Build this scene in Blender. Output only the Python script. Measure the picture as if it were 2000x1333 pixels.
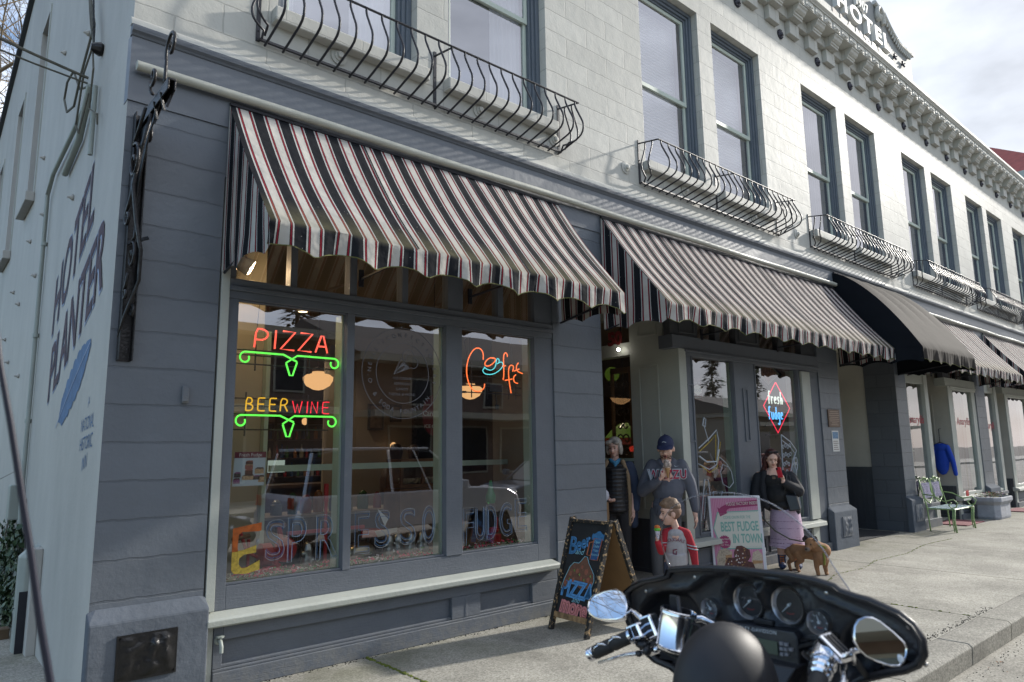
import bpy,bmesh,math,random
from mathutils import Vector,Matrix,Euler,noise as mnoise
R=math.radians
PI=math.pi
random.seed(7)
scene=bpy.context.scene
for o in list(bpy.data.objects):bpy.data.objects.remove(o)
# ------------------------------------------------------------------ camera
cam_d=bpy.data.cameras.new("Camera");cam=bpy.data.objects.new("camera",cam_d)
scene.collection.objects.link(cam);scene.camera=cam
CF=Vector((0.6491287,0.74497456,0.15376875));CR=Vector((0.75531786,-0.65520412,-0.0142298));CU=Vector((-0.09014908,-0.12538125,0.98800439))
cam.matrix_world=Matrix(((CR.x,CU.x,-CF.x,0),(CR.y,CU.y,-CF.y,-5.293),(CR.z,CU.z,-CF.z,1.64),(0,0,0,1)))
cam_d.sensor_width=36;cam_d.lens=24.48
cam_d.clip_start=0.05;cam_d.clip_end=600
cam_d.dof.use_dof=True;cam_d.dof.focus_distance=7.5;cam_d.dof.aperture_fstop=4.0
# ------------------------------------------------------------------ light
SUNV=Vector((5.0,-1.0,2.35)).normalized()
sun_d=bpy.data.lights.new("sun",'SUN');sun=bpy.data.objects.new("sun",sun_d)
scene.collection.objects.link(sun)
sun.rotation_euler=(-SUNV).to_track_quat('-Z','Y').to_euler()
sun_d.energy=1.75;sun_d.angle=R(2.0);sun_d.color=(1.0,0.95,0.87)
sun.location=(0,-20,30)
world=bpy.data.worlds.new("World");scene.world=world;world.use_nodes=True
nt=world.node_tree;nt.nodes.clear()
def N(nt,t,**kw):
    n=nt.nodes.new(t)
    for k,v in kw.items():
        if k in('op',):n.operation=v
        elif hasattr(n,k):setattr(n,k,v)
        else:n.inputs[k].default_value=v
    return n
def LK(nt,a,b):nt.links.new(a,b)
out=N(nt,'ShaderNodeOutputWorld')
sky=N(nt,'ShaderNodeTexSky',sky_type='NISHITA',sun_disc=False)
sky.sun_elevation=math.asin(SUNV.z);sky.sun_rotation=math.atan2(SUNV.x,SUNV.y)
sky.air_density=1.0;sky.dust_density=1.0;sky.ozone_density=1.5
bg1=N(nt,'ShaderNodeBackground');bg1.inputs[1].default_value=0.085
LK(nt,sky.outputs[0],bg1.inputs[0])
tc=N(nt,'ShaderNodeTexCoord')
sep=N(nt,'ShaderNodeSeparateXYZ');LK(nt,tc.outputs['Generated'],sep.inputs[0])
mp=N(nt,'ShaderNodeMapping');mp.inputs['Scale'].default_value=(1.0,1.6,3.4);LK(nt,tc.outputs['Generated'],mp.inputs[0])
mp.inputs['Rotation'].default_value=(0.0,R(-18),R(25))
cn=N(nt,'ShaderNodeTexNoise');cn.inputs['Scale'].default_value=2.1;cn.inputs['Detail'].default_value=7;cn.inputs['Roughness'].default_value=0.55;cn.inputs['Distortion'].default_value=0.4
LK(nt,mp.outputs[0],cn.inputs['Vector'])
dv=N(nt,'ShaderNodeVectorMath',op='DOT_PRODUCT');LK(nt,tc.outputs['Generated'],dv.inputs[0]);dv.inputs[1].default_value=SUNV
cov=N(nt,'ShaderNodeMath',op='MULTIPLY_ADD');LK(nt,dv.outputs['Value'],cov.inputs[0]);cov.inputs[1].default_value=0.34;LK(nt,cn.outputs[0],cov.inputs[2])
cr=N(nt,'ShaderNodeMapRange');cr.interpolation_type='SMOOTHSTEP'
cr.inputs['From Min'].default_value=0.45;cr.inputs['From Max'].default_value=0.66
LK(nt,cov.outputs[0],cr.inputs['Value'])
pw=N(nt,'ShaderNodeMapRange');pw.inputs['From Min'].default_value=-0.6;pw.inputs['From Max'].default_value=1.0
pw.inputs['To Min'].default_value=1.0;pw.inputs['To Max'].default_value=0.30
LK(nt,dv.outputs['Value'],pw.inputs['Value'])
cn2=N(nt,'ShaderNodeTexNoise');cn2.inputs['Scale'].default_value=5.0;cn2.inputs['Detail'].default_value=5
LK(nt,mp.outputs[0],cn2.inputs['Vector'])
v2=N(nt,'ShaderNodeMapRange');v2.inputs['From Min'].default_value=.3;v2.inputs['From Max'].default_value=.7;v2.inputs['To Min'].default_value=.72;v2.inputs['To Max'].default_value=1.12
LK(nt,cn2.outputs[0],v2.inputs['Value'])
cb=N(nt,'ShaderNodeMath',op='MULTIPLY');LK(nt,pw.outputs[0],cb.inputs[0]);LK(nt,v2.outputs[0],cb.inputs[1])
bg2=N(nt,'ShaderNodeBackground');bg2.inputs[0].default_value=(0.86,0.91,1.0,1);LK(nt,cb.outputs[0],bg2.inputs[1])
cm=N(nt,'ShaderNodeMath',op='MULTIPLY');LK(nt,cr.outputs[0],cm.inputs[0]);cm.inputs[1].default_value=0.93
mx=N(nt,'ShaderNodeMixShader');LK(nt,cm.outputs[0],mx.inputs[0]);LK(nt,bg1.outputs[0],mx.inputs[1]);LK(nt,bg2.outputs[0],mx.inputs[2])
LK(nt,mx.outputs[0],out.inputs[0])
scene.view_settings.view_transform='Standard';scene.view_settings.look='None'
scene.view_settings.exposure=1.65;scene.view_settings.gamma=1.0
scene.view_settings.use_curve_mapping=False
# ------------------------------------------------------------------ helpers
class MB:
    """collects shapes; build() links them as ONE mesh object"""
    def __init__(s):s.v=[];s.f=[];s.m=[];s.uv={};s.X=None
    def add(s,vs,fs,mi=0,uvs=None):
        b=len(s.v)
        for p in vs:
            p=Vector(p)
            if s.X is not None:p=s.X@p
            s.v.append(p)
        for i,f in enumerate(fs):
            if uvs:s.uv[len(s.f)]=uvs[i]
            s.f.append([b+k for k in f]);s.m.append(mi)
        return s
    def box(s,x0,x1,y0,y1,z0,z1,mi=0):
        vs=[(x,y,z)for z in(z0,z1)for y in(y0,y1)for x in(x0,x1)]
        return s.add(vs,[(0,2,3,1),(4,5,7,6),(0,1,5,4),(2,6,7,3),(0,4,6,2),(1,3,7,5)],mi)
    def bar(s,p0,p1,w,h,mi=0,up=(0,0,1)):
        p0=Vector(p0);p1=Vector(p1);d=(p1-p0).normalized();up=Vector(up)
        a=d.cross(up)
        if a.length<1e-4:a=d.cross(Vector((1,0,0)))
        a.normalize();b=a.cross(d)
        vs=[]
        for p in(p0,p1):
            for i,j in((-1,-1),(1,-1),(1,1),(-1,1)):vs.append(p+a*i*w/2+b*j*h/2)
        return s.add(vs,[(3,2,1,0),(4,5,6,7),(0,1,5,4),(1,2,6,5),(2,3,7,6),(3,0,4,7)],mi)
    def quad(s,a,b,c,d,mi=0,uv=None):return s.add([a,b,c,d],[(0,1,2,3)],mi,[uv]if uv else None)
    def tube(s,pts,r,n=6,mi=0,closed=False,flat=None):
        pts=[Vector(p)for p in pts];m=len(pts);rs=r if isinstance(r,(list,tuple))else[r]*m
        prev=None;vs=[]
        for i,p in enumerate(pts):
            if closed:d=pts[(i+1)%m]-pts[i-1]
            else:d=pts[min(i+1,m-1)]-pts[max(i-1,0)]
            if d.length<1e-9:d=Vector((0,0,1))
            d.normalize()
            if prev is None:
                a=d.orthogonal().normalized()
                if flat is not None:
                    a=Vector(flat)-d*d.dot(Vector(flat));a.normalize()
            else:
                a=prev-d*prev.dot(d)
                a=a.normalized()if a.length>1e-6 else d.orthogonal().normalized()
            prev=a;b=d.cross(a)
            for k in range(n):
                t=2*PI*k/n
                vs.append(p+(a*math.cos(t)+b*math.sin(t))*rs[i])
        fs=[]
        for i in range(m if closed else m-1):
            j=(i+1)%m
            for k in range(n):
                k2=(k+1)%n;fs.append((i*n+k,i*n+k2,j*n+k2,j*n+k))
        if not closed:fs.append(tuple(reversed(range(n))));fs.append(tuple((m-1)*n+k for k in range(n)))
        return s.add(vs,fs,mi)
    def lathe(s,prof,c=(0,0,0),n=16,mi=0,axis=(0,0,1),cap=True):
        ax=Vector(axis).normalized();a=ax.orthogonal().normalized();b=ax.cross(a);c=Vector(c)
        vs=[]
        for r,z in prof:
            for k in range(n):
                t=2*PI*k/n;vs.append(c+ax*z+(a*math.cos(t)+b*math.sin(t))*r)
        fs=[]
        for i in range(len(prof)-1):
            for k in range(n):
                k2=(k+1)%n;fs.append((i*n+k,i*n+k2,(i+1)*n+k2,(i+1)*n+k))
        if cap:fs.append(tuple(reversed(range(n))));fs.append(tuple((len(prof)-1)*n+k for k in range(n)))
        return s.add(vs,fs,mi)
    def ball(s,c,r,n=10,mi=0):
        r=r if isinstance(r,(list,tuple))else(r,r,r);c=Vector(c);m=max(4,n//2+1)
        vs=[c+Vector((0,0,-r[2]))]
        for i in range(1,m):
            t=-PI/2+PI*i/m
            for k in range(n):
                q=2*PI*k/n;vs.append(c+Vector((r[0]*math.cos(t)*math.cos(q),r[1]*math.cos(t)*math.sin(q),r[2]*math.sin(t))))
        vs.append(c+Vector((0,0,r[2])));fs=[]
        for k in range(n):
            k2=(k+1)%n;fs.append((0,1+k2,1+k));fs.append((len(vs)-1,1+(m-2)*n+k,1+(m-2)*n+k2))
            for i in range(m-2):fs.append((1+i*n+k,1+i*n+k2,1+(i+1)*n+k2,1+(i+1)*n+k))
        return s.add(vs,fs,mi)
    def prism(s,poly,fn,d0,d1,mi=0):
        """poly in 2D, fn(u,v,d)->3D, extruded d0..d1"""
        n=len(poly);vs=[fn(u,v,d0)for u,v in poly]+[fn(u,v,d1)for u,v in poly]
        fs=[tuple(reversed(range(n))),tuple(range(n,2*n))]+[(i,(i+1)%n,n+(i+1)%n,n+i)for i in range(n)]
        return s.add(vs,fs,mi)
    def build(s,name,mats,parent=None,smooth=False,bevel=0,auto=None):
        me=bpy.data.meshes.new(name)
        org=parent['_org']if parent is not None else s.__dict__.get('org',(0,0,0))
        org=Vector(org)
        me.from_pydata([tuple(p-org)for p in s.v],[],s.f)
        if not isinstance(mats,(list,tuple)):mats=[mats]
        for m in mats:me.materials.append(m)
        if len(mats)>1:me.polygons.foreach_set('material_index',s.m)
        if s.uv:
            ul=me.uv_layers.new(name='UVMap')
            for fi,uvs in s.uv.items():
                p=me.polygons[fi]
                for li,uvc in zip(p.loop_indices,uvs):ul.data[li].uv=uvc
        if smooth:me.polygons.foreach_set('use_smooth',[True]*len(me.polygons))
        me.update()
        bm=bmesh.new();bm.from_mesh(me);bmesh.ops.recalc_face_normals(bm,faces=bm.faces);bm.to_mesh(me);bm.free()
        if smooth and auto:me.set_sharp_from_angle(angle=R(auto))
        o=bpy.data.objects.new(name,me);scene.collection.objects.link(o)
        o['_org']=tuple(org)
        if parent is not None:o.parent=parent
        else:o.location=org
        if bevel:
            b=o.modifiers.new('bevel','BEVEL');b.width=bevel;b.segments=2;b.limit_method='ANGLE';b.harden_normals=False
        return o
def build_each(mb,name,mats,parent,**kw):
    """one object per connected piece"""
    p=list(range(len(mb.v)))
    def fd(a):
        while p[a]!=a:p[a]=p[p[a]];a=p[a]
        return a
    for f in mb.f:
        for k in f[1:]:p[fd(k)]=fd(f[0])
    g={}
    for i,f in enumerate(mb.f):g.setdefault(fd(f[0]),[]).append(i)
    for fs in g.values():
        m=MB();ix={}
        for i in fs:
            for k in mb.f[i]:
                if k not in ix:ix[k]=len(m.v);m.v.append(mb.v[k])
            m.f.append([ix[k]for k in mb.f[i]]);m.m.append(mb.m[i])
        m.build(name,mats,parent,**kw)
def tag(o,label,cat,group=None,kind=None):
    if label:o['label']=label
    if cat:o['category']=cat
    if group:o['group']=group
    if kind:o['kind']=kind
    return o
def thing(name,label,cat,loc=(0,0,0),group=None):
    o=bpy.data.objects.new(name,None);scene.collection.objects.link(o)
    o.empty_display_size=.1;o.location=loc;o['_org']=tuple(loc)
    return tag(o,label,cat,group)
def children(o):return[c for c in bpy.data.objects if c.parent==o]
def copy_tree(o,parent=None):
    kids=children(o)
    c=o.copy();scene.collection.objects.link(c);c.parent=parent
    for k in kids:copy_tree(k,c)
    return c
def dup(o,delta,label=None,group=None):
    c=copy_tree(o);c.location=Vector(o.location)+Vector(delta);c['_org']=tuple(c.location)
    if label:c['label']=label
    if group:c['group']=group
    return c
def XZ(y):return lambda u,v,d:(u,y+d,v)
# ------------------------------------------------------------------ materials
def mat(name,col=(.5,.5,.5),rough=.6,metal=0,spec=.5,bump=0,bscale=30,var=0,vscale=3,emit=None,estr=0,coat=0,coords='Object',bdetail=4,dark=None,aniso=None):
    m=bpy.data.materials.new(name);m.use_nodes=True;nt=m.node_tree
    p=nt.nodes['Principled BSDF']
    p.inputs['Base Color'].default_value=(*col,1);p.inputs['Roughness'].default_value=rough
    p.inputs['Metallic'].default_value=metal;p.inputs['Specular IOR Level'].default_value=spec
    if coat:p.inputs['Coat Weight'].default_value=coat;p.inputs['Coat Roughness'].default_value=.08
    if emit:p.inputs['Emission Color'].default_value=(*emit,1);p.inputs['Emission Strength'].default_value=estr
    if bump or var:
        tc=N(nt,'ShaderNodeTexCoord');v=tc.outputs[coords]
        if coords=='World':
            pass
    if var:
        n=N(nt,'ShaderNodeTexNoise');n.inputs['Scale'].default_value=vscale;n.inputs['Detail'].default_value=6;n.inputs['Roughness'].default_value=.6
        LK(nt,v,n.inputs['Vector'])
        mr=N(nt,'ShaderNodeMapRange');mr.inputs['From Min'].default_value=.3;mr.inputs['From Max'].default_value=.7
        mr.inputs['To Min'].default_value=1-var;mr.inputs['To Max'].default_value=1+var
        LK(nt,n.outputs[0],mr.inputs['Value'])
        h=N(nt,'ShaderNodeVectorMath',op='SCALE');h.inputs[0].default_value=col;LK(nt,mr.outputs[0],h.inputs['Scale'])
        LK(nt,h.outputs[0],p.inputs['Base Color'])
    if bump:
        n2=N(nt,'ShaderNodeTexNoise');n2.inputs['Scale'].default_value=bscale;n2.inputs['Detail'].default_value=bdetail
        LK(nt,v,n2.inputs['Vector'])
        b=N(nt,'ShaderNodeBump');b.inputs['Strength'].default_value=bump;b.inputs['Distance'].default_value=.01
        LK(nt,n2.outputs[0],b.inputs['Height']);LK(nt,b.outputs[0],p.inputs['Normal'])
    return m
def glass_mat(name,ior=1.5,tint=(.9,.92,.92),rough=0.0,boost=0.0):
    m=bpy.data.materials.new(name);m.use_nodes=True;nt=m.node_tree;nt.nodes.clear()
    o=N(nt,'ShaderNodeOutputMaterial');t=N(nt,'ShaderNodeBsdfTransparent');t.inputs[0].default_value=(*tint,1)
    g=N(nt,'ShaderNodeBsdfGlossy');g.inputs['Roughness'].default_value=rough;g.inputs[0].default_value=(.95,.95,1,1)
    f=N(nt,'ShaderNodeFresnel');ge=N(nt,'ShaderNodeNewGeometry');mi=N(nt,'ShaderNodeMix',data_type='FLOAT');mi.inputs['A'].default_value=ior;mi.inputs['B'].default_value=1/ior;LK(nt,ge.outputs['Backfacing'],mi.inputs['Factor']);LK(nt,mi.outputs['Result'],f.inputs['IOR'])
    a=N(nt,'ShaderNodeMath',op='ADD');a.use_clamp=True;LK(nt,f.outputs[0],a.inputs[0]);a.inputs[1].default_value=boost
    tc=N(nt,'ShaderNodeTexCoord');n=N(nt,'ShaderNodeTexNoise');n.inputs['Scale'].default_value=1.3;n.inputs['Detail'].default_value=1
    LK(nt,tc.outputs['Object'],n.inputs['Vector'])
    b=N(nt,'ShaderNodeBump');b.inputs['Strength'].default_value=.05;b.inputs['Distance'].default_value=.03;LK(nt,n.outputs[0],b.inputs['Height']);LK(nt,b.outputs[0],g.inputs['Normal'])
    x=N(nt,'ShaderNodeMixShader');LK(nt,a.outputs[0],x.inputs[0]);LK(nt,t.outputs[0],x.inputs[1]);LK(nt,g.outputs[0],x.inputs[2]);LK(nt,x.outputs[0],o.inputs[0])
    return m
def block_mat(name,col,bw,bh,offx=0,offz=0,rough=.5,mortar=.008,bump=.8,stain=.12,spec=.5,fine=.35,streak=0):
    """painted block wall laid out in metres: u = x + y, v = z"""
    m=bpy.data.materials.new(name);m.use_nodes=True;nt=m.node_tree;p=nt.nodes['Principled BSDF']
    tc=N(nt,'ShaderNodeTexCoord');sp=N(nt,'ShaderNodeSeparateXYZ');LK(nt,tc.outputs['Object'],sp.inputs[0])
    ad=N(nt,'ShaderNodeMath',op='ADD');LK(nt,sp.outputs[0],ad.inputs[0]);LK(nt,sp.outputs[1],ad.inputs[1])
    a2=N(nt,'ShaderNodeMath',op='ADD');LK(nt,ad.outputs[0],a2.inputs[0]);a2.inputs[1].default_value=offx
    a3=N(nt,'ShaderNodeMath',op='ADD');LK(nt,sp.outputs[2],a3.inputs[0]);a3.inputs[1].default_value=offz
    cb=N(nt,'ShaderNodeCombineXYZ');LK(nt,a2.outputs[0],cb.inputs[0]);LK(nt,a3.outputs[0],cb.inputs[1])
    wn=N(nt,'ShaderNodeTexNoise');wn.inputs['Scale'].default_value=9;wn.inputs['Detail'].default_value=5;LK(nt,tc.outputs['Object'],wn.inputs['Vector'])
    ws=N(nt,'ShaderNodeVectorMath',op='MULTIPLY_ADD');LK(nt,wn.outputs['Color'],ws.inputs[0]);ws.inputs[1].default_value=(.026,.024,0);LK(nt,cb.outputs[0],ws.inputs[2])
    br=N(nt,'ShaderNodeTexBrick');LK(nt,ws.outputs[0],br.inputs['Vector'])
    br.inputs['Scale'].default_value=1;br.inputs['Brick Width'].default_value=bw;br.inputs['Row Height'].default_value=bh
    br.inputs['Mortar Size'].default_value=mortar;br.inputs['Mortar Smooth'].default_value=.35;br.inputs['Bias'].default_value=0
    br.inputs['Color1'].default_value=(.93,.93,.93,1);br.inputs['Color2'].default_value=(1.05,1.05,1.05,1);br.inputs['Mortar'].default_value=(.8,.8,.8,1)
    sn=N(nt,'ShaderNodeTexNoise');sn.inputs['Scale'].default_value=1.6;sn.inputs['Detail'].default_value=8;sn.inputs['Roughness'].default_value=.65
    mpn=N(nt,'ShaderNodeMapping');mpn.inputs['Scale'].default_value=(1,1,.35 if streak else 1);LK(nt,tc.outputs['Object'],mpn.inputs[0]);LK(nt,mpn.outputs[0],sn.inputs['Vector'])
    mr=N(nt,'ShaderNodeMapRange');mr.inputs['From Min'].default_value=.3;mr.inputs['From Max'].default_value=.75;mr.inputs['To Min'].default_value=1-stain;mr.inputs['To Max'].default_value=1+stain*.6
    LK(nt,sn.outputs[0],mr.inputs['Value'])
    sc=N(nt,'ShaderNodeVectorMath',op='SCALE');LK(nt,br.outputs['Color'],sc.inputs[0]);LK(nt,mr.outputs[0],sc.inputs['Scale'])
    mu=N(nt,'ShaderNodeVectorMath',op='MULTIPLY');LK(nt,sc.outputs[0],mu.inputs[0]);mu.inputs[1].default_value=col
    LK(nt,mu.outputs[0],p.inputs['Base Color'])
    p.inputs['Roughness'].default_value=rough;p.inputs['Specular IOR Level'].default_value=spec
    inv=N(nt,'ShaderNodeMath',op='MULTIPLY');LK(nt,br.outputs['Fac'],inv.inputs[0]);inv.inputs[1].default_value=-1.0
    f1=N(nt,'ShaderNodeTexNoise');f1.inputs['Scale'].default_value=38;f1.inputs['Detail'].default_value=5;f1.inputs['Roughness'].default_value=.6;LK(nt,tc.outputs['Object'],f1.inputs['Vector'])
    f2=N(nt,'ShaderNodeTexNoise');f2.inputs['Scale'].default_value=6;f2.inputs['Detail'].default_value=3;LK(nt,tc.outputs['Object'],f2.inputs['Vector'])
    s1=N(nt,'ShaderNodeMath',op='MULTIPLY_ADD');LK(nt,f1.outputs[0],s1.inputs[0]);s1.inputs[1].default_value=fine;LK(nt,inv.outputs[0],s1.inputs[2])
    s2=N(nt,'ShaderNodeMath',op='MULTIPLY_ADD');LK(nt,f2.outputs[0],s2.inputs[0]);s2.inputs[1].default_value=1.0;LK(nt,s1.outputs[0],s2.inputs[2])
    b=N(nt,'ShaderNodeBump');b.inputs['Strength'].default_value=bump;b.inputs['Distance'].default_value=.012;LK(nt,s2.outputs[0],b.inputs['Height']);LK(nt,b.outputs[0],p.inputs['Normal'])
    return m
def dirty(m,top=.22,col=(.21,.20,.17),amt=.55,grain=True):
    """street dust splashed on the foot of a painted surface, plus brush marks along the boards"""
    nt=m.node_tree;p=nt.nodes['Principled BSDF'];tc=N(nt,'ShaderNodeTexCoord');sp=N(nt,'ShaderNodeSeparateXYZ');LK(nt,tc.outputs['Object'],sp.inputs[0])
    n=N(nt,'ShaderNodeTexNoise');n.inputs['Scale'].default_value=11;n.inputs['Detail'].default_value=8;n.inputs['Roughness'].default_value=.7;LK(nt,tc.outputs['Object'],n.inputs['Vector'])
    a=N(nt,'ShaderNodeMapRange');a.inputs['From Min'].default_value=0;a.inputs['From Max'].default_value=top;a.inputs['To Min'].default_value=1;a.inputs['To Max'].default_value=0;LK(nt,sp.outputs[2],a.inputs['Value'])
    c=N(nt,'ShaderNodeMapRange');c.inputs['From Min'].default_value=.4;c.inputs['From Max'].default_value=.62;LK(nt,n.outputs[0],c.inputs['Value'])
    f=N(nt,'ShaderNodeMath',op='MULTIPLY');LK(nt,a.outputs[0],f.inputs[0]);LK(nt,c.outputs[0],f.inputs[1]);g=N(nt,'ShaderNodeMath',op='MULTIPLY');LK(nt,f.outputs[0],g.inputs[0]);g.inputs[1].default_value=amt
    v=N(nt,'ShaderNodeTexNoise');v.inputs['Scale'].default_value=23;v.inputs['Detail'].default_value=10;v.inputs['Roughness'].default_value=.75;LK(nt,tc.outputs['Object'],v.inputs['Vector'])
    s=N(nt,'ShaderNodeMapRange');s.inputs['From Min'].default_value=.66;s.inputs['From Max'].default_value=.70;s.inputs['To Max'].default_value=.5;LK(nt,v.outputs[0],s.inputs['Value'])
    h=N(nt,'ShaderNodeMath',op='MAXIMUM');LK(nt,g.outputs[0],h.inputs[0]);LK(nt,s.outputs[0],h.inputs[1])
    x=N(nt,'ShaderNodeMix',data_type='RGBA');LK(nt,h.outputs[0],x.inputs['Factor']);L=p.inputs['Base Color'].links[0];LK(nt,L.from_socket,x.inputs['A']);x.inputs['B'].default_value=(*col,1);LK(nt,x.outputs['Result'],p.inputs['Base Color'])
    if grain:
        mp=N(nt,'ShaderNodeMapping');mp.inputs['Scale'].default_value=(3,3,60);LK(nt,tc.outputs['Object'],mp.inputs[0]);w=N(nt,'ShaderNodeTexNoise');w.inputs['Scale'].default_value=2.5;w.inputs['Detail'].default_value=5;LK(nt,mp.outputs[0],w.inputs['Vector'])
        b=N(nt,'ShaderNodeBump');b.inputs['Strength'].default_value=.35;b.inputs['Distance'].default_value=.006;LK(nt,w.outputs[0],b.inputs['Height']);nl=p.inputs['Normal'].links[0].from_socket;LK(nt,nl,b.inputs['Normal']);LK(nt,b.outputs[0],p.inputs['Normal'])
    return m
M={}
M['white_block']=block_mat('white_block_paint',(.51,.505,.465),.71,.256,-.22,-.068,rough=.6,bump=.55,stain=.08,spec=.15,mortar=.007)
M['grey_block']=block_mat('grey_block_paint',(.128,.146,.170),1000,.2555,250,.055,rough=.45,bump=.7,stain=.12)
M['grey_bond']=block_mat('grey_running_blocks',(.10,.11,.125),.5,.2555,.2,.055,rough=.5,bump=.7)
M['side_wall']=block_mat('side_wall_paint',(.47,.455,.42),1000,1000,250,250,rough=.65,bump=.35,stain=.16,streak=1,spec=.3)
M['grey_paint']=mat('grey_wood_paint',(.110,.124,.146),.58,bump=.22,bscale=45,var=.07,vscale=5)
dirty(M['grey_paint']);dirty(M['grey_block'],grain=False)
M['grey_sheen']=mat('grey_fascia_paint',(.12,.135,.158),.42,bump=.3,bscale=14,var=.06,vscale=4)
M['dark_paint']=mat('dark_grey_wood_paint',(.055,.060,.068),.5,bump=.2,bscale=45,var=.08)
M['cream']=mat('cream_grey_trim',(.40,.42,.38),.5,bump=.25,bscale=40,var=.07)
M['cream_plain']=mat('cream_render',(.45,.43,.37),.7,bump=.2,bscale=25,var=.06)
M['green_grey']=mat('green_grey_panel',(.40,.415,.37),.45,bump=.15,bscale=40,var=.05)
M['sash']=mat('pale_sash_paint',(.46,.52,.46),.5,var=.05)
M['mint']=mat('mint_inner_paint',(.42,.52,.42),.5,var=.06)
M['casing']=mat('blue_grey_casing',(.10,.122,.15),.5,bump=.2,bscale=30,var=.1)
M['iron']=mat('black_iron',(.022,.023,.03),.42,metal=.2,bump=.15,bscale=80)
M['old_iron']=mat('weathered_iron',(.018,.017,.018),.38,metal=.3,bump=.5,bscale=60,var=.5,vscale=14)
M['pipe']=mat('cream_pipe',(.44,.44,.38),.45,bump=.3,bscale=25,var=.1)
M['glass']=glass_mat('shop_glass',1.55,(.80,.82,.81),boost=.17)
M['glass_up']=glass_mat('upper_glass',1.8,(.88,.88,.88),boost=.30)
M['glass_clear']=glass_mat('clear_glass',1.45,(.93,.94,.95),boost=.0)
M['chrome']=mat('chrome',(.75,.76,.8),.12,metal=1,bump=.03,bscale=20)
M['mirror']=mat('mirror_glass',(.86,.88,.92),.02,metal=1)
M['satin_black']=mat('satin_black_plastic',(.017,.0175,.021),.42,bump=.12,bscale=90,spec=.5)
M['gloss_black']=mat('gloss_black_paint',(.014,.014,.0165),.55,spec=.35)
M['matt_black']=mat('matt_black',(.010,.0105,.014),.55,spec=.5,bump=.04,bscale=300,var=.2,vscale=9)
M['rubber']=mat('rubber',(.016,.016,.017),.7)
M['white']=mat('white_plastic',(.62,.64,.68),.45,var=.04)
M['wood']=mat('warm_wood',(.20,.10,.045),.5,var=.3,vscale=6)
M['darkwood']=mat('dark_wood',(.045,.026,.016),.45,var=.3,vscale=5)
M['red']=mat('red_paint',(.42,.02,.02),.4,var=.1)
M['tin']=mat('tin_cast',(.42,.42,.40),.32,metal=1,bump=.6,bscale=24)
M['paper']=mat('paper',(.62,.62,.6),.7)
def flat(name,col,rough=.6):return mat(name,col,rough)
def emis(name,col,s):return mat(name,tuple(c*.25 for c in col),.4,emit=col,estr=s*.62)
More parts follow.
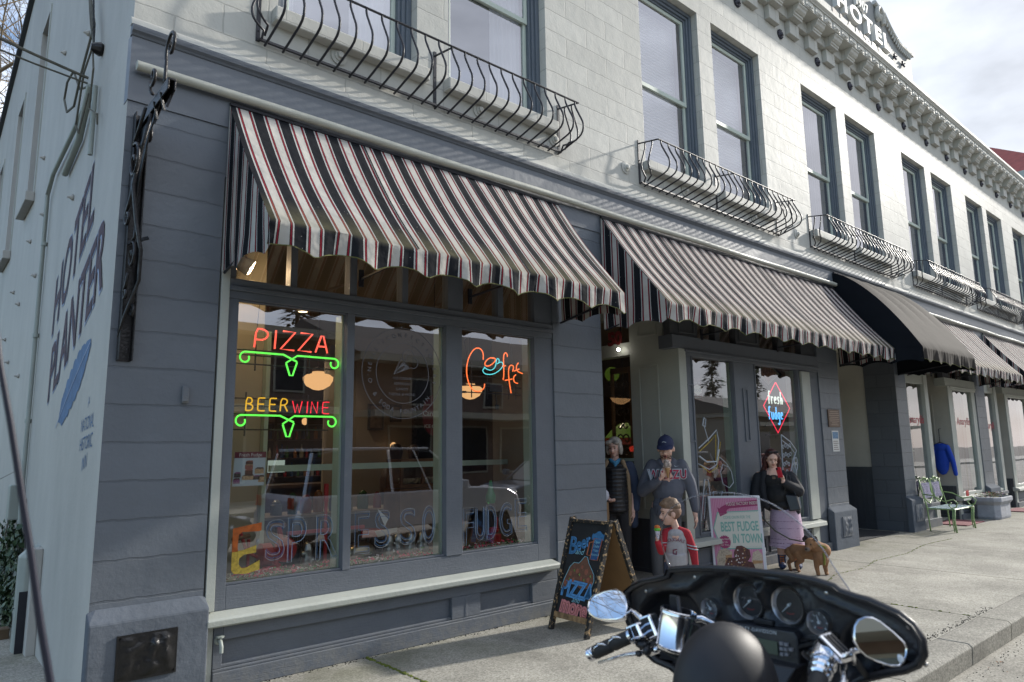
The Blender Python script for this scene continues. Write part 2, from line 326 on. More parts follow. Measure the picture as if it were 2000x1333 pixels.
# ------------------------------------------------------------------ ground
def concrete_mat(name,c1,c2,joints=(),moss=True,speck=.5):
    m=bpy.data.materials.new(name);m.use_nodes=True;nt=m.node_tree;p=nt.nodes['Principled BSDF']
    tc=N(nt,'ShaderNodeTexCoord');V=tc.outputs['Object']
    v=N(nt,'ShaderNodeTexVoronoi');v.inputs['Scale'].default_value=85;LK(nt,V,v.inputs['Vector'])
    n=N(nt,'ShaderNodeTexNoise');n.inputs['Scale'].default_value=60;n.inputs['Detail'].default_value=8;n.inputs['Roughness'].default_value=.75;LK(nt,V,n.inputs['Vector'])
    big=N(nt,'ShaderNodeTexNoise');big.inputs['Scale'].default_value=1.1;big.inputs['Detail'].default_value=7;big.inputs['Roughness'].default_value=.6;LK(nt,V,big.inputs['Vector'])
    bw=N(nt,'ShaderNodeSeparateColor');LK(nt,v.outputs['Color'],bw.inputs[0])
    mm=N(nt,'ShaderNodeMath',op='MULTIPLY_ADD');LK(nt,bw.outputs[0],mm.inputs[0]);mm.inputs[1].default_value=speck*1.5;
    n_=N(nt,'ShaderNodeMath',op='MULTIPLY_ADD');LK(nt,n.outputs[0],n_.inputs[0]);n_.inputs[1].default_value=1.8;n_.inputs[2].default_value=-.75
    LK(nt,n_.outputs[0],mm.inputs[2])
    mix=N(nt,'ShaderNodeMix',data_type='RGBA');mix.inputs['A'].default_value=(*c1,1);mix.inputs['B'].default_value=(*c2,1);mix.clamp_factor=True
    LK(nt,mm.outputs[0],mix.inputs['Factor'])
    mr=N(nt,'ShaderNodeMapRange');mr.inputs['From Min'].default_value=.35;mr.inputs['From Max'].default_value=.68;mr.inputs['To Min'].default_value=.72;mr.inputs['To Max'].default_value=1.12;LK(nt,big.outputs[0],mr.inputs['Value'])
    sc=N(nt,'ShaderNodeVectorMath',op='SCALE');LK(nt,mix.outputs['Result'],sc.inputs[0]);LK(nt,mr.outputs[0],sc.inputs['Scale'])
    col=sc.outputs[0]
    sp=N(nt,'ShaderNodeSeparateXYZ');wob=N(nt,'ShaderNodeVectorMath',op='MULTIPLY_ADD');LK(nt,n.outputs['Color'],wob.inputs[0]);wob.inputs[1].default_value=(.012,.03,0);LK(nt,V,wob.inputs[2]);LK(nt,wob.outputs[0],sp.inputs[0])
    h=None
    gv=N(nt,'ShaderNodeTexVoronoi');gv.inputs['Scale'].default_value=2.6;LK(nt,V,gv.inputs['Vector']);gl_=N(nt,'ShaderNodeMapRange');gl_.inputs['From Min'].default_value=.035;gl_.inputs['From Max'].default_value=.05;gl_.inputs['To Min'].default_value=.5;gl_.inputs['To Max'].default_value=0;LK(nt,gv.outputs['Distance'],gl_.inputs['Value'])
    st=N(nt,'ShaderNodeTexNoise');st.inputs['Scale'].default_value=.7;st.inputs['Detail'].default_value=9;st.inputs['Roughness'].default_value=.7;LK(nt,V,st.inputs['Vector']);sr=N(nt,'ShaderNodeMapRange');sr.inputs['From Min'].default_value=.52;sr.inputs['From Max'].default_value=.66;sr.inputs['To Max'].default_value=.38;LK(nt,st.outputs[0],sr.inputs['Value'])
    mxx=N(nt,'ShaderNodeMath',op='MAXIMUM');LK(nt,gl_.outputs[0],mxx.inputs[0]);LK(nt,sr.outputs[0],mxx.inputs[1]);gg=N(nt,'ShaderNodeMix',data_type='RGBA');LK(nt,mxx.outputs[0],gg.inputs['Factor']);LK(nt,col,gg.inputs['A']);gg.inputs['B'].default_value=(.09,.085,.07,1);col=gg.outputs['Result']
    if joints:
        px,off=joints
        a=N(nt,'ShaderNodeMath',op='ADD');LK(nt,sp.outputs[0],a.inputs[0]);a.inputs[1].default_value=-off
        w=N(nt,'ShaderNodeMath',op='PINGPONG');LK(nt,a.outputs[0],w.inputs[0]);w.inputs[1].default_value=px/2
        lt=N(nt,'ShaderNodeMapRange');lt.inputs['From Min'].default_value=.004;lt.inputs['From Max'].default_value=.014;lt.inputs['To Min'].default_value=1;lt.inputs['To Max'].default_value=0;LK(nt,w.outputs[0],lt.inputs['Value'])
        g=N(nt,'ShaderNodeMix',data_type='RGBA');LK(nt,lt.outputs[0],g.inputs['Factor']);LK(nt,col,g.inputs['A']);g.inputs['B'].default_value=(.035,.037,.022,1);col=g.outputs['Result'];h=lt
    if moss:
        my=N(nt,'ShaderNodeMapRange');my.inputs['From Min'].default_value=-1.1;my.inputs['From Max'].default_value=.1;my.inputs['To Min'].default_value=0;my.inputs['To Max'].default_value=1;LK(nt,sp.outputs[1],my.inputs['Value'])
        mn=N(nt,'ShaderNodeMapRange');mn.inputs['From Min'].default_value=.45;mn.inputs['From Max'].default_value=.62;LK(nt,big.outputs[0],mn.inputs['Value'])
        mf=N(nt,'ShaderNodeMath',op='MULTIPLY');LK(nt,my.outputs[0],mf.inputs[0]);LK(nt,mn.outputs[0],mf.inputs[1])
        mf2=N(nt,'ShaderNodeMath',op='MULTIPLY');LK(nt,mf.outputs[0],mf2.inputs[0]);mf2.inputs[1].default_value=.85
        g2=N(nt,'ShaderNodeMix',data_type='RGBA');LK(nt,mf2.outputs[0],g2.inputs['Factor']);LK(nt,col,g2.inputs['A']);g2.inputs['B'].default_value=(.085,.088,.045,1);col=g2.outputs['Result']
    LK(nt,col,p.inputs['Base Color']);p.inputs['Roughness'].default_value=.9;p.inputs['Specular IOR Level'].default_value=.3
    b=N(nt,'ShaderNodeBump');b.inputs['Strength'].default_value=.5;b.inputs['Distance'].default_value=.006;LK(nt,n.outputs[0],b.inputs['Height']);LK(nt,b.outputs[0],p.inputs['Normal'])
    return m
M['walk']=concrete_mat('exposed_aggregate',(.23,.22,.185),(.52,.495,.43),joints=(2.45,3.0))
M['kerb']=concrete_mat('kerb_concrete',(.18,.172,.15),(.42,.40,.345),joints=(2.45,.55),moss=False)
M['asphalt']=concrete_mat('road_chip',(.20,.188,.16),(.46,.435,.375),moss=False)
M['gravel']=concrete_mat('gravel',(.02,.017,.014),(.07,.063,.052),moss=False,speck=1.2)
mb=MB();mb.add([(-300,-300,-.40),(400,-300,-.40),(400,400,-.40),(-300,400,-.40)],[(0,1,2,3)])
tag(mb.build('ground',M['gravel']),'gravelly dark ground sheet under and beyond the street',None,kind='structure')
mb=MB();mb.box(-60,140,-14.5,-3.17,-.36,-.165)
tag(mb.build('road',M['asphalt']),'pale chip-sealed road surface beside the kerb',None,kind='structure')
mb=MB();mb.box(.2,140,-2.93,16,-.36,0.0)
o=tag(mb.build('sidewalk',M['walk']),'exposed aggregate concrete sidewalk in front of the shops',None,kind='structure')
mb=MB()
x=-3.0
while x<60:
    mb.add([(x,-3.17,-.34),(x+2.435,-3.17,-.34),(x+2.435,-3.195,-.02),(x,-3.195,-.02),(x,-3.165,.004),(x+2.435,-3.165,.004),(x+2.435,-2.934,.004),(x,-2.934,.004),(x,-2.934,-.3),(x+2.435,-2.934,-.3)],
           [(0,1,2,3),(3,2,5,4),(4,5,6,7),(7,6,9,8),(0,3,4,7,8),(1,9,6,5,2)]);x+=2.45
tag(mb.build('kerb',M['kerb'],bevel=.008),'worn concrete kerb between the sidewalk and the road',None,kind='structure')
mb=MB();mb.box(-60,140,-19,-14.5,-.36,-.02)
tag(mb.build('far_sidewalk',M['walk']),'concrete sidewalk across the street',None,kind='structure')
mb=MB();mb.box(-12,.2,-2.9,30,-.38,-.24)
tag(mb.build('gravel_bed',M['gravel']),'strip of gravel and dirt beside the hotel side wall',None,kind='structure')
M['timber']=mat('timber',(.10,.065,.035),.8,bump=.6,bscale=20,var=.3)
mb=MB();mb.bar((.45,2.75,-.10),(.93,2.75,-.10),.14,.16);mb.bar((.48,2.85,.03),(.9,2.85,.03),.14,.12)
mb.org=(.7,2.75,-.18)
tag(mb.build('landscape_timber',M['timber'],bevel=.008),'weathered timber bed edging under the ivy by the side wall','timber edging')
M['moss']=mat('moss',(.12,.15,.018),.95,bump=1,bscale=120,var=.4,vscale=30)
rnd=random.Random(3)
mb=MB()
for i in range(260):
    a=rnd.random()
    if i<120:x,y,z=.62+rnd.random()*.4,1.3+rnd.random()*.7,-.24
    elif i<200:x,y,z=2.985+rnd.gauss(0,.006)-.0*a,-1.6*a,.001
    else:x,y,z=7.9+rnd.gauss(0,.006),-.1-2.8*a,.001
    mb.ball((x,y,z),(rnd.uniform(.006,.022),rnd.uniform(.006,.03),rnd.uniform(.003,.009)),6)
tag(mb.build('moss',M['moss'],smooth=True),'yellow green moss in the sidewalk joints and beside the wall',None,kind='stuff')
mb=MB()
pts=[(7.05,-1.42),(7.3,-1.36),(7.5,-1.2),(7.9,-1.13),(8.2,-1.05),(8.6,-1.15),(9.2,-.98),(9.9,-1.05),(10.6,-.9),(11.6,-.96),(12.8,-.8),(14,-.86)]
for i in range(len(pts)-1):
    a=Vector((*pts[i],0));b=Vector((*pts[i+1],0));k=int((b-a).length/.02)
    for j in range(k):
        if rnd.random()<.35:continue
        p=a.lerp(b,j/k);mb.ball((p.x+rnd.gauss(0,.01),p.y+rnd.gauss(0,.008),.001),(.014,.009,.003),5)
tag(mb.build('crack_moss',M['moss'],smooth=True),'thin mossy crack wandering across the sidewalk slabs',None,kind='stuff')
mb=MB();M['grit']=mat('dark_grit',(.02,.018,.015),.9)
for i in range(900):
    if i<320:x=rnd.uniform(5.6,8.4);y=-2.92+abs(rnd.gauss(0,.035));z=.003
    elif i<560:x=rnd.uniform(1.7,5.2);y=-.02-abs(rnd.gauss(0,.03));z=.002
    else:x=rnd.uniform(4,12);y=rnd.uniform(-4.3,-3.22);y=-3.23-abs(rnd.gauss(0,.16));z=-.163
    s=rnd.uniform(.002,.006);mb.ball((x,y,z),(s*1.4,s,s*.7),5)
tag(mb.build('grit',M['grit']),'scattered dark grit along the kerb and the wall foot',None,kind='stuff')
mb=MB();M['leaf_litter']=mat('dead_leaf',(.20,.09,.03),.8,var=.4,vscale=20)
for i in range(60):
    if i<45:x,y,z=rnd.uniform(.5,.95),rnd.uniform(2.2,3.6),-.2+rnd.random()*.1
    else:x,y,z=rnd.uniform(6.6,9),rnd.uniform(-4.0,-3.3),-.15
    s=rnd.uniform(.015,.035)*(1 if i<45 else .7);a=rnd.random()*6.3
    c,d=math.cos(a)*s,math.sin(a)*s
    mb.add([(x-c,y-d,z),(x+d*.5,y-c*.5,z+.01),(x+c,y+d,z+.004),(x-d*.5,y+c*.5,z+.012)],[(0,1,2,3)])
tag(mb.build('fallen_leaves',M['leaf_litter']),'dead brown leaves lying by the side wall and in the gutter',None,kind='stuff')
mb=MB();M['pebble']=mat('pebble',(.09,.09,.095),.7,var=.4,vscale=9)
for i in range(240):
    s=rnd.uniform(.012,.04);mb.ball((rnd.uniform(.4,1.0),rnd.uniform(1.5,3.4),-.235+s*.2),(s,s*rnd.uniform(.6,1),s*.6),7)
tag(mb.build('pebbles',M['pebble'],smooth=True),'rounded grey pebbles in the gravel strip',None,kind='stuff')
# ------------------------------------------------------------------ hotel building
hotel=thing('hotel_building','two storey painted block hotel building with shops at street level and a bracketed cornice','building',(0,0,0))
def holed(mb,x0,x1,z0,z1,holes,y=0.0,depth=.22,mi=0,mr=None):
    """front sheet in the plane y with rectangular holes and their reveals; holes=(hx0,hx1,hz0,hz1[,depth])"""
    xs=sorted({x0,x1,*[h[0]for h in holes],*[h[1]for h in holes]});zs=sorted({z0,z1,*[h[2]for h in holes],*[h[3]for h in holes]})
    for i in range(len(xs)-1):
        for j in range(len(zs)-1):
            cx,cz=(xs[i]+xs[i+1])/2,(zs[j]+zs[j+1])/2
            if any(h[0]<cx<h[1]and h[2]<cz<h[3]for h in holes):continue
            mb.add([(xs[i],y,zs[j]),(xs[i+1],y,zs[j]),(xs[i+1],y,zs[j+1]),(xs[i],y,zs[j+1])],[(0,1,2,3)],mi)
    for h in holes:
        d=h[4]if len(h)>4 else depth;a,b,c,e=h[:4];k=mi if mr is None else mr
        mb.add([(a,y,c),(a,y+d,c),(a,y+d,e),(a,y,e)],[(0,1,2,3)],k)
        mb.add([(b,y,c),(b,y+d,c),(b,y+d,e),(b,y,e)],[(0,1,2,3)],k)
        mb.add([(a,y,e),(b,y,e),(b,y+d,e),(a,y+d,e)],[(0,1,2,3)],k)
        mb.add([(a,y,c),(b,y,c),(b,y+d,c),(a,y+d,c)],[(0,1,2,3)],k)
XEND=33.5
WZ0,WZ1,WW=5.29,8.0,1.38
WX=[2.06,3.81,6.95,8.69,11.50,13.25,16.04,17.82,20.27,22.02,24.47,26.2,28.9,30.65]
mb=MB();holed(mb,1.0,XEND,4.72,9.9,[(x,x+WW,WZ0,WZ1)for x in WX])
upper=mb.build('upper_wall',M['white_block'],hotel)
OPEN=[(1.70,5.2,-.3,3.75,.34),(5.97,11.27,-.3,3.75,.34),(12.0,14.45,-.3,3.5,.34),(14.97,19.25,-.3,3.75,.34),(19.95,24.0,-.3,3.75,.34),(24.7,28.7,-.3,3.75,.34),(29.4,33.0,-.3,3.75,.34)]
mb=MB();holed(mb,1.0,XEND,-.35,4.15,OPEN)
mb.build('lower_wall',M['grey_block'],hotel)
mb=MB();mb.box(.996,XEND,-.012,.1,4.15,4.66);mb.build('fascia_band',M['grey_sheen'],hotel)
mb=MB()
mb.add([(x,y,z)for x in(.99,XEND)for y,z in((0.02,4.645),(-.02,4.645),(-.03,4.66),(-.05,4.675),(-.055,4.70),(-.055,4.715),(.02,4.723))],
       [(i,i+1,8+i,7+i)for i in range(6)]+[(0,1,2,3,4,5,6),(13,12,11,10,9,8,7)])
mb.build('string_moulding',M['grey_paint'],hotel)
mb=MB();mb.add([(x,y,z)for x in(.985,XEND)for y,z in((0.01,4.724),(-.035,4.724),(-.012,4.78),(.01,4.80))],[(0,1,5,4),(1,2,6,5),(2,3,7,6),(0,1,2,3),(7,6,5,4)])
mb.build('wall_ledge',M['white_block'],hotel)
SWIN=[(5.15,6.0,4.98,7.62),(7.55,8.5,4.75,7.35),(10.4,11.3,4.7,7.2)]
mb=MB()
ys=sorted({0,.35,20,*[w[0]for w in SWIN],*[w[1]for w in SWIN]})
def top(y):return 10.35-.165*max(0,y)
for i in range(len(ys)-1):
    a,b=ys[i],ys[i+1];w=[w for w in SWIN if w[0]==a]
    segs=[(-.4,None)]if not w else[(-.4,w[0][2]),(w[0][3],None)]
    for z0,z1 in segs:
        mb.add([(1.0,a,z0),(1.0,b,z0),(1.0,b,z1 if z1 else top(b)),(1.0,a,z1 if z1 else top(a))],[(0,1,2,3)])
    if w:
        w=w[0];X1=1.16
        for q in(((w[0],w[2]),(w[0],w[3])),((w[1],w[2]),(w[1],w[3])),((w[0],w[3]),(w[1],w[3])),((w[0],w[2]),(w[1],w[2]))):
            mb.add([(1.0,q[0][0],q[0][1]),(1.0,q[1][0],q[1][1]),(X1,q[1][0],q[1][1]),(X1,q[0][0],q[0][1])],[(0,1,2,3)])
mb.add([(1.0,20,-.4),(9,20,-.4),(9,20,7.2),(1.0,20,7.2)],[(0,1,2,3)])
side=mb.build('side_wall',M['side_wall'],hotel)
mb=MB();mb.bar((.965,-.0,10.36),(.965,20,7.06),.07,.09);mb.build('wall_coping',M['dark_paint'],hotel)
for w in SWIN:
    mb=MB();mb.box(1.145,1.2,w[0],w[1],w[2],w[3],0)
    f=mb.build('side_window',M['casing'],hotel)
    mb=MB();mb.box(.90,.999,w[0]-.07,w[1]+.07,w[2]-.13,w[2]-.002);mb.build('sill',M['side_wall'],f,bevel=.01)
    mb=MB();mb.box(1.12,1.144,w[0]+.08,w[1]-.08,w[2]+.08,w[3]-.08);build_each(mb,'pane',M['glass_up'],f)
    mb=MB();mb.box(.985,1.05,w[0]-.05,w[0]-.002,w[2],w[3]);mb.build('jamb_strip',M['cream'],f)
mb=MB();mb.add([(1,.3,9.6),(XEND,.3,9.6),(XEND,14,8.0),(1,14,8.0)],[(0,1,2,3)]);mb.add([(XEND,0,-.3),(XEND,14,-.3),(XEND,14,9),(XEND,0,9.9)],[(0,1,2,3)]);mb.build('roof',M['dark_paint'],hotel)
mb=MB()
PY=-.32
mb.add([(x,y,z)for x in(1.0,XEND)for y,z in((0,9.22),(PY,9.22),(PY,9.375),(PY-.025,9.38),(PY-.025,9.40),(PY-.065,9.44),(PY-.065,9.495),(PY-.03,9.515),(0,9.56))],
       [(i,i+1,10+i,9+i)for i in range(8)]+[tuple(range(9)),tuple(range(17,8,-1))])
mb.build('cornice',M['white_block'],hotel)
mb=MB();mb.box(1.0,XEND,-.09,-.001,9.01,9.219);mb.build('dentil_band',M['white_block'],hotel)
k=0;xr=12.12-.70*15
while xr<XEND:
    if xr-.34>1.02:
        mb=MB();mb.box(xr-.34,xr,-.09,-.001,8.76,9.009);mb.build('corbel_tooth',M['white_block'],hotel,bevel=.006)
        prof=[(-.0905,9.219),(-.305,9.219),(-.305,9.185),(-.285,9.17),(-.27,9.13),(-.235,9.10),(-.215,9.095),(-.215,9.06),(-.195,9.05),(-.195,9.015),(-.0905,9.012)]
        a_,b_=xr-.38,xr-.07;n=len(prof);mb=MB()
        mb.add([(a_,y,z)for y,z in prof]+[(b_,y,z)for y,z in prof],[tuple(range(n)),tuple(range(2*n-1,n-1,-1))]+[(j,(j+1)%n,n+(j+1)%n,n+j)for j in range(n)])
        mb.build('bracket',M['white_block'],hotel)
    xr+=.70
x=1.25
while x<XEND-.2:
    mb=MB();mb.box(x-.13,x+.13,PY-.012,PY-.001,9.235,9.365)
    for dx in(-.08,-.04,0,.04,.08):
        hh=.05 if dx==0 else .036-abs(dx)*.1
        mb.ball((x+dx+.004,PY-.014,9.29-abs(dx)*.15),(.012,.014,hh),6)
    mb.ball((x,PY-.02,9.26),(.035,.018,.013),6)
    mb.build('frieze_tile',M['white_block'],hotel);x+=.35
mb=MB();mb.box(.995,XEND,-.05,.3,9.555,10.0);mb.build('parapet',M['white_block'],hotel)
M['lion']=mat('black_casting',(.03,.03,.045),.35,metal=.3,bump=.8,bscale=60)
lx=13.61-1.37*9
while lx<XEND-1:
    if lx>1.6:
        mb=MB();mb.org=(lx,0,8.685)
        mb.lathe([(.085,0),(.09,.012),(.075,.022),(.07,.018),(.06,.03),(.035,.045),(.012,.06)],(lx,-.001,8.685),12,axis=(0,-1,0))
        for q in range(10):
            a=q*PI/5;mb.ball((lx+.07*math.cos(a),-.022,8.685+.07*math.sin(a)),.017,5)
        mb.ball((lx,-.05,8.66),(.025,.02,.02),6)
        mb.build('wall_roundel',M['lion'],hotel,smooth=True)
    lx+=1.37
for x in[2.62,4.2,5.28,6.53,7.78,9.55,10.9,12.25,14.2,15.4,17.0,18.6,20.9,23.0]:
    mb=MB();z=5.10
    mb.lathe([(.075,0),(.078,.012),(.05,.018),(.048,.03),(.03,.034),(.028,.055),(.012,.06)],(x,-.001,z),12,axis=(0,-1,0))
    mb.build('wall_anchor',M['white_block'],hotel,smooth=True,auto=40)
PX0,PX1,PC=10.98,16.38,13.68
def ped_top(x):
    t=abs(x-PC)
    if t<.55:return 10.91-.25*t*t
    if t<1.15:return 10.74-.25*(t-.55)
    return 10.22+.43*max(0,(2.0-t)/.85)**1.6 if t<2.0 else 10.22
mb=MB();poly=[(PX0,9.50)]+[(PX1,9.50)]+[(PX1-(PX1-PX0)*i/60,ped_top(PX1-(PX1-PX0)*i/60))for i in range(61)]
mb.prism(poly,XZ(0),PY+.03,PY+.16)
M['ped_grey']=mat('pediment_field',(.27,.28,.275),.7,bump=.4,bscale=25,var=.08)
ped=mb.build('name_pediment',M['ped_grey'],hotel)
mb=MB()
for sgn in(1,-1):
    pts=[]
    for i in range(40):
        x=PC+sgn*(.75+(2.6-.75)*i/39);pts.append((x,PY-.0,ped_top(x)+.02))
    mb.tube(pts,.055,8)
    for rr in(1,):
        sp_=[]
        for i in range(30):
            a=i/29*4.6;r=.30*(1-.78*i/29);sp_.append((PC+sgn*(.92+r*math.cos(a-.4)*.75),PY-.02,10.46+r*math.sin(a-.4)))
        mb.tube(sp_,[.05]*20+[.05+.004*i for i in range(10)],8)
    for i in range(16):
        x=PC+sgn*(1.25+i*.085);z=ped_top(x)-.03
        mb.bar((x,PY-.005,z-.09),(x+sgn*.04,PY-.03,z+.06),.03,.03)
mb.box(PX0-.03,PX0+.35,PY-.04,PY+.2,10.22,10.29);mb.box(PX1-.35,PX1+.03,PY-.04,PY+.2,10.22,10.29)
mb.box(PX0+.35,PX1-1.25,PY-.02,PY+.1,9.495,9.65)
mb.build('pediment_moulding',M['white_block'],ped,smooth=True,auto=40)
def text_mesh(txt,size=1,ext=.01,outline=0,bevel=0,space=1.0,xs=1.0,shear=0,offset=0,align='CENTER',res=3):
    c=bpy.data.curves.new('t','FONT');c.body=txt;c.size=size;c.extrude=ext;c.space_character=space;c.shear=shear;c.offset=offset
    c.align_x=align;c.resolution_u=res;c.space_line=.95
    if outline:c.fill_mode='NONE';c.bevel_depth=outline;c.bevel_resolution=0;c.extrude=0
    o=bpy.data.objects.new('t',c);scene.collection.objects.link(o)
    dg=bpy.context.evaluated_depsgraph_get();me=bpy.data.meshes.new_from_object(o.evaluated_get(dg))
    bpy.data.objects.remove(o);bpy.data.curves.remove(c)
    vs=[Vector((v.co.x*xs,v.co.y,v.co.z))for v in me.vertices];fs=[tuple(p.vertices)for p in me.polygons]
    bpy.data.meshes.remove(me);return vs,fs
def put_text(mb,txt,origin,ux,uy,size,mi=0,**kw):
    vs,fs=text_mesh(txt,size,**kw);ux=Vector(ux);uy=Vector(uy);un=ux.normalized().cross(uy.normalized()).normalized();origin=Vector(origin)
    return mb.add([origin+ux*v.x+uy*v.y+un*v.z for v in vs],fs,mi)
M['letter_white']=mat('white_letter_paint',(.72,.72,.69),.5)
mb=MB();put_text(mb,'HOTEL',(13.68,PY-.01,9.76),(1,0,0),(0,0,1),.46,ext=.05,space=1.3,xs=1.45,offset=.012)
mb.build('raised_letters',M['letter_white'],ped)
mb=MB();put_text(mb,'1907',(13.68,PY-.01,10.22),(1,0,0),(0,0,1),.27,ext=.03,space=1.15,xs=1.0,offset=.003)
mb.build('raised_letters',M['letter_white'],ped)
mb=MB();put_text(mb,'PLANTER',(13.43,PY-.022,9.50),(1,0,0),(0,0,1),.21,ext=.006,space=2.0,xs=1.5,offset=.02)
mb.build('band_letters',M['matt_black'],ped)
mb=MB()
for x in(15.33,15.78):
    for q in range(5):
        a=q*2*PI/5+.3;mb.bar((x,PY+.02,9.84),(x+.08*math.cos(a),PY-.01,9.84+.08*math.sin(a)),.03,.02)
build_each(mb,'star_plate',M['lion'],ped)
# ---------------------------------------------------------------- upper windows (part > sub-parts)
def blinds_mat():
    m=mat('blind_slats',(.62,.60,.58),.6);nt=m.node_tree;p=nt.nodes['Principled BSDF']
    tc=N(nt,'ShaderNodeTexCoord');sp=N(nt,'ShaderNodeSeparateXYZ');LK(nt,tc.outputs['Object'],sp.inputs[0])
    w=N(nt,'ShaderNodeMath',op='PINGPONG');LK(nt,sp.outputs[2],w.inputs[0]);w.inputs[1].default_value=.025
    mr=N(nt,'ShaderNodeMapRange');mr.inputs['From Min'].default_value=0;mr.inputs['From Max'].default_value=.025;mr.inputs['To Min'].default_value=0;mr.inputs['To Max'].default_value=1;LK(nt,w.outputs[0],mr.inputs['Value'])
    b=N(nt,'ShaderNodeBump');b.inputs['Distance'].default_value=.02;b.inputs['Strength'].default_value=1;LK(nt,mr.outputs[0],b.inputs['Height']);LK(nt,b.outputs[0],p.inputs['Normal'])
    return m
M['blinds']=blinds_mat()
M['room']=mat('dark_room',(.05,.045,.045),.9)
M['brown_side']=mat('brown_window_lining',(.13,.075,.05),.6,var=.2)
def drape_mat():
    m=mat('sheer_curtain',(.50,.50,.52),.8);return m
M['drape']=drape_mat()
M['tape']=mat('linen_drape',(.17,.145,.14),.8)
def upper_window(x,kind,i):
    a,b,z0,z1=x,x+WW,WZ0,WZ1
    mb=MB()
    for ins,w,y0,y1 in((0.001,.055,.10,.20),(.056,.04,.125,.20),(.096,.03,.15,.20)):
        L,Rr,T=a+ins,b-ins,z1-ins
        mb.box(L,L+w,y0,y1,z0+.002,T);mb.box(Rr-w,Rr,y0,y1,z0+.002,T);mb.box(L+w,Rr-w,y0,y1,T-w,T)
    win=mb.build('window',M['casing'],hotel,bevel=.004)
    ia,ib,it=a+.127,b-.127,z1-.127;zm=6.55
    mb=MB()
    for(s0,s1,yy)in((zm-.03,it,.17),(z0+.002,zm+.03,.195)):
        st=.045
        mb.box(ia,ia+st,yy,yy+.03,s0,s1);mb.box(ib-st,ib,yy,yy+.03,s0,s1)
        mb.box(ia+st,ib-st,yy,yy+.03,s1-.05,s1);mb.box(ia+st,ib-st,yy,yy+.03,s0,s0+.06)
    mb.build('sash',M['sash'],win,bevel=.003)
    mb=MB();st=.045
    mb.quad((ia+st,.187,zm+.03),(ib-st,.187,zm+.03),(ib-st,.187,it-.05),(ia+st,.187,it-.05))
    mb.quad((ia+st,.212,z0+.06),(ib-st,.212,z0+.06),(ib-st,.212,zm-.02),(ia+st,.212,zm-.02))
    build_each(mb,'pane',M['glass_up'],win)
    mb=MB()
    for xx in(ia-.02,ib+.001):mb.box(xx,xx+.019,.232,.40,z0,it)
    build_each(mb,'inner_lining',M['brown_side'],win)
    mb=MB();mb.box(a-.055,b+.085,-.105,.002,z0-.135,z0-.005);mb.build('sill',M['white_block'],win,bevel=.012)
    mb=MB()
    if kind=='blind':
        mb.quad((ia,.36,z0),(ib,.36,z0),(ib,.36,it),(ia,.36,it));mb.build('blind',M['blinds'],win)
    else:
        r2=random.Random(i);w_=.45 if kind=='sheer' else .5
        for(c0,c1)in(((ib-w_,ib),(ia,ia+.12))if kind=='sheer' else((ia+.55,ib),(ia,ia+.2))):
            n=40;vs=[]
            for k in range(n+1):
                xx=c0+(c1-c0)*k/n;yy=.30+.018*math.sin(k*1.1+i)+.008*math.sin(k*2.7)
                vs+=[(xx,yy,z0),(xx,yy,it)]
            mb.add(vs,[(2*k,2*k+2,2*k+3,2*k+1)for k in range(n)])
        mb.build('curtain',M['drape']if kind=='sheer' else M['tape'],win,smooth=True)
    mb=MB();mb.add([(ia-.1,.75,z0-.1),(ib+.1,.75,z0-.1),(ib+.1,.75,it+.1),(ia-.1,.75,it+.1),(ia-.1,.24,z0-.1),(ib+.1,.24,z0-.1),(ib+.1,.24,it+.1),(ia-.1,.24,it+.1)],
                      [(0,1,2,3),(0,4,7,3),(1,5,6,2),(3,2,6,7),(0,1,5,4)])
    mb.build('room_beyond',M['room'],win)
for i,x in enumerate(WX):upper_window(x,'sheer' if i<2 else('blind' if i<4 else 'tape'),i)
# ------------------------------------------------------------------ shopfronts (parts of the hotel)
def B(m_,x0,x1,y0,y1,z0,z1):m_.box(x0,x1,y0,y1,z0,z1)
def panel_mould(mb,x0,x1,z0,z1,y,w=.02,d=.014,inset=True):
    for(a,b,c,e)in((x0,x1,z1-w,z1),(x0,x1,z0,z0+w),(x0,x0+w,z0+w,z1-w),(x1-w,x1,z0+w,z1-w)):mb.box(a,b,y-d,y,c,e)
# --- shop 1
mb=MB()
B(mb,1.78,1.86,.02,.14,.53,2.81);B(mb,4.94,5.20,.02,.14,.53,2.81)
B(mb,1.86,4.94,.02,.14,.53,.695)
B(mb,2.775,2.845,.015,.14,.695,2.81);B(mb,3.80,3.985,.01,.14,.695,2.81)
B(mb,1.78,5.20,.012,.14,2.81,2.87);B(mb,1.78,5.20,-.012,.14,2.87,2.905);B(mb,1.78,5.20,.004,.14,2.905,2.965)
for a,b in((1.78,1.83),(2.262,2.32),(2.79,2.86),(3.315,3.38),(3.825,4.005),(4.445,4.52),(4.945,5.2)):B(mb,a,b,.02,.12,2.965,3.6)
B(mb,1.78,5.2,.02,.14,3.6,3.75)
for a,b in((1.86,2.775),(2.845,3.80),(3.985,4.94)):
    B(mb,a,b,.035,.06,.696,.715);B(mb,a,b,.035,.06,2.795,2.809)
shop=mb.build('shop_window_frame',M['grey_paint'],hotel,bevel=.004)
mb=MB()
for a,b in((1.86,2.775),(2.845,3.80),(3.985,4.94)):mb.quad((a,.075,.695),(b,.075,.695),(b,.075,2.81),(a,.075,2.81))
for a,b in((1.83,2.262),(2.32,2.79),(2.86,3.315),(3.38,3.825),(4.005,4.445),(4.52,4.945)):mb.quad((a,.07,2.965),(b,.07,2.965),(b,.07,3.6),(a,.07,3.6))
build_each(mb,'pane',M['glass'],shop)
mb=MB()
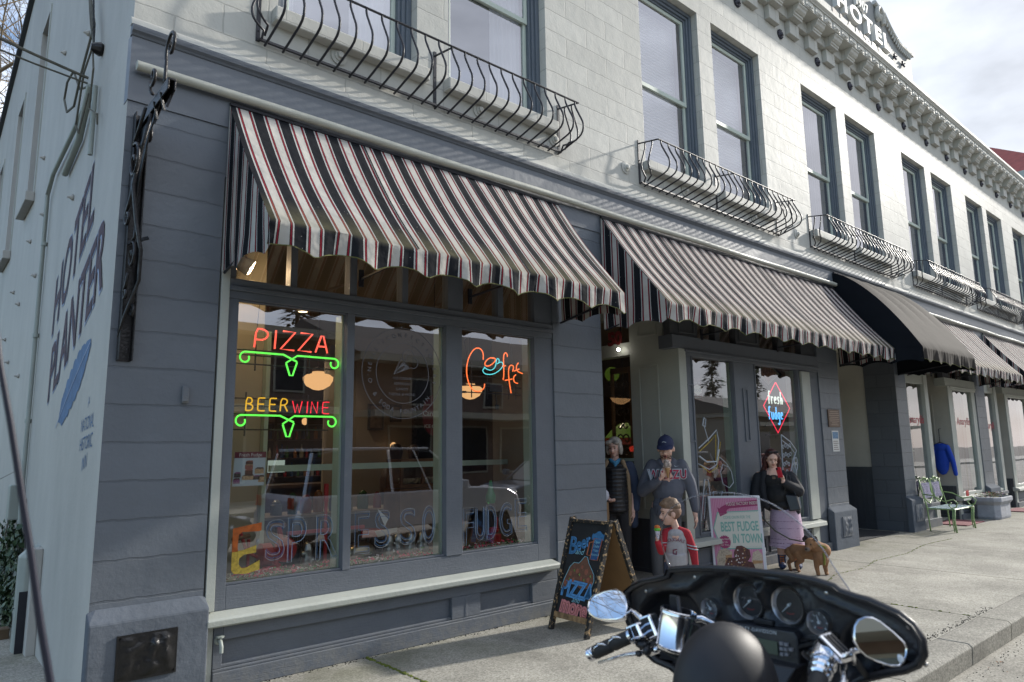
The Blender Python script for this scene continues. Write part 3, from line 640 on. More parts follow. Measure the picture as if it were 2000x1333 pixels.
for a,b in((1.86,2.775),(2.845,3.80),(3.985,4.94)):
    B(mb,b-.016,b-.001,.08,.2,.70,2.80);B(mb,a,b,.141,.36,.66,.70)
    B(mb,a+.001,a+.012,.08,.14,.70,2.80)
mb.build('mint_lining',M['mint'],shop)
mb=MB()
mb.add([(x,y,z)for x in(1.705,5.13)for y,z in((.05,.535),(-.09,.505),(-.105,.49),(-.10,.45),(-.06,.435),(.05,.435))],[(i,i+1,7+i,6+i)for i in range(5)]+[(0,1,2,3,4,5),(11,10,9,8,7,6)])
mb.build('sill',M['cream'],shop,bevel=.006)
mb=MB();B(mb,1.715,1.778,-.004,.08,0.0,.434);B(mb,1.715,1.778,-.004,.1,.536,3.75);mb.build('corner_strip',M['cream'],shop,bevel=.003)
mb=MB()
B(mb,1.78,5.2,.03,.08,.0,.43)
B(mb,1.78,5.17,-.03,.03,0,.125);B(mb,1.78,5.17,-.015,.03,.125,.145)
B(mb,1.78,1.845,-.012,.03,.146,.432);B(mb,1.845,5.17,-.012,.03,.335,.432);B(mb,3.845,4.17,-.012,.03,.146,.334);B(mb,3.99,4.02,-.016,.03,.147,.333);B(mb,4.82,5.17,-.012,.03,.146,.334)
B(mb,1.845,3.845,.0,.03,.146,.168);B(mb,4.17,4.82,.0,.03,.146,.168)
mb.build('bulkhead',M['grey_paint'],hotel,bevel=.005)
M['grey_base']=mat('pier_base_paint',(.115,.13,.152),.9,bump=.5,bscale=25,var=.12,vscale=4,spec=.1)
def pier_base(x0,x1,z1=.585,xl=None):
    mb=MB();y=-.10
    a,b=x0,x1;c=.07
    mb.add([(a,0,-.2),(b,0,-.2),(b,0,z1+.06),(a,0,z1+.06),(a,y,-.2),(b,y,-.2),(b,y,z1),(a,y,z1),(a+.05,-.002,z1+.075),(b-.05,-.002,z1+.075)],
           [(4,5,6,7),(0,4,7,3),(1,2,6,5),(7,6,9,8),(3,7,8),(2,9,6)])
    o=mb.build('pier_base',M['grey_base'],hotel,bevel=.012)
    return o
M['relief']=mat('cast_relief',(.012,.012,.013),.3,metal=.2,bump=.4,bscale=30)
def relief(parent,x0,x1,z0,z1,y):
    mb=MB();n=22;m_=16;vs=[]
    for j in range(m_+1):
        for i in range(n+1):
            u,v=i/n,j/m_;e=min(u,1-u,v,1-v)*8
            h=.028*abs(mnoise.noise(Vector((u*5+x0,v*4,1.7))))**.7+.018*max(0,math.sin(u*15+v*3*math.sin(u*9)))
            vs.append((x0+(x1-x0)*u,y-.012-h*min(1,e*.6),z0+(z1-z0)*v))
    mb.add(vs,[(j*(n+1)+i,j*(n+1)+i+1,(j+1)*(n+1)+i+1,(j+1)*(n+1)+i)for j in range(m_)for i in range(n)])
    mb.box(x0-.012,x1+.012,y-.012,y,z0-.012,z1+.012)
    return mb.build('relief_plaque',M['relief']if x0<3 else M['grey_sheen'],parent,smooth=True,auto=60)
for(a,b)in((.985,1.715),(11.22,12.05),(14.42,15.0),(19.22,19.98),(23.97,24.73),(28.68,29.42)):
    pb=pier_base(a,b)
    w=.34 if a<2 else .30;c=(a+b)/2-(.02 if a<2 else 0);relief(pb,c-w/2,c+w/2,.225 if a<2 else .2,.485,-.10)
mb=MB();B(mb,5.205,5.965,-.03,-.001,0,.12);mb.build('skirting',M['grey_paint'],hotel,bevel=.004)
mb=MB();mb.add([(14.449,.0,-.3),(14.449,.58,-.3),(14.449,.58,3.5),(14.449,.0,3.5)],[(0,1,2,3)])
mb.add([(14.449,.58,-.3),(14.6,.58,-.3),(14.6,.58,3.5),(14.449,.58,3.5)],[(0,1,2,3)]);mb.build('entry_side_wall',M['grey_bond'],hotel)
mb=MB();B(mb,14.47,14.6,.581,1.26,1.2,3.5);mb.build('entry_plaster_wall',M['cream_plain'],hotel)
mb=MB();B(mb,14.465,14.6,.581,1.24,-.3,1.2);B(mb,14.452,14.464,.585,1.24,.0,.12);B(mb,14.455,14.464,.585,1.24,1.13,1.2)
for i in range(7):B(mb,14.459,14.4645,.62+i*.09,.626+i*.09,.12,1.12)
mb.build('wainscot',M['dark_paint'],hotel)
# --- stair entry recess
mb=MB();B(mb,12.001,14.448,1.26,1.32,1.2,3.5);B(mb,12.0,14.448,.34,1.3,3.5,3.55);mb.build('entry_back_wall',M['cream_plain'],hotel)
mb=MB();B(mb,12.001,14.448,1.24,1.30,-.3,1.2)
x=12.05
while x<14.4:B(mb,x,x+.006,1.233,1.241,.12,1.12);x+=.09
B(mb,12.001,14.448,1.222,1.239,0,.12);B(mb,12.001,14.448,1.225,1.239,1.12,1.2)
mb.build('wainscot',M['dark_paint'],hotel)
mb=MB();B(mb,12.0,12.05,.34,1.26,-.3,3.5);mb.build('entry_side_wall',M['grey_bond'],hotel)
mb=MB();B(mb,12.25,14.2,.1,.95,.001,.018);mb.org=(13.2,.5,0)
M['mat']=mat('door_mat',(.035,.037,.042),.95,bump=.8,bscale=90);tag(mb.build('door_mat',M['mat'],bevel=.004),'dark grey floor mat lying in the stair entry beside the brown plaque','door mat')
# --- generic display bay: glass wing at the right of a recessed door
def bay(x0,xs,x1,gl,main=False,left=None,kind=0):
    """recess x0..xs, glazed front xs..x1, gl = [(a,b)] panes"""
    F=M['grey_paint']if main else M['cream']
    mb=MB();y0=.02
    zt,zb=2.82,(.50 if main else .5)
    xsf=xs+.16
    prev=xsf
    for a,b in gl:
        B(mb,prev,a,y0,.12,zb,zt);prev=b
        B(mb,a,b,y0,.12,zb,zb+.06);
    B(mb,prev,x1,y0,.12,zb,zt)
    B(mb,xsf,x1,.0,.14,zt,zt+.05);B(mb,xsf-.03,x1,-.02,.14,zt+.05,zt+.08);B(mb,xs-.12,x1,.0,.22,zt+.08,3.075)
    fr=mb.build('shop_window_frame',F,hotel,bevel=.005)
    mb=MB()
    for a,b in gl:mb.quad((a,.07,zb+.06),(b,.07,zb+.06),(b,.07,zt),(a,.07,zt))
    mb.quad((xs+.07,.8,1.5),(xs+.07,1.45,1.5),(xs+.07,1.45,2.88),(xs+.07,.8,2.88))
    build_each(mb,'pane',M['glass'],fr)
    mb=MB()
    for a,b in gl:
        B(mb,b-.016,b-.001,.075,.2,zb+.06,zt-.01);B(mb,a,b,.125,.3,zb+.02,zb+.05)
    B(mb,xs+.03,xs+.07,1.40,1.449,1.52,2.86);B(mb,xs+.01,xs+.04,.801,1.449,1.46,1.5)
    mb.build('mint_lining',M['mint'],fr)
    mb=MB();SX=xs
    B(mb,SX,SX+.16,.02,.8,0.0,3.08);B(mb,SX,SX+.16,1.45,1.7,0,3.7);B(mb,SX,SX+.16,.8,1.45,2.9,3.08);B(mb,SX,SX+.16,.8,1.45,.6,.72)
    B(mb,SX,SX+.16,.23,.8,3.08,3.7);B(mb,SX,SX+.16,.8,1.45,3.45,3.7)
    for(p,q,r,s)in((.33,.66,.82,2.72),(.33,.66,3.12,3.4)):
        for(c,d,e,f)in((p,q,s-.03,s),(p,q,r,r+.03),(p,p+.025,r+.03,s-.03),(q-.025,q,r+.03,s-.03)):B(mb,SX-.014,SX-.001,c,d,e,f)
    sw=mb.build('recess_side_wall',M['green_grey']if main else M['cream_plain'],hotel,bevel=.003)
    mb=MB();B(mb,SX-.02,SX-.001,.03,1.7,0,.72)
    yy=.08
    while yy<1.7:B(mb,SX-.026,SX-.0201,yy,yy+.008,.1,.70);yy+=.1
    B(mb,SX-.035,SX-.0201,.03,1.7,.0,.10);mb.build('wainscot',M['dark_paint'],hotel)
    mb=MB();B(mb,SX-.004,SX+.15,.8,1.45,.721,1.46);mb.build('lower_panel',M['matgrey'],hotel)
    mb=MB();B(mb,xs-.005,xs+.15,-.005,.019,.0,2.90);mb.build('corner_strip',M['cream'],fr,bevel=.003)
    mb=MB();B(mb,xs-.12,x1,.03,.13,3.48,3.75)
    tr=[(xs+.49,xs+.91),(xs+1.02,xs+1.43),(xs+2.08,xs+2.64),(xs+2.79,xs+3.35)]if main else[(xs+.25,x1-.25)]
    prev=xs-.12
    for a,b in tr:B(mb,prev,a,.03,.13,3.075,3.48);prev=b
    B(mb,prev,x1,.03,.13,3.075,3.48)
    if main:
        for a,b in((xs+.06,xs+.41),(xs+1.5,xs+2.0)):panel_mould(mb,a,b,3.12,3.42,.03)
    mb.build('transom_frame',M['dark_paint'],hotel,bevel=.003)
    mb=MB()
    for a,b in tr:mb.quad((a,.08,3.075),(b,.08,3.075),(b,.08,3.48),(a,.08,3.48))
    build_each(mb,'transom_pane',M['glass'],hotel)
    mb=MB();s0=.46
    mb.add([(x,y,z)for x in(xs-.04,x1-(.3 if main else .1))for y,z in((.05,s0+.04),(-.09,s0+.01),(-.10,s0-.05),(.05,s0-.06))],[(0,1,5,4),(1,2,6,5),(2,3,7,6),(0,1,2,3),(7,6,5,4)])
    mb.build('sill',M['cream'],fr,bevel=.005)
    mb=MB();B(mb,xs+.001,x1,.03,.1,0,.495);B(mb,xs+.01,x1-.02,-.03,.03,0,.12)
    panel_mould(mb,xs+.2,(xs+x1)/2-.05,.16,.37,.03,.02,.03);panel_mould(mb,(xs+x1)/2+.05,x1-.4,.16,.37,.03,.02,.03)
    mb.build('bulkhead',M['grey_paint'],hotel,bevel=.004)
    mb=MB();B(mb,x0,xs,1.7,1.76,0,.35);B(mb,x0,x0+.15,1.7,1.76,.35,3.6);B(mb,xs-.15,xs,1.7,1.76,.35,3.6);B(mb,x0+.15,xs-.15,1.7,1.76,2.4,3.6)
    d=mb.build('shop_door',M['dark_paint'],hotel,bevel=.004)
    mb=MB();mb.quad((x0+.15,1.73,.35),(xs-.15,1.73,.35),(xs-.15,1.73,2.4),(x0+.15,1.73,2.4));build_each(mb,'pane',M['glass'],d)
    mb=MB();B(mb,x0,xs,.14,1.76,3.6,3.64);mb.build('recess_ceiling',M['cream_plain'],hotel)
    mb=MB();B(mb,x0+.002,xs-.002,.25,1.69,.002,.05);mb.build('threshold',M['kerb'],hotel)
    return fr
M['matgrey']=mat('mottled_grey_board',(.13,.125,.11),.6,bump=.3,bscale=60,var=.25,vscale=20)
f2=bay(5.97,7.45,11.27,[(7.77,8.74),(9.33,10.58)],main=True)
mb=MB()
for c in(7.685,9.02):panel_mould(mb,c-.065,c+.065,1.70,2.45,.02,.022,.016)
for(a,b)in((7.74,8.77),(9.30,10.61)):
    panel_mould(mb,a,b,.535,2.85,.02,.025,.012)
mb.build('stile_panels',M['grey_paint'],hotel,bevel=.003)
mb=MB();B(mb,10.66,10.86,-.02,.019,.0,.399);B(mb,10.66,10.93,-.02,.019,.51,2.80);mb.build('corner_strip',M['cream'],hotel,bevel=.004)
f3=bay(16.15,17.35,19.25,[(17.72,19.0)])
f4=bay(20.9,21.6,24.0,[(21.95,23.7)])
f5=bay(24.7,25.9,28.7,[(26.2,28.4)])
f6=bay(29.4,30.6,33.0,[(30.9,32.7)])
for(xa,xb)in((14.97,16.15),(19.95,20.9)):
    mb=MB();B(mb,xa+.001,xa+.08,.02,.12,.47,3.7);B(mb,xb-.2,xb,.0,.14,.0,3.7);B(mb,xa+.08,xb-.2,.02,.12,.47,.53);B(mb,xa+.08,xb-.2,.02,.12,2.86,3.7)
    fr=mb.build('shop_window_frame',M['cream'],hotel,bevel=.004)
    mb=MB();mb.quad((xa+.08,.07,.53),(xb-.2,.07,.53),(xb-.2,.07,2.86),(xa+.08,.07,2.86));build_each(mb,'pane',M['glass'],fr)
    mb=MB();B(mb,xa,xb-.2,.03,.1,0,.46);B(mb,xa,xb-.1,-.05,.03,0,.16);B(mb,xa,xb-.15,-.06,.05,.40,.465);mb.build('bulkhead',M['grey_paint'],hotel,bevel=.004)
# ------------------------------------------------------------------ interior shell
M['int_cream']=mat('inner_cream_plaster',(.40,.36,.27),.8,bump=.15,bscale=20)
M['int_brown']=mat('inner_brown',(.085,.066,.052),.8,var=.25,vscale=1.5)
M['int_floor']=mat('inner_floor',(.06,.045,.035),.5)
M['int_ceiling']=mat('inner_ceiling',(.34,.29,.21),.9)
M['int_pale']=mat('inner_pale',(.25,.215,.16),.8,bump=.3,bscale=5)
mb=MB();B(mb,1.3,12.0,13.0,13.1,-.2,3.9);B(mb,1.3,1.36,1.05,13,-.2,3.9);B(mb,11.95,12.0,1.34,13,-.2,3.9)
mb.build('inner_walls',M['int_brown'],hotel)
mb=MB();B(mb,1.36,12,.36,13,3.85,3.9);mb.build('inner_ceiling',M['int_ceiling'],hotel)
mb=MB();B(mb,1.36,12,.35,13,-.1,-.01+.02);mb.build('inner_floor',M['int_floor'],hotel)
mb=MB();B(mb,1.66,1.70,.16,1.04,.0,3.8);B(mb,1.37,2.46,1.04,1.10,0,3.8);mb.build('inner_return_wall',M['int_cream'],hotel)
mb=MB();B(mb,5.2,5.26,.16,1.04,.0,3.8);B(mb,5.21,6.9,5.4,5.46,0,3.6);B(mb,11.0,11.3,.15,1.3,0,3.8);B(mb,10.0,11.9,2.4,2.46,0,3.8);mb.build('inner_partition',M['int_pale'],hotel)
mb=MB()
for a,b in((14.97,19.9),(19.95,24.6),(24.7,33.2)):
    B(mb,a,b,2.9,3.0,-.1,3.8);B(mb,a,b,.4,3.0,3.74,3.8);B(mb,a,a+.03,.36,2.9,-.1,3.74);B(mb,a,b,.4,3.0,-.1,.0)
mb.build('inner_walls',M['int_brown'],hotel)
mb=MB()
for(a,b)in((22.3,23.7),(18.6,19.1),(27,28)):
    n=50;vs=[]
    for k in range(n+1):
        xx=a+(b-a)*k/n;yy=.35+.03*math.sin(k*1.2);vs+=[(xx,yy,.5),(xx,yy,2.9)]
    mb.add(vs,[(2*k,2*k+2,2*k+3,2*k+1)for k in range(n)])
mb.build('shop_curtain',M['tape'],hotel,smooth=True)
# ------------------------------------------------------------------ awnings
def stripe_mat():
    m=bpy.data.materials.new('striped_canvas');m.use_nodes=True;nt=m.node_tree;p=nt.nodes['Principled BSDF']
    tc=N(nt,'ShaderNodeUVMap');sp=N(nt,'ShaderNodeSeparateXYZ');LK(nt,tc.outputs[0],sp.inputs[0])
    a=N(nt,'ShaderNodeMath',op='DIVIDE');LK(nt,sp.outputs[0],a.inputs[0]);a.inputs[1].default_value=.2155
    f=N(nt,'ShaderNodeMath',op='FRACT');LK(nt,a.outputs[0],f.inputs[0])
    r=N(nt,'ShaderNodeValToRGB');r.color_ramp.interpolation='CONSTANT';LK(nt,f.outputs[0],r.inputs[0])
    D,W,Rd,K,Cc=(.015,.0165,.020),(.42,.42,.40),(.21,.02,.032),(.010,.010,.012),(.44,.425,.39)
    seq=[(0,D),(.21,W),(.255,K),(.275,Rd),(.330,K),(.350,Cc),(.650,K),(.670,Rd),(.725,K),(.745,W),(.79,D)]
    el=r.color_ramp.elements;el[0].position=0;el[0].color=(*D,1);el[1].position=.20;el[1].color=(*W,1)
    for q,c in seq[2:]:
        e=el.new(q);e.color=(*c,1)
    n=N(nt,'ShaderNodeTexNoise');n.inputs['Scale'].default_value=3.5;n.inputs['Detail'].default_value=8;n.inputs['Roughness'].default_value=.65;tco=N(nt,'ShaderNodeTexCoord');LK(nt,tco.outputs['Object'],n.inputs['Vector'])
    mr=N(nt,'ShaderNodeMapRange');mr.inputs['From Min'].default_value=.3;mr.inputs['From Max'].default_value=.7;mr.inputs['To Min'].default_value=.82;mr.inputs['To Max'].default_value=1.08;LK(nt,n.outputs[0],mr.inputs['Value'])
    sc=N(nt,'ShaderNodeVectorMath',op='SCALE');LK(nt,r.outputs[0],sc.inputs[0]);LK(nt,mr.outputs[0],sc.inputs['Scale'])
    al=N(nt,'ShaderNodeMapRange');LK(nt,sp.outputs[1],al.inputs['Value']);al.inputs['From Min'].default_value=.26;al.inputs['From Max'].default_value=.55;al.inputs['To Min'].default_value=.55;al.inputs['To Max'].default_value=0
    a2=N(nt,'ShaderNodeMapRange');LK(nt,sp.outputs[1],a2.inputs['Value']);a2.inputs['From Min'].default_value=.19;a2.inputs['From Max'].default_value=.24;
    am=N(nt,'ShaderNodeMath',op='MULTIPLY');LK(nt,al.outputs[0],am.inputs[0]);LK(nt,a2.outputs[0],am.inputs[1])
    an=N(nt,'ShaderNodeMath',op='MULTIPLY');LK(nt,am.outputs[0],an.inputs[0]);LK(nt,n.outputs[0],an.inputs[1])
    g=N(nt,'ShaderNodeMix',data_type='RGBA');LK(nt,an.outputs[0],g.inputs['Factor']);LK(nt,sc.outputs[0],g.inputs['A']);g.inputs['B'].default_value=(.20,.18,.09,1)
    v=N(nt,'ShaderNodeTexVoronoi');v.inputs['Scale'].default_value=14;LK(nt,tco.outputs['Object'],v.inputs['Vector'])
    lt=N(nt,'ShaderNodeMath',op='LESS_THAN');LK(nt,v.outputs['Distance'],lt.inputs[0]);lt.inputs[1].default_value=.045
    g2=N(nt,'ShaderNodeMix',data_type='RGBA');LK(nt,lt.outputs[0],g2.inputs['Factor']);LK(nt,g.outputs['Result'],g2.inputs['A']);g2.inputs['B'].default_value=(.35,.34,.30,1)
    LK(nt,g2.outputs['Result'],p.inputs['Base Color']);p.inputs['Roughness'].default_value=.85;p.inputs['Specular IOR Level'].default_value=.08
    w=N(nt,'ShaderNodeTexNoise');w.inputs['Scale'].default_value=6;w.inputs['Detail'].default_value=3;LK(nt,tco.outputs['Object'],w.inputs['Vector'])
    b=N(nt,'ShaderNodeBump');b.inputs['Strength'].default_value=.8;b.inputs['Distance'].default_value=.03;LK(nt,w.outputs[0],b.inputs['Height']);LK(nt,b.outputs[0],p.inputs['Normal'])
    return m
M['stripe']=stripe_mat()
M['black_canvas']=mat('dark_canvas',(.040,.035,.031),.85,bump=.35,bscale=6,var=.22,vscale=3,spec=.15)
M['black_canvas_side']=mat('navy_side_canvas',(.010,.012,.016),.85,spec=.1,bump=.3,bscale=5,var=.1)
M['algae']=mat('algae_piping',(.10,.105,.03),.9,var=.4,vscale=20)
SCP=.462
def scal(u,ph):
    t=((u+ph)/SCP)%1.0
    return .060*(1-abs(2*t-1)**2.2)if True else 0
def awning(x0,x1,label,dark=False,d=.93,zt=4.33,zf=3.165,vl=.215,ph=0.,rr=random.Random(5)):
    root=thing('striped_awning' if not dark else 'dark_awning',label,'awning',((x0+x1)/2,0,zf),'striped awnings over the shop windows' if not dark else None)
    ms=M['stripe']if not dark else M['black_canvas'];mside=M['stripe']if not dark else M['black_canvas_side']
    n=int((x1-x0)/.035);mv=14;mb=MB();V=[];uv={}
    slope_len=math.hypot(d,zt-zf)
    rows=[]
    def wav(u,k):return .006*math.sin(u*5.1+k)+.004*math.sin(u*13.7+2*k)
    for j in range(mv+1):
        t=j/mv;row=[]
        for i in range(n+1):
            u=(x1-x0)*i/n;x=x0+u
            if dark:
                q=t*PI/2;rib=abs(math.sin(PI*u/(x1-x0)*4))*.035*math.sin(PI*min(1,t*1.4))**.5
                yy=-d*(t**1.0*.9+.1*math.sin(q))-rib*.5;zz=zt-(zt-zf)*(t**1.45)+rib*.5
            else:
                sag=.022*math.sin(PI*t)*(1+.5*math.sin(u*2.1))+.012*abs(math.sin(PI*u/1.2))*math.sin(PI*min(1,t*1.15))+.004*math.sin(u*9+t*6)*t
                yy=-.03-(d-.03)*t+sag*.7;zz=zt-(zt-zf)*t-sag*.7+wav(u,0)*.5*t
            row.append(Vector((x,yy,zz)))
        rows.append(row)
    mvv=6
    for j in range(1,mvv+1):
        t=j/mvv;row=[]
        for i in range(n+1):
            u=(x1-x0)*i/n
            hem=vl-scal(u,ph);fold=.018*t*math.sin(u*2*PI/SCP+1.1)+.010*t*math.sin(u*23+2*math.sin(u*3))+.005*math.sin(u*51+3)
            b=rows[mv][i];row.append(Vector((b.x,b.y+.012*t+fold,b.z-hem*t)))
        rows.append(row)
    vs=[p for r in rows for p in r];W=n+1;fs=[];uvs=[]
    hv=[vl+slope_len*(1-j/mv)for j in range(mv+1)]+[vl*(1-j/mvv)for j in range(1,mvv+1)]
    u0=.0
    for j in range(len(rows)-1):
        for i in range(n):
            fs.append((j*W+i,j*W+i+1,(j+1)*W+i+1,(j+1)*W+i));ua=(x1-x0)*i/n+u0;ub=(x1-x0)*(i+1)/n+u0
            uvs.append([(ua,hv[j]),(ub,hv[j]),(ub,hv[j+1]),(ua,hv[j+1])])
    mb.add(vs,fs,0,uvs);top_=mb.build('canopy',ms,root,smooth=True,auto=50)
    for sx,xx in((0,x0),(1,x1)):
        mb=MB();k=26;vs=[];fs=[];uvs=[]
        for i in range(k+1):
            t=i/k;ji=t*mv;j0=min(int(ji),mv-1);fr_=ji-j0
            tp=rows[j0][0 if sx==0 else n].lerp(rows[j0+1][0 if sx==0 else n],fr_)
            hem=vl-scal(t*d,.1)*.9
            wob=.012*math.sin(t*9+sx)
            zs=[tp.z,zf+(tp.z-zf)*.5,zf,zf-hem*.5,zf-hem]
            for q,z in enumerate(zs):vs.append((xx+(wob*(0,.2,.4,.9,1.3)[q]),tp.y,min(z,tp.z)))
        for i in range(k):
            for q in range(4):
                fs.append((i*5+q,(i+1)*5+q,(i+1)*5+q+1,i*5+q+1));ua,ub=d*i/k+.11,d*(i+1)/k+.11
                uvs.append([(ua,2),(ub,2),(ub,2),(ua,2)])
        mb.add(vs,fs,0,uvs);mb.build('side_wing',mside,root,smooth=True,auto=50)
    if not dark:
        us=[k_ for k_ in range(1,int((x1-x0)/1.18)+1)]
        for k_ in us:
            i_=int(min(n-1,k_*1.18/(x1-x0)*n));mb=MB();W_s=.008
            pts_=[rows[j][i_]for j in range(mv+1)]
            mb.add([p+Vector((dx,-.004,.004))for p in pts_ for dx in(-W_s,W_s)],[(2*j,2*j+1,2*j+3,2*j+2)for j in range(mv)]);mb.build('cloth_seam',M['black_canvas_side'],root)
    mb=MB();mb.tube([p+Vector((0,-.001,0))for p in rows[-1]],.0045,4);mb.build('hem_piping',M['algae'],root)
    mb=MB();r0=.012
    mb.tube([(x0+.03,-d+.03,zf-.01),(x1-.03,-d+.03,zf-.01)],r0,6);mb.tube([(x0+.02,-.04,zf-.18),(x0+.02,-d+.04,zf-.03)],r0,6);mb.tube([(x1-.02,-.04,zf-.18),(x1-.02,-d+.04,zf-.03)],r0,6)
    for f in([.33,.66]if x1-x0>3 else[]):
        xx=x0+(x1-x0)*f;mb.tube([(xx,.0,3.12),(xx,-d+.03,zf-.01)],r0,6);mb.box(xx-.02,xx+.02,-.008,.01,3.05,3.2)
    mb.tube([(x0,-.035,zt+.005),(x1,-.035,zt+.005)],.016,6)
    mb.build('awning_frame',M['iron'],root)
    if dark:
        mb=MB();mb.add([(x0,-.1,zf+.12),(x1,-.1,zf+.12),(x1,-d+.03,zf-.0),(x0,-d+.03,zf)],[(0,1,2,3)]);mb.build('soffit_cloth',M['black_canvas_side'],root)
    return root
awning(1.70,5.30,'striped awning over the neon pizza window, nearest to the corner',ph=.13)
awning(6.0,12.05,'long striped awning over the fresh fudge window and the people',ph=.3)
awning(12.08,14.62,'plain dark canvas awning over the stair entry between two striped ones',dark=True,d=1.33,zt=4.62,zf=3.16,vl=.24,ph=.2)
awning(14.97,19.47,'striped awning just right of the dark one, above the pale green bench',ph=.2)
awning(20.24,24.1,'striped awning at the far right end of the picture',ph=.1)
awning(24.6,28.8,'striped awning farthest along the facade, beyond the frame edge',ph=.1)
for a,b,lb in((1.03,12.06,'cream round pipe running above the two nearest awnings'),(15.9,33.0,'cream round pipe running above the far striped awnings')):
    mb=MB();mb.org=((a+b)/2,-.06,4.40)
    k=int((b-a)/.5);mb.tube([(a+(b-a)*i/k,-.062+.004*math.sin(i*1.3),4.40+.004*math.sin(i))for i in range(k+1)],.036,12)
    tag(mb.build('wall_pipe',M['pipe'],smooth=True,auto=40),lb,'pipe','cream pipes along the fascia')
# ------------------------------------------------------------------ balconies
def balcony():
    root=thing('window_balcony','','balcony',(6.81,0,4.96),'wrought iron window balconies')
    L=3.46;X=6.81;zt,zb=5.50,4.97;yt=-.32
    mb=MB();mb.box(X-.01,X+L+.01,yt-.012,yt+.012,zt-.058,zt-.046)
    for xx in(X,X+L*.505,X+L):mb.bar((xx,-.01,zt),(xx,yt,zt-.05),.016,.016)
    mb.build('top_rail',M['iron'],root,bevel=.003)
    mb=MB();mb.box(X-.008,X+L+.008,-.045,-.02,zb-.012,zb+.008);mb.build('bottom_rail',M['iron'],root)
    mb=MB()
    for xx in(X,X+L*.505,X+L):
        mb=MB();mb.box(xx-.016,xx+.016,-.012,-.0,zb-.01,zt+.045)
        for z in(zb+.08,zb+.3,zt):mb.ball((xx,-.014,z),.008,5)
        mb.build('wall_strap',M['iron'],root)
    def prof(out,k=12):
        ctrl=[(0,0),(.004,-.06),(.06,-.18),(.115,-.31),(.075,-.42),(-.10,-.475),(-.29,-.52)]
        pts=[]
        for i in range(len(ctrl)-1):
            p0=ctrl[max(i-1,0)];p1=ctrl[i];p2=ctrl[i+1];p3=ctrl[min(i+2,len(ctrl)-1)]
            for q in range(3):
                t=q/3;pts.append(tuple(.5*((2*p1[c])+(-p0[c]+p2[c])*t+(2*p0[c]-5*p1[c]+4*p2[c]-p3[c])*t*t+(-p0[c]+3*p1[c]-3*p2[c]+p3[c])*t**3)for c in(0,1)))
        pts.append(ctrl[-1]);return pts
    P=prof(0)
    nb=23
    for i in range(nb):
        xx=X+.05+(L-.1)*i/(nb-1);mb=MB()
        mb.tube([(xx,yt-o_,zt-.052+z)for o_,z in P],.0105,6);mb.build('baluster',M['iron'],root,smooth=True)
    for s,xe in((-1,X),(1,X+L)):
        for yy in(-.11,-.22):
            mb=MB();pts=[]
            for o_,z in P:
                w=max(o_,-.02);pts.append((xe+s*w*.8,yy*(1 if z>-.42 else 1-(abs(z)-.42)*5),zt-.03+z*.97))
            mb.tube(pts,.0105,6);mb.build('baluster',M['iron'],root,smooth=True)
    return root
b0=balcony();b0['label']='bowed iron balcony under the two blind-covered windows, second from the corner'
LBL={1.90:'largest looking bowed iron balcony, above the first awning under the curtained windows',11.37:'bowed iron balcony above the dark awning, third from the corner',15.96:'bowed iron balcony fourth from the corner, right of the one over the dark awning',
       20.2:'bowed iron balcony near the right frame edge, fifth from the corner',24.4:'sixth bowed iron balcony from the corner, cut by the right frame edge'}
for x,lb in LBL.items():dup(b0,(x-6.81,0,0),lb)
# ------------------------------------------------------------------ across the street (seen in the glass and the mirrors)
def siding_mat():
    m=mat('brown_clapboard',(.16,.105,.075),.7,var=.12,vscale=2);nt=m.node_tree;p=nt.nodes['Principled BSDF']
    tc=N(nt,'ShaderNodeTexCoord');sp=N(nt,'ShaderNodeSeparateXYZ');LK(nt,tc.outputs['Object'],sp.inputs[0])
    d=N(nt,'ShaderNodeMath',op='DIVIDE');LK(nt,sp.outputs[2],d.inputs[0]);d.inputs[1].default_value=.18
    f=N(nt,'ShaderNodeMath',op='FRACT');LK(nt,d.outputs[0],f.inputs[0])
    b=N(nt,'ShaderNodeBump');b.inputs['Distance'].default_value=.02;b.invert=True;LK(nt,f.outputs[0],b.inputs['Height']);LK(nt,b.outputs[0],p.inputs['Normal'])
    return m
M['siding']=siding_mat();M['fascia_pale']=mat('pale_fascia',(.30,.28,.22),.6);M['shingle']=mat('shingle',(.06,.058,.055),.9,var=.2,vscale=8,bump=.5,bscale=12)
M['shop_dark']=mat('dark_shop_glass',(.02,.022,.025),.1)
def house(name,label,x0,x1,y0,h,wins,roof=None,wallm=None):
    r=thing(name,label,'building',((x0+x1)/2,y0,0),'shops across the street')
    mb=MB();mb.box(x0,x1,y0-9,y0,-.3,h);mb.build('wall',wallm or M['siding'],r)
    mb=MB();mb.box(x0-.3,x1+.3,y0-9.2,y0+.9,h,h+.28);mb.build('roof_fascia',M['fascia_pale'],r)
    mb=MB();mb.box(x0-.1,x1+.1,y0+.02,y0+1.6,2.95,3.2);mb.build('porch_canopy',M['fascia_pale'],r)
    if roof:mb=MB();mb.add([(x0-.4,y0+.9,h+.285),(x1+.4,y0+.9,h+.285),(x1+.4,y0-4.5,h+roof),(x0-.4,y0-4.5,h+roof),(x1+.4,y0-9.5,h+.285),(x0-.4,y0-9.5,h+.285)],[(0,1,2,3),(3,2,4,5),(0,3,5),(1,4,2)]);mb.build('roof',M['shingle'],r)
    for a,b,c,d in wins:
        mb=MB();mb.box(a-.09,b+.09,y0+.01,y0+.06,c-.09,d+.09);w=mb.build('window',M['fascia_pale'],r)
        mb=MB();mb.box(a,b,y0+.061,y0+.07,c,d);build_each(mb,'pane',M['shop_dark'],w)
    return r
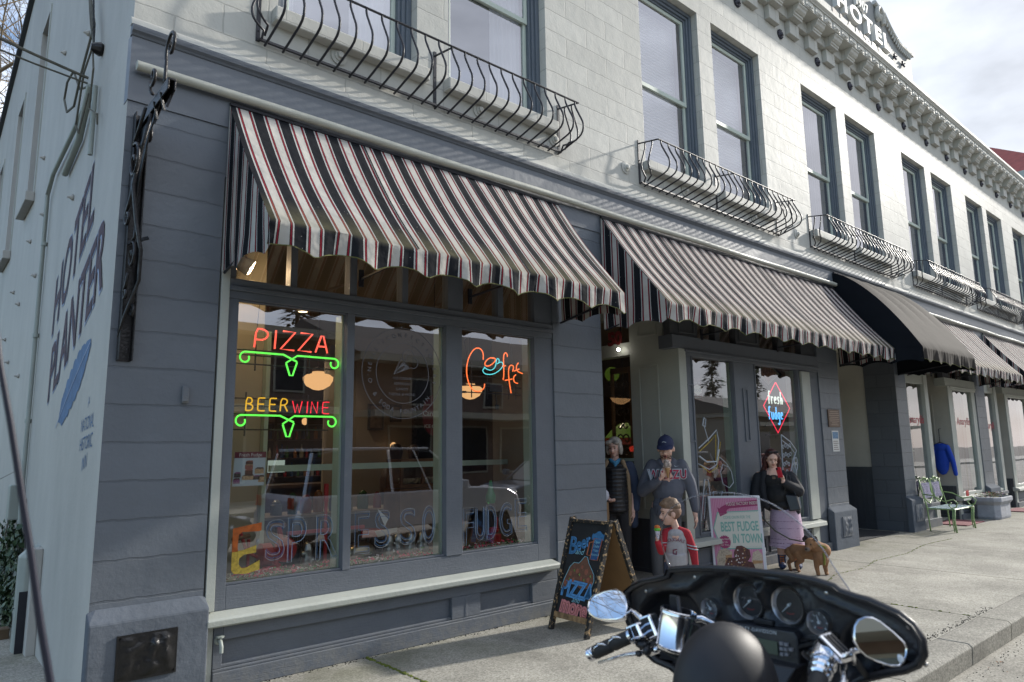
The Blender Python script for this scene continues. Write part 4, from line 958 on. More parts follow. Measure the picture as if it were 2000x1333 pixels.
house('shop_building','brown clapboard shop building across the street with a pale eave',-16,12,-19,5.75,[(x,x+1.0,3.9,5.1)for x in(-14,-11,-8,-5,-2,1,4,7,10)]+[(x,x+1.9,.7,2.6)for x in(-14,-11.4,-8,-5,-2,1,4,7)])
house('shop_building','lower shop building across the street with a shingled pitched roof',13.5,29,-19.5,5.2,[(x,x+2.0,.7,2.6)for x in(15,18,21,24)]+[(x,x+1.0,3.6,4.6)for x in(16,20,24)],roof=2.4)
house('shop_building','far grey shop building across the street at the harbour end',42,70,-20,3.6,[(x,x+2.0,.7,2.6)for x in(44,48,52,56)],roof=1.8,wallm=M['int_pale'])
rb=thing('far_building','tall pale building with a dark red roof showing over the far end of the cornice','building',(42,5,0))
M['redroof']=mat('dark_red_roof',(.26,.045,.04),.7,var=.2,vscale=3)
mb=MB();mb.box(40,54,1.2,16,-.3,14.2);mb.build('wall',M['white_block'],rb)
mb=MB();mb.box(39.7,54.3,.8,16.3,14.2,14.6);mb.build('cornice',M['cream'],rb)
mb=MB();mb.add([(39.8,.9,14.61),(54.2,.9,14.61),(54.2,16.2,14.61),(39.8,16.2,14.61),(43,4.5,17.4),(51,4.5,17.4),(51,13,17.4),(43,13,17.4)],[(0,1,5,4),(1,2,6,5),(2,3,7,6),(3,0,4,7),(4,5,6,7)]);mb.build('roof',M['redroof'],rb)
M['tyre']=mat('tyre',(.02,.02,.021),.8);M['rim']=mat('alloy_rim',(.5,.5,.52),.3,metal=1);M['car_glass']=mat('car_glass',(.015,.017,.02),.05,spec=.8)
M['lamp_lens']=mat('lamp_lens',(.6,.6,.6),.1,metal=.6)
def car(x,y,L,W,H,col,label,suv=True,facing=1):
    r=thing('parked_car',label,'car',(x,y,-.165),'cars parked along the street')
    pm=mat('car_paint_'+str(round(col[0]*100)),col,.3,metal=.3,coat=.6)
    s=facing;base=-.165
    if suv:lo=[(-.5,.36),(-.5,.62),(-.485,.92),(-.47,1.02),(.22,1.04),(.43,.96),(.485,.82),(.5,.55),(.49,.34)];top_=[(-.465,1.02),(-.43,.97*H),(-.38,H-.02),(-.05,H),(.06,H-.05),(.235,1.04)]
    else:lo=[(-.5,.32),(-.5,.6),(-.47,.84),(.15,.88),(.4,.76),(.48,.62),(.5,.4),(.49,.3)];top_=[(-.46,.84),(-.33,H-.06),(-.1,H),(.03,H-.06),(.2,.88)]
    def loft(pr,hw_,tumble,mi,mb):
        n=len(pr);rings=[]
        for k,(w,sh)in enumerate(((-1,.96),(-.93,1),(.93,1),(1,.96))):
            rings.append([(x+s*u*L*sh,y+w*hw_*(1-tumble*max(0,(z-.9))),base+z)for u,z in pr])
        vs=[p for q in rings for p in q];fs=[tuple(range(n)),tuple(range(4*n-1,3*n-1,-1))]
        for k in range(3):
            for i in range(n):fs.append((k*n+i,k*n+(i+1)%n,(k+1)*n+(i+1)%n,(k+1)*n+i))
        mb.add(vs,fs,mi)
    mb=MB();loft(lo,W/2,0,0,mb);mb.build('body',pm,r,bevel=.03)
    mb=MB();loft([(u*.985,z-.012)for u,z in top_],W/2*.93,.2,0,mb);mb.build('side_glass',M['car_glass'],r,bevel=.02)
    mb=MB()
    tp=[q for q in top_ if q[1]>H-.07];xs_=[q[0]for q in tp]
    mb.box(x+s*min(xs_)*L if s>0 else x+s*max(xs_)*L,x+s*max(xs_)*L if s>0 else x+s*min(xs_)*L,y-W*.36,y+W*.36,base+H-.03,base+H+.02)
    for w in(-1,1):
        for(u0,z0),(u1,z1)in((top_[0],top_[1]),(top_[-2],top_[-1]),((-.12,1.0),(-.13,H-.03)),((.05,1.0),(-.02,H-.03))):
            f=lambda z:y+w*W/2*.935*(1-.2*max(0,z-.9))
            mb.bar((x+s*u0*L,f(z0),base+z0),(x+s*u1*L,f(z1),base+z1),.07,.03)
    mb.build('roof',pm,r,bevel=.015)
    for sx in(-.31,.32):
        for sy in(-1,1):
            c=(x+s*sx*L,y+sy*(W/2-.12),base+.36)
            mb=MB();mb.lathe([(.25,-.11),(.34,-.11),(.36,-.08),(.36,.08),(.34,.11),(.25,.11)],c,24,axis=(0,sy,0));wh=mb.build('wheel',M['tyre'],r,smooth=True,auto=40)
            mb=MB();mb.lathe([(.25,.085),(.24,.1),(.20,.07),(.05,.08),(.0,.085)],c,20,axis=(0,sy,0))
            for q in range(5):
                a=q*2*PI/5;mb.bar((c[0],c[1]+sy*.1,c[2]),(c[0]+.23*math.cos(a),c[1]+sy*.11,c[2]+.23*math.sin(a)),.05,.03)
            mb.build('rim',M['rim'],wh,smooth=True,auto=30)
    for sy in(-1,1):
        mb=MB();hx=x+s*(.475 if suv else .45)*L;mb.ball((hx,y+sy*W*.36,base+(.86 if suv else .66)),(.16,.2,.07),10);mb.build('headlight',M['lamp_lens'],r,smooth=True)
        mb=MB();mb.box(x-s*.497*L-.02,x-s*.497*L+.02,y+sy*W*.38-.1,y+sy*W*.38+.1,base+.8,base+1.0);mb.build('tail_light',M['red'],r,bevel=.01)
        mb=MB();mx_=x+s*.17*L;mb.box(mx_-.08,mx_+.08,y+sy*(W/2+.12)-.1,y+sy*(W/2+.12)+.1,base+1.02,base+1.2);mb.build('wing_mirror',pm,r,bevel=.03)
    return r
car(7.9,-7.35,5.3,1.95,1.86,(.62,.63,.65),'silver sport utility vehicle standing in the road behind the motorcycle, reflected in the pizza window',True,1)
car(2.6,-7.7,4.4,1.75,1.45,(.05,.055,.06),'dark grey hatchback standing behind the silver vehicle, reflected at the window corner',False,1)
car(21.5,-10.8,4.6,1.85,1.6,(.65,.65,.65),'white car parked across the street, reflected in the far shop windows',True,-1)
car(27.5,-10.8,4.4,1.8,1.45,(.35,.03,.03),'red car parked across the street beyond the white one',False,-1)
car(15.5,-10.8,4.5,1.8,1.5,(.08,.10,.14),'dark blue car parked across the street nearest the hotel entry',False,-1)
car(35,-10.8,4.7,1.8,1.6,(.4,.41,.42),'light grey car parked farthest along the far kerb',True,-1)
M['bark']=mat('bark',(.10,.075,.05),.9,bump=.8,bscale=20,var=.3)
M['bark_pale']=mat('pale_bark',(.20,.155,.10),.9,bump=.5,bscale=20,var=.3)
M['conifer']=mat('conifer_needles',(.035,.055,.028),.8,var=.35,vscale=2)
def branchy(mb,p,d,r,L,depth,rnd,up=.25):
    k=4;pts=[p];q=p;dd=d.copy()
    for i in range(k):
        dd=(dd+Vector((rnd.gauss(0,.16),rnd.gauss(0,.16),rnd.gauss(0,.12)+up*.12))).normalized();q=q+dd*L/k;pts.append(q)
    mb.tube(pts,[r*(1-.5*i/k)for i in range(k+1)],5 if depth>2 else 3)
    if depth==0:return
    nb=3 if depth>1 else 4
    for j in range(nb):
        t=rnd.uniform(.35,1.0);i=min(int(t*k),k-1);s=pts[i].lerp(pts[i+1],t*k-i)
        a=Vector((rnd.gauss(0,1),rnd.gauss(0,1),rnd.gauss(0,.7)));a=(a-dd*a.dot(dd)).normalized()
        nd=(dd*rnd.uniform(.5,.9)+a*rnd.uniform(.5,.9)+Vector((0,0,.12))).normalized()
        branchy(mb,s,nd,r*.52,L*rnd.uniform(.6,.8),depth-1,rnd,up)
    branchy(mb,q,dd,r*.5,L*.75,depth-1,rnd,up)
def bare_tree(x,y,h,label,seed):
    r=thing('bare_tree',label,'tree',(x,y,-.3),'bare trees behind the hotel');rnd=random.Random(seed)
    mb=MB();mb.tube([(x,y,-.3),(x+.1,y,h*.15),(x-.05,y+.1,h*.33)],[.32,.25,.2],8);mb.build('trunk',M['bark_pale'],r,smooth=True)
    mb=MB()
    for j in range(6):
        a=j*1.05+rnd.random();branchy(mb,Vector((x,y,h*(.18+.035*j))),Vector((math.cos(a)*.6,math.sin(a)*.6,1)).normalized(),.13,h*.27,4,rnd)
    mb.build('crown',M['bark_pale'],r);return r
bare_tree(2.2,19.5,21,'leafless tree with a dense tangle of twigs behind the sloping roof, left of its twin',11)
bare_tree(4.6,25,21,'leafless tree farther back behind the hotel, partly hidden by its twin',5)
def conifer(x,y,h,label,seed):
    r=thing('conifer_tree',label,'tree',(x,y,-.3),'conifers across the street');rnd=random.Random(seed)
    mb=MB();mb.tube([(x,y,-.3),(x,y,h)],[.3,.03],7);mb.build('trunk',M['bark'],r)
    mb=MB();n=int(h*110)
    for i in range(n):
        t=rnd.random()**.8;z=h*(.08+.92*t);R_=h*.2*(1-t)**.8*(.75+.35*math.sin(z*3.1))+.15;a=rnd.random()*6.3;rr=R_*rnd.uniform(.4,1)
        c=Vector((x+rr*math.cos(a),y+rr*math.sin(a),z-rr*.25));s=rnd.uniform(.18,.42)
        o_=Vector((math.cos(a),math.sin(a),-.35))*s;w=Vector((-math.sin(a),math.cos(a),rnd.gauss(0,.2)))*s*.45
        mb.add([c-o_*.6-w*.5,c-w,c+o_,c+w],[(0,1,2,3)])
    mb.build('crown',M['conifer'],r);return r
for i,(x,y,h)in enumerate([(6,-34,13),(16,-31,15),(24,-33,12),(34,-30,11),(39,-33,13),(46,-36,14),(55,-34,11),(64,-36,13),(76,-38,12)]):
    conifer(x,y,h,['slim','tallest','bushy','short','dense','broad','small','narrow','last'][i]+' dark conifer behind the far shops, tree %s from the left in the reflections'%['first','second','third','fourth','fifth','sixth','seventh','eighth','ninth'][i],i)
# ------------------------------------------------------------------ side wall things
M['grey_plastic']=mat('grey_green_plastic',(.30,.33,.30),.55,var=.08)
M['cable']=mat('old_cable',(.09,.085,.065),.7,var=.3,vscale=12)
M['mural_maroon']=mat('mural_maroon',(.060,.028,.045),.75,var=.3,vscale=9)
M['mural_blue']=mat('mural_blue',(.075,.15,.28),.75,var=.25,vscale=9)
M['mural_pale']=mat('mural_pale_edge',(.30,.36,.50),.75,var=.2,vscale=9)
def SW(d=0.0):return lambda y,z,e:(1.0-d-e,y,z)
mural=thing('wall_mural','maroon painted hotel lettering slanting up the pale side wall over a blue feather','mural',(.998,1.3,2.5))
def mural_text(txt,p0,p1,size,m,d,xs,off=0.0,sp=1.0):
    (ya,za),(yb,zb)=p0,p1;vs,fs=text_mesh(txt,1,ext=0.0,space=sp,align='LEFT',offset=off,res=3)
    wmax=max(v.x for v in vs);L=ya-yb;out_=[]
    for v in vs:
        u=v.x/wmax;grow=1+.15*u
        out_.append((1.0-d-v.z,ya-u*L,za+(zb-za)*u+v.y*size*grow))
    mb=MB();mb.add(out_,fs);return mb
for txt,a,b,sz,sp in(('HOTEL',(2.60,2.76),(.92,3.50),.78,1.05),('PLANTER',(2.50,2.12),(.36,2.86),.74,.98)):
    mural_text(txt,a,b,sz,None,.003,1,off=.035,sp=sp).build('letter_halo',M['mural_pale'],mural)
    mural_text(txt,a,b,sz,None,.006,1,off=.012,sp=sp).build('painted_letters',M['mural_maroon'],mural)
for txt,z in(('A',1.98),('NATIONAL',1.81),('HISTORIC',1.67),('INN',1.53)):
    w=.028*len(txt);mural_text(txt,(.52+w,z),(.52-w,z+.03),.13 if len(txt)>1 else .09,None,.003,1).build('painted_letters',M['mural_blue'],mural)
mb=MB();q=[]
for i in range(41):
    t=i/40;q.append((1.90-1.28*t+.10*math.sin(PI*t),1.88+.60*t**1.15))
prof_=[0,0,.0,.02,.06,.09,.11,.10,.12,.13,.12,.135,.13,.14,.13,.13,.12,.10,.08,.05,.02]
up_,dn=[],[]
for i,(y,z)in enumerate(q):
    t=i/40;k=min(int(t*20),19);w=prof_[k]+(prof_[k+1]-prof_[k])*(t*20-k);nk=.02*(i%4==0)*(w>.03)
    up_.append((y+w*.55-nk*.2,z+w*1.1-nk));dn.append((y-w*.55,z-w*1.25+nk))
for i in range(40):
    for s_ in(up_,dn):
        mb.add([(.9965,*q[i]),(.9965,*q[i+1]),(.9965,*s_[i+1]),(.9965,*s_[i])],[(0,1,2,3)])
mb.build('painted_feather',M['mural_blue'],mural)
mb=MB()
for i in range(40):
    (y0,z0),(y1,z1)=q[i],q[i+1];mb.add([(.994,y0,z0-.007),(.994,y1,z1-.007),(.994,y1,z1+.007),(.994,y0,z0+.007)],[(0,1,2,3)])
mb.build('feather_quill',M['mural_pale'],mural)
mb=MB();mb.org=(.97,3.3,.1);P_=[(.96,1.35,4.72),(.96,2.1,4.66),(.96,3.2,4.60),(.96,3.48,4.45),(.97,3.5,3.0),(.97,3.45,1.3),(.97,3.15,.1),(.97,3.12,-.2)]
mb.tube(P_,.022,8)
for z in(3.9,2.9,2.0,1.2,.5):mb.tube([(.97,3.48 if z>1.2 else 3.3,z-.02),(.97,3.48 if z>1.2 else 3.3,z+.02)],.03,8)
tag(mb.build('electrical_conduit',M['grey_plastic'],smooth=True,auto=50),'thin grey conduit running down the side wall left of the mural','conduit')
bx=thing('junction_box','small grey junction box beside the conduit low on the side wall','junction box',(.93,3.62,1.05))
mb=MB();mb.box(.88,.998,3.55,3.72,1.0,1.35);mb.build('box_body',M['grey_plastic'],bx,bevel=.012)
mb=MB();mb.tube([(.9,3.62,1.0),(.88,3.6,.85),(.9,3.5,.72),(.93,3.45,.72),(.96,3.42,.85)],.008,6);mb.build('loop_cable',M['cable'],bx)
cv=thing('pipe_cover','tall pale grey metal cover standing against the side wall by the corner','pipe cover',(.93,2.2,-.24))
mb=MB();yb=2.14
mb.add([(x,y,z)for z0,z1 in((-.24,.78),)for z in(z0,z1)for x,y in((.999,yb-.02),(.90,yb),(.86,yb+.05),(.86,yb+.17),(.90,yb+.22),(.999,yb+.24))]+[(.999,yb+.0,.87),(.999,yb+.22,.87),(.93,yb+.06,.85),(.93,yb+.17,.85)],
       [(0,1,7,6),(1,2,8,7),(2,3,9,8),(3,4,10,9),(4,5,11,10),(0,1,2,3,4,5),(6,7,12),(7,8,14,12),(8,9,15,14),(9,10,13,15),(10,11,13),(12,14,15,13)])
mb.build('cover_shell',M['grey_plastic'],cv,bevel=.008)
mb=MB();mb.box(.93,.999,1.98,2.115,-.24,.86);mb.build('side_channel',M['side_wall'],cv,bevel=.006)
mb=MB();mb.box(.87,.93,2.121,2.132,-.2,.5);
for z in(-.05,.35):mb.ball((.858,2.26,z),.007,6)
mb.build('screw',M['iron'],cv)
wr=thing('service_wires','bundle of old overhead wires looping to an anchor high on the side wall','wires',(.93,1.16,5.1))
def sagline(a,b,sag,n=14):a=Vector(a);b=Vector(b);return[a.lerp(b,i/n)-Vector((0,0,sag*4*(i/n)*(1-i/n)))for i in range(n+1)]
mb=MB();mb.tube(sagline((-4.4,2.2,7.2),(.93,1.26,4.84),.25),.012,6);mb.tube(sagline((-4.4,2.2,7.15),(.93,1.28,4.80),.36),.008,6);mb.build('drop_line',M['cable'],wr)
mb=MB()
for j in range(3):mb.tube([(.9-.02*j,1.9+.03*j,6.6),(.92,1.6,5.9),(.94-.01*j,1.25+.02*j,5.35),(.93,1.15,5.12)],.009,6)
mb.build('upper_wires',M['cable'],wr)
mb=MB();mb.tube([(.93,1.2,5.3),(.9,1.45,4.95),(.9,1.7,4.75),(.9,2.1,4.85),(.9,2.35,5.08),(.9,2.25,5.22),(.9,1.9,5.18),(.92,1.6,4.88),(.94,1.3,4.78)],.010,6)
mb.tube([(.93,1.16,5.1),(.9,1.3,4.9),(.9,1.5,4.5),(.9,1.32,4.35),(.94,1.25,4.7)],.008,6);mb.tube([(.93,1.14,5.02),(.92,.98,4.8),(.93,1.1,4.5),(.96,.9,4.38),(.97,.92,4.3)],.008,6)
mb.build('loop_wire',M['cable'],wr)
mb=MB();mb.lathe([(.05,0),(.06,.02),(.05,.05),(.03,.09)],(.998,1.12,5.06),10,axis=(-1,0,0))
for i in range(14):c=Vector((.93,1.14+.022*i,5.13+.055*i));mb.tube([c+Vector((0,.016*math.cos(a*PI/3),.03*math.sin(a*PI/3)))for a in range(6)],.005,4,closed=True)
mb.build('wall_anchor',M['old_iron'],wr)
mb=MB();mb.tube([(.965,1.12,4.72),(.965,1.10,4.1)],.02,8);mb.tube([(.95,1.26,4.78),(.96,1.7,4.45),(.965,2.4,4.35)],.03,8);mb.build('entrance_pipe',M['grey_plastic'],wr,smooth=True,auto=50)
rnd=random.Random(4)
mb=MB();mb.org=(.99,3,4)
for y,z in[(3.9,4.35),(4.2,3.7),(5.0,4.3),(5.6,3.6),(6.4,3.9),(1.9,5.6),(2.0,4.0),(4.9,2.6),(6.2,2.9),(4.4,5.2),(3.4,6.1),(6.9,3.3)]:
    mb.lathe([(.028,0),(.03,.015),(.015,.03),(.012,.05)],(.999,y,z),7,axis=(-1,0,0))
build_each(mb,'wall_stud',M['side_wall'],side,smooth=True);side_studs=None
M['ivy']=mat('ivy_leaf',(.03,.06,.02),.5,var=.5,vscale=9);rnd=random.Random(9)
iv=thing('ivy_plant','dark green ivy climbing the foot of the side wall','ivy',(.9,3.8,-.2))
mb=MB()
for j in range(9):
    y=3.2+j*.2;pts=[(.97,y,-.2)]
    for i in range(9):pts.append((.985-.02*rnd.random(),pts[-1][1]+rnd.gauss(-.02,.06),pts[-1][2]+rnd.uniform(.05,.16)))
    mb.tube(pts,.006,4)
mb.build('stem',M['bark'],iv)
mb=MB()
for i in range(3000):
    y=3.0+rnd.random()**.8*2.6;zt_=1.05-abs(y-3.45)*.35+.15*math.sin(y*5);z=rnd.uniform(-.2,max(.1,zt_));x=.985-abs(rnd.gauss(0,.05))-(.10*max(0,.5-z)*rnd.random())
    if z>.75 and rnd.random()<.5:y=3.3+rnd.gauss(0,.1)
    s=rnd.uniform(.02,.045);a=rnd.gauss(0,.8);c,d_=math.cos(a)*s,math.sin(a)*s;t=rnd.gauss(0,.35)*s;nz=rnd.gauss(.2,.4)*s
    mb.add([(x-t,y-c,z-d_),(x-nz,y+d_*.8,z-c*.8),(x+t,y+c,z+d_),(x-s*.3+nz,y-d_*.5,z+c*.9)],[(0,1,2,3)])
mb.build('leaves',M['ivy'],iv)
mb=MB();mb.org=(.5,3,.5);mb.tube([(.62,3.3,-.2),(.6,3.6,.6),(.66,3.5,1.1),(.75,3.2,1.42),(.84,2.9,1.5)],[.006,.005,.004,.003,.002],5)
mb.tube([(.6,3.5,.3),(.66,3.2,.75),(.78,2.9,.9)],.0025,4)
tag(mb.build('dry_twig',M['bark']),'thin dry twig arching up from the ivy','twig')
# ------------------------------------------------------------------ sign bracket on the corner pier
sb=thing('sign_bracket','empty black wrought iron sign bracket with scrolls on the corner pier','sign bracket',(1.09,0,3.0))
mb=MB();mb.box(1.045,1.135,-.012,-.001,2.27,4.05);mb.box(1.045,1.055,-.075,-.012,2.27,4.05);mb.box(1.125,1.135,-.075,-.012,2.27,4.05);mb.build('wall_beam',M['old_iron'],sb,bevel=.004)
mb=MB();mb.box(1.065,1.115,-.80,-.01,3.985,4.0);mb.box(1.065,1.075,-.80,-.01,3.92,3.985);mb.box(1.105,1.115,-.80,-.01,3.92,3.985)
mb.add([(x,y,z)for x in(1.085,1.095)for y,z in((-.04,3.98),(-.04,3.3),(-.10,3.5),(-.30,3.8),(-.62,3.98))],[(0,1,2,3,4),(9,8,7,6,5)]+[(i,(i+1)%5,5+(i+1)%5,5+i)for i in range(5)])
mb.build('arm',M['old_iron'],sb,bevel=.003)
def scroll(c,r,a0,turns,tail,xx,n=34):
    pts=[]
    for i in range(n):
        t=i/(n-1);a=a0+turns*2*PI*t;q=r*(1-.82*t);pts.append((xx,c[0]+q*math.cos(a),c[1]+q*math.sin(a)))
    return[(xx,*p)for p in tail]+pts
sc_=[((-.72,4.26),.12,-.6,1.2,[(-.62,4.0),(-.62,4.1)],1.09),((-.48,4.14),.075,-.2,-1.1,[(-.50,4.0),(-.43,4.05)],1.05),((-.20,3.62),.14,1.2,1.3,[(-.42,3.93),(-.3,3.85)],1.03),((-.13,3.86),.07,0,1.2,[(-.1,3.98)],1.13),
       ((-.12,3.25),.07,1.5,-1.3,[(-.22,3.5),(-.2,3.4)],1.03),((-.13,2.98),.10,1.4,1.3,[(-.2,3.2),(-.19,3.1)],1.07),((-.12,2.72),.05,1.5,-1.2,[(-.16,2.85)],1.05),((-.11,2.60),.06,0,1.2,[(-.14,2.7)],1.10)]
for k,(c,r,a0,tn,tail,xx)in enumerate(sc_):
    mb=MB();mb.tube(scroll(c,r,a0,tn,tail,xx),.011,6);mb.build('scroll',M['old_iron'],sb,smooth=True)
mb=MB();mb.tube([(1.07,-.42,3.9),(1.05,-.30,3.70),(1.03,-.22,3.45),(1.06,-.24,3.2),(1.10,-.24,3.0),(1.11,-.2,2.8),(1.05,-.12,2.55),(1.03,-.08,2.42)],[.013]*5+[.011,.009,.003],6);mb.build('curved_stem',M['old_iron'],sb,smooth=True)
mb=MB();mb.bar((1.05,-.06,3.08),(1.17,-.12,3.13),.02,.02);mb.build('stub_bar',M['old_iron'],sb)
for yy in(-.72,-.66,-.50,-.42):mb=MB();mb.bar((1.09+(.03 if yy<-.6 else-.03)*(1 if yy in(-.72,-.50)else-1),yy,3.95),(1.09,yy+.01,3.84),.008,.015);mb.build('hook',M['old_iron'],sb)
mb=MB();mb.org=(1.50,0,2.0)
mb.box(1.475,1.52,-.03,-.001,2.0,2.12);mb.box(1.48,1.515,-.04,-.03,2.01,2.02);tag(mb.build('wall_fitting',M['grey_block'],bevel=.004),'small painted-over bracket on the face of the corner pier','wall fitting')
sp_=thing('hose_spigot','small grey water spigot on the bulkhead by the corner strip','spigot',(1.81,-.02,.32))
mb=MB();mb.tube([(1.81,-.012,.34),(1.81,-.07,.34),(1.81,-.09,.31),(1.81,-.09,.27)],.014,8);mb.lathe([(.026,0),(.03,.01),(.02,.02)],(1.81,-.013,.34),10,axis=(0,-1,0));mb.build('spout',M['grey_plastic'],sp_,smooth=True,auto=60)
mb=MB();mb.lathe([(.03,0),(.032,.01),(.01,.014)],(1.81,-.055,.365),8);mb.tube([(1.81,-.055,.34),(1.81,-.055,.37)],.006,6);mb.build('handle',M['grey_plastic'],sp_)
pq=thing('wall_plaque','brown bronze text plaque on the pier right of the fudge window','plaque',(11.69,-.0,2.08))
M['bronze']=mat('bronze_plate',(.13,.085,.06),.5,metal=.3);M['bronze_text']=mat('bronze_text',(.28,.2,.15),.5)
mb=MB();mb.box(11.47,11.88,-.02,-.001,1.93,2.22);mb.build('plate',M['bronze'],pq,bevel=.004)
mb=MB()
for i in range(8):w_=(.3,.34,.36,.3,.35,.33,.2,.26)[i];mb.box(11.675-w_/2,11.675+w_/2,-.0225,-.02,2.19-i*.031-.012,2.19-i*.031)
mb.build('text_line',M['bronze_text'],pq)
fl=thing('paper_flyer','white paper flyer taped below the bronze plaque','flyer',(11.69,0,1.7))
mb=MB();mb.box(11.57,11.81,-.006,-.001,1.53,1.87);mb.build('sheet',M['paper'],fl)
mb=MB();mb.box(11.59,11.79,-.008,-.006,1.74,1.85);mb.build('photo_print',mat('flyer_photo',(.12,.22,.35),.6,var=.5,vscale=30),fl)
mb=MB();
for i in range(5):mb.box(11.6,11.78-.02*(i%3),-.008,-.006,1.56+i*.033,1.57+i*.033)
mb.build('text_line',M['bronze'],fl)
# ------------------------------------------------------------------ inside the shops
def opal_mat(name,col,s,tr):
    m=bpy.data.materials.new(name);m.use_nodes=True;nt=m.node_tree;nt.nodes.clear();o=N(nt,'ShaderNodeOutputMaterial');e=N(nt,'ShaderNodeEmission');e.inputs[0].default_value=(*col,1);e.inputs[1].default_value=s
    t=N(nt,'ShaderNodeBsdfTranslucent');t.inputs[0].default_value=(*tr,1);a=N(nt,'ShaderNodeAddShader');LK(nt,e.outputs[0],a.inputs[0]);LK(nt,t.outputs[0],a.inputs[1]);LK(nt,a.outputs[0],o.inputs[0]);return m
M['opal']=opal_mat('opal_glass_lit',(1.0,.55,.24),.34,(.2,.17,.12))
def plight(name,loc,e,col=(1,.68,.38),r=.12):
    l=bpy.data.lights.new(name,'POINT');l.energy=e;l.color=col;l.shadow_soft_size=r
    o=bpy.data.objects.new(name,l);scene.collection.objects.link(o);o.location=loc;return o
for k,(x,y,z,s)in enumerate([(4.30,3.76,2.62,1),(7.22,9.01,2.62,1),(7.07,3.9,2.60,1),(3.3,8.2,2.7,.9)]):
    t=thing('pendant_lamp',['lit schoolhouse pendant lamp just behind the pizza neon','lit schoolhouse pendant lamp deep in the shop beside the wine neon','lit schoolhouse pendant lamp seen through the big red letter of the coffee neon','lit schoolhouse pendant lamp at the dark back left of the shop'][k],'pendant lamp',(x,y,z),'lit schoolhouse pendant lamps')
    mb=MB();mb.lathe([(.02,-.13),(.07,-.12),(.16,-.07),(.20,.0),(.205,.05),(.16,.085),(.09,.10),(.08,.13)],(x,y,z),20);sh_=mb.build('lamp_shade',M['opal'],t,smooth=True,auto=50)
    mb=MB();mb.lathe([(.085,.128),(.085,.15),(.03,.19)],(x,y,z),12);mb.tube([(x,y,z+.17),(x,y,3.85)],.008,6);mb.build('stem',M['bronze'],t)
for k,(x,y)in enumerate([(3.2,4.6),(4.6,5.0),(6.3,7.2),(3.6,8.6),(5.6,10.4),(8.8,2.6),(10.4,1.9)]):
    t=thing('ceiling_light','small round downlight in the shop ceiling, %s from the corner'%('nearest','second','third','fourth','fifth','sixth','seventh')[k],'ceiling light',(x,y,3.85),'downlights in the shop ceiling')
    mb=MB();mb.lathe([(.09,-.002),(.10,-.02),(.075,-.02)],(x,y,3.85),16,cap=False);mb.build('ring',M['white'],t)
    mb=MB();mb.lathe([(.0,-.012),(.075,-.012)],(x,y,3.85),16,cap=False);mb.build('bulb',emis('warm_disc',(1,.7,.4),5)if k==0 else bpy.data.materials['warm_disc'],t)
    l=bpy.data.lights.new('downlight','SPOT');l.energy=42 if k<5 else 45;l.color=(1,.78,.56);l.spot_size=R(110);l.spot_blend=.6;l.shadow_soft_size=.03;o=bpy.data.objects.new('downlight',l);scene.collection.objects.link(o);o.location=(x,y,3.82)
t=thing('spot_lamp','white adjustable spot lamp on the ceiling behind the upper left transom','spot lamp',(2.05,.45,3.2))
mb=MB();mb.tube([(1.98,.5,3.45),(1.99,.48,3.3)],.02,8);mb.lathe([(.03,0),(.06,.03),(.075,.16),(.07,.17)],(1.96,.50,3.26),14,axis=(.75,-.3,-.45));mb.build('housing',M['white'],t,smooth=True,auto=50)
mb=MB();mb.lathe([(.0,.158),(.066,.16)],(1.96,.50,3.26),14,axis=(.75,-.3,-.45),cap=False);mb.build('bulb',emis('warm_bulb',(1,.75,.4),6),t)
plight('spot_glow',(2.11,.44,3.17),5,r=.015)
for k,(x,y,z)in enumerate([(4.2,8,2.15),(5.0,9,1.95),(5.6,7,2.2),(3.5,7.5,2.1),(6.4,5.2,1.72)]):
    mb=MB();mb.org=(x,y,z);mb.lathe([(.015,-.06),(.05,-.03),(.055,.03),(.02,.07)],(x,y,z),10)
    tag(mb.build('wall_lamp',M['opal'],smooth=True),['small amber wall lamp deep in the shop under the beer neon','small amber lamp glowing between the wine neon and the round lettering','small amber wall lamp above the picture frames','small amber lamp low at the back left of the shop','amber sconce on the pale partition under the coffee neon'][k],'wall lamp','small amber lamps in the shop')
mb=MB();mb.box(2.46,6.3,.78,.82,1.475,1.53);mb.org=(4,.8,1.5)
tag(mb.build('display_rail',M['mint']),'pale green rail running behind the shop window display','rail')
mb=MB();mb.box(2.462,2.50,.96,1.039,.7,2.75);mb.org=(2.48,1,.7);tag(mb.build('display_post',M['mint']),'pale green upright at the end of the display rail','post')
mb=MB();mb.box(1.71,5.19,.36,.76,.60,.655);mb.org=(3.4,.5,.6);tag(mb.build('display_shelf',M['darkwood']),'dark display shelf behind the pizza window glass','shelf')
sf=thing('back_shelf','dark wooden back-bar shelves crowded with bottles and jars','shelf',(4.8,9.5,0))
mb=MB()
for z in(1.1,1.5,1.9,2.25):mb.box(3.2,7.4,9.3,9.7,z,z+.03)
for x in(3.2,4.6,6.0,7.4):mb.box(x-.03,x+.03,9.3,9.7,0,2.6)
mb.build('shelf_boards',M['darkwood'],sf)
rnd=random.Random(21);bm_=[mat('bottle_%d'%i,c,.2)for i,c in enumerate([(.05,.12,.03),(.25,.10,.02),(.3,.28,.2),(.25,.03,.03),(.03,.06,.15)])]
k=0
ORD='first second third fourth fifth sixth seventh eighth ninth tenth eleventh twelfth thirteenth fourteenth fifteenth sixteenth seventeenth eighteenth nineteenth twentieth twenty-first twenty-second twenty-third twenty-fourth twenty-fifth twenty-sixth twenty-seventh twenty-eighth twenty-ninth thirtieth'.split()
def bottle_label(k):return '%s bottle, %s from the left on the %s back-bar shelf'%(('dark green','amber brown','pale clear','red','dark blue')[k%5],ORD[kk%30],{1.13:'lowest',1.53:'middle',1.93:'top'}[z])
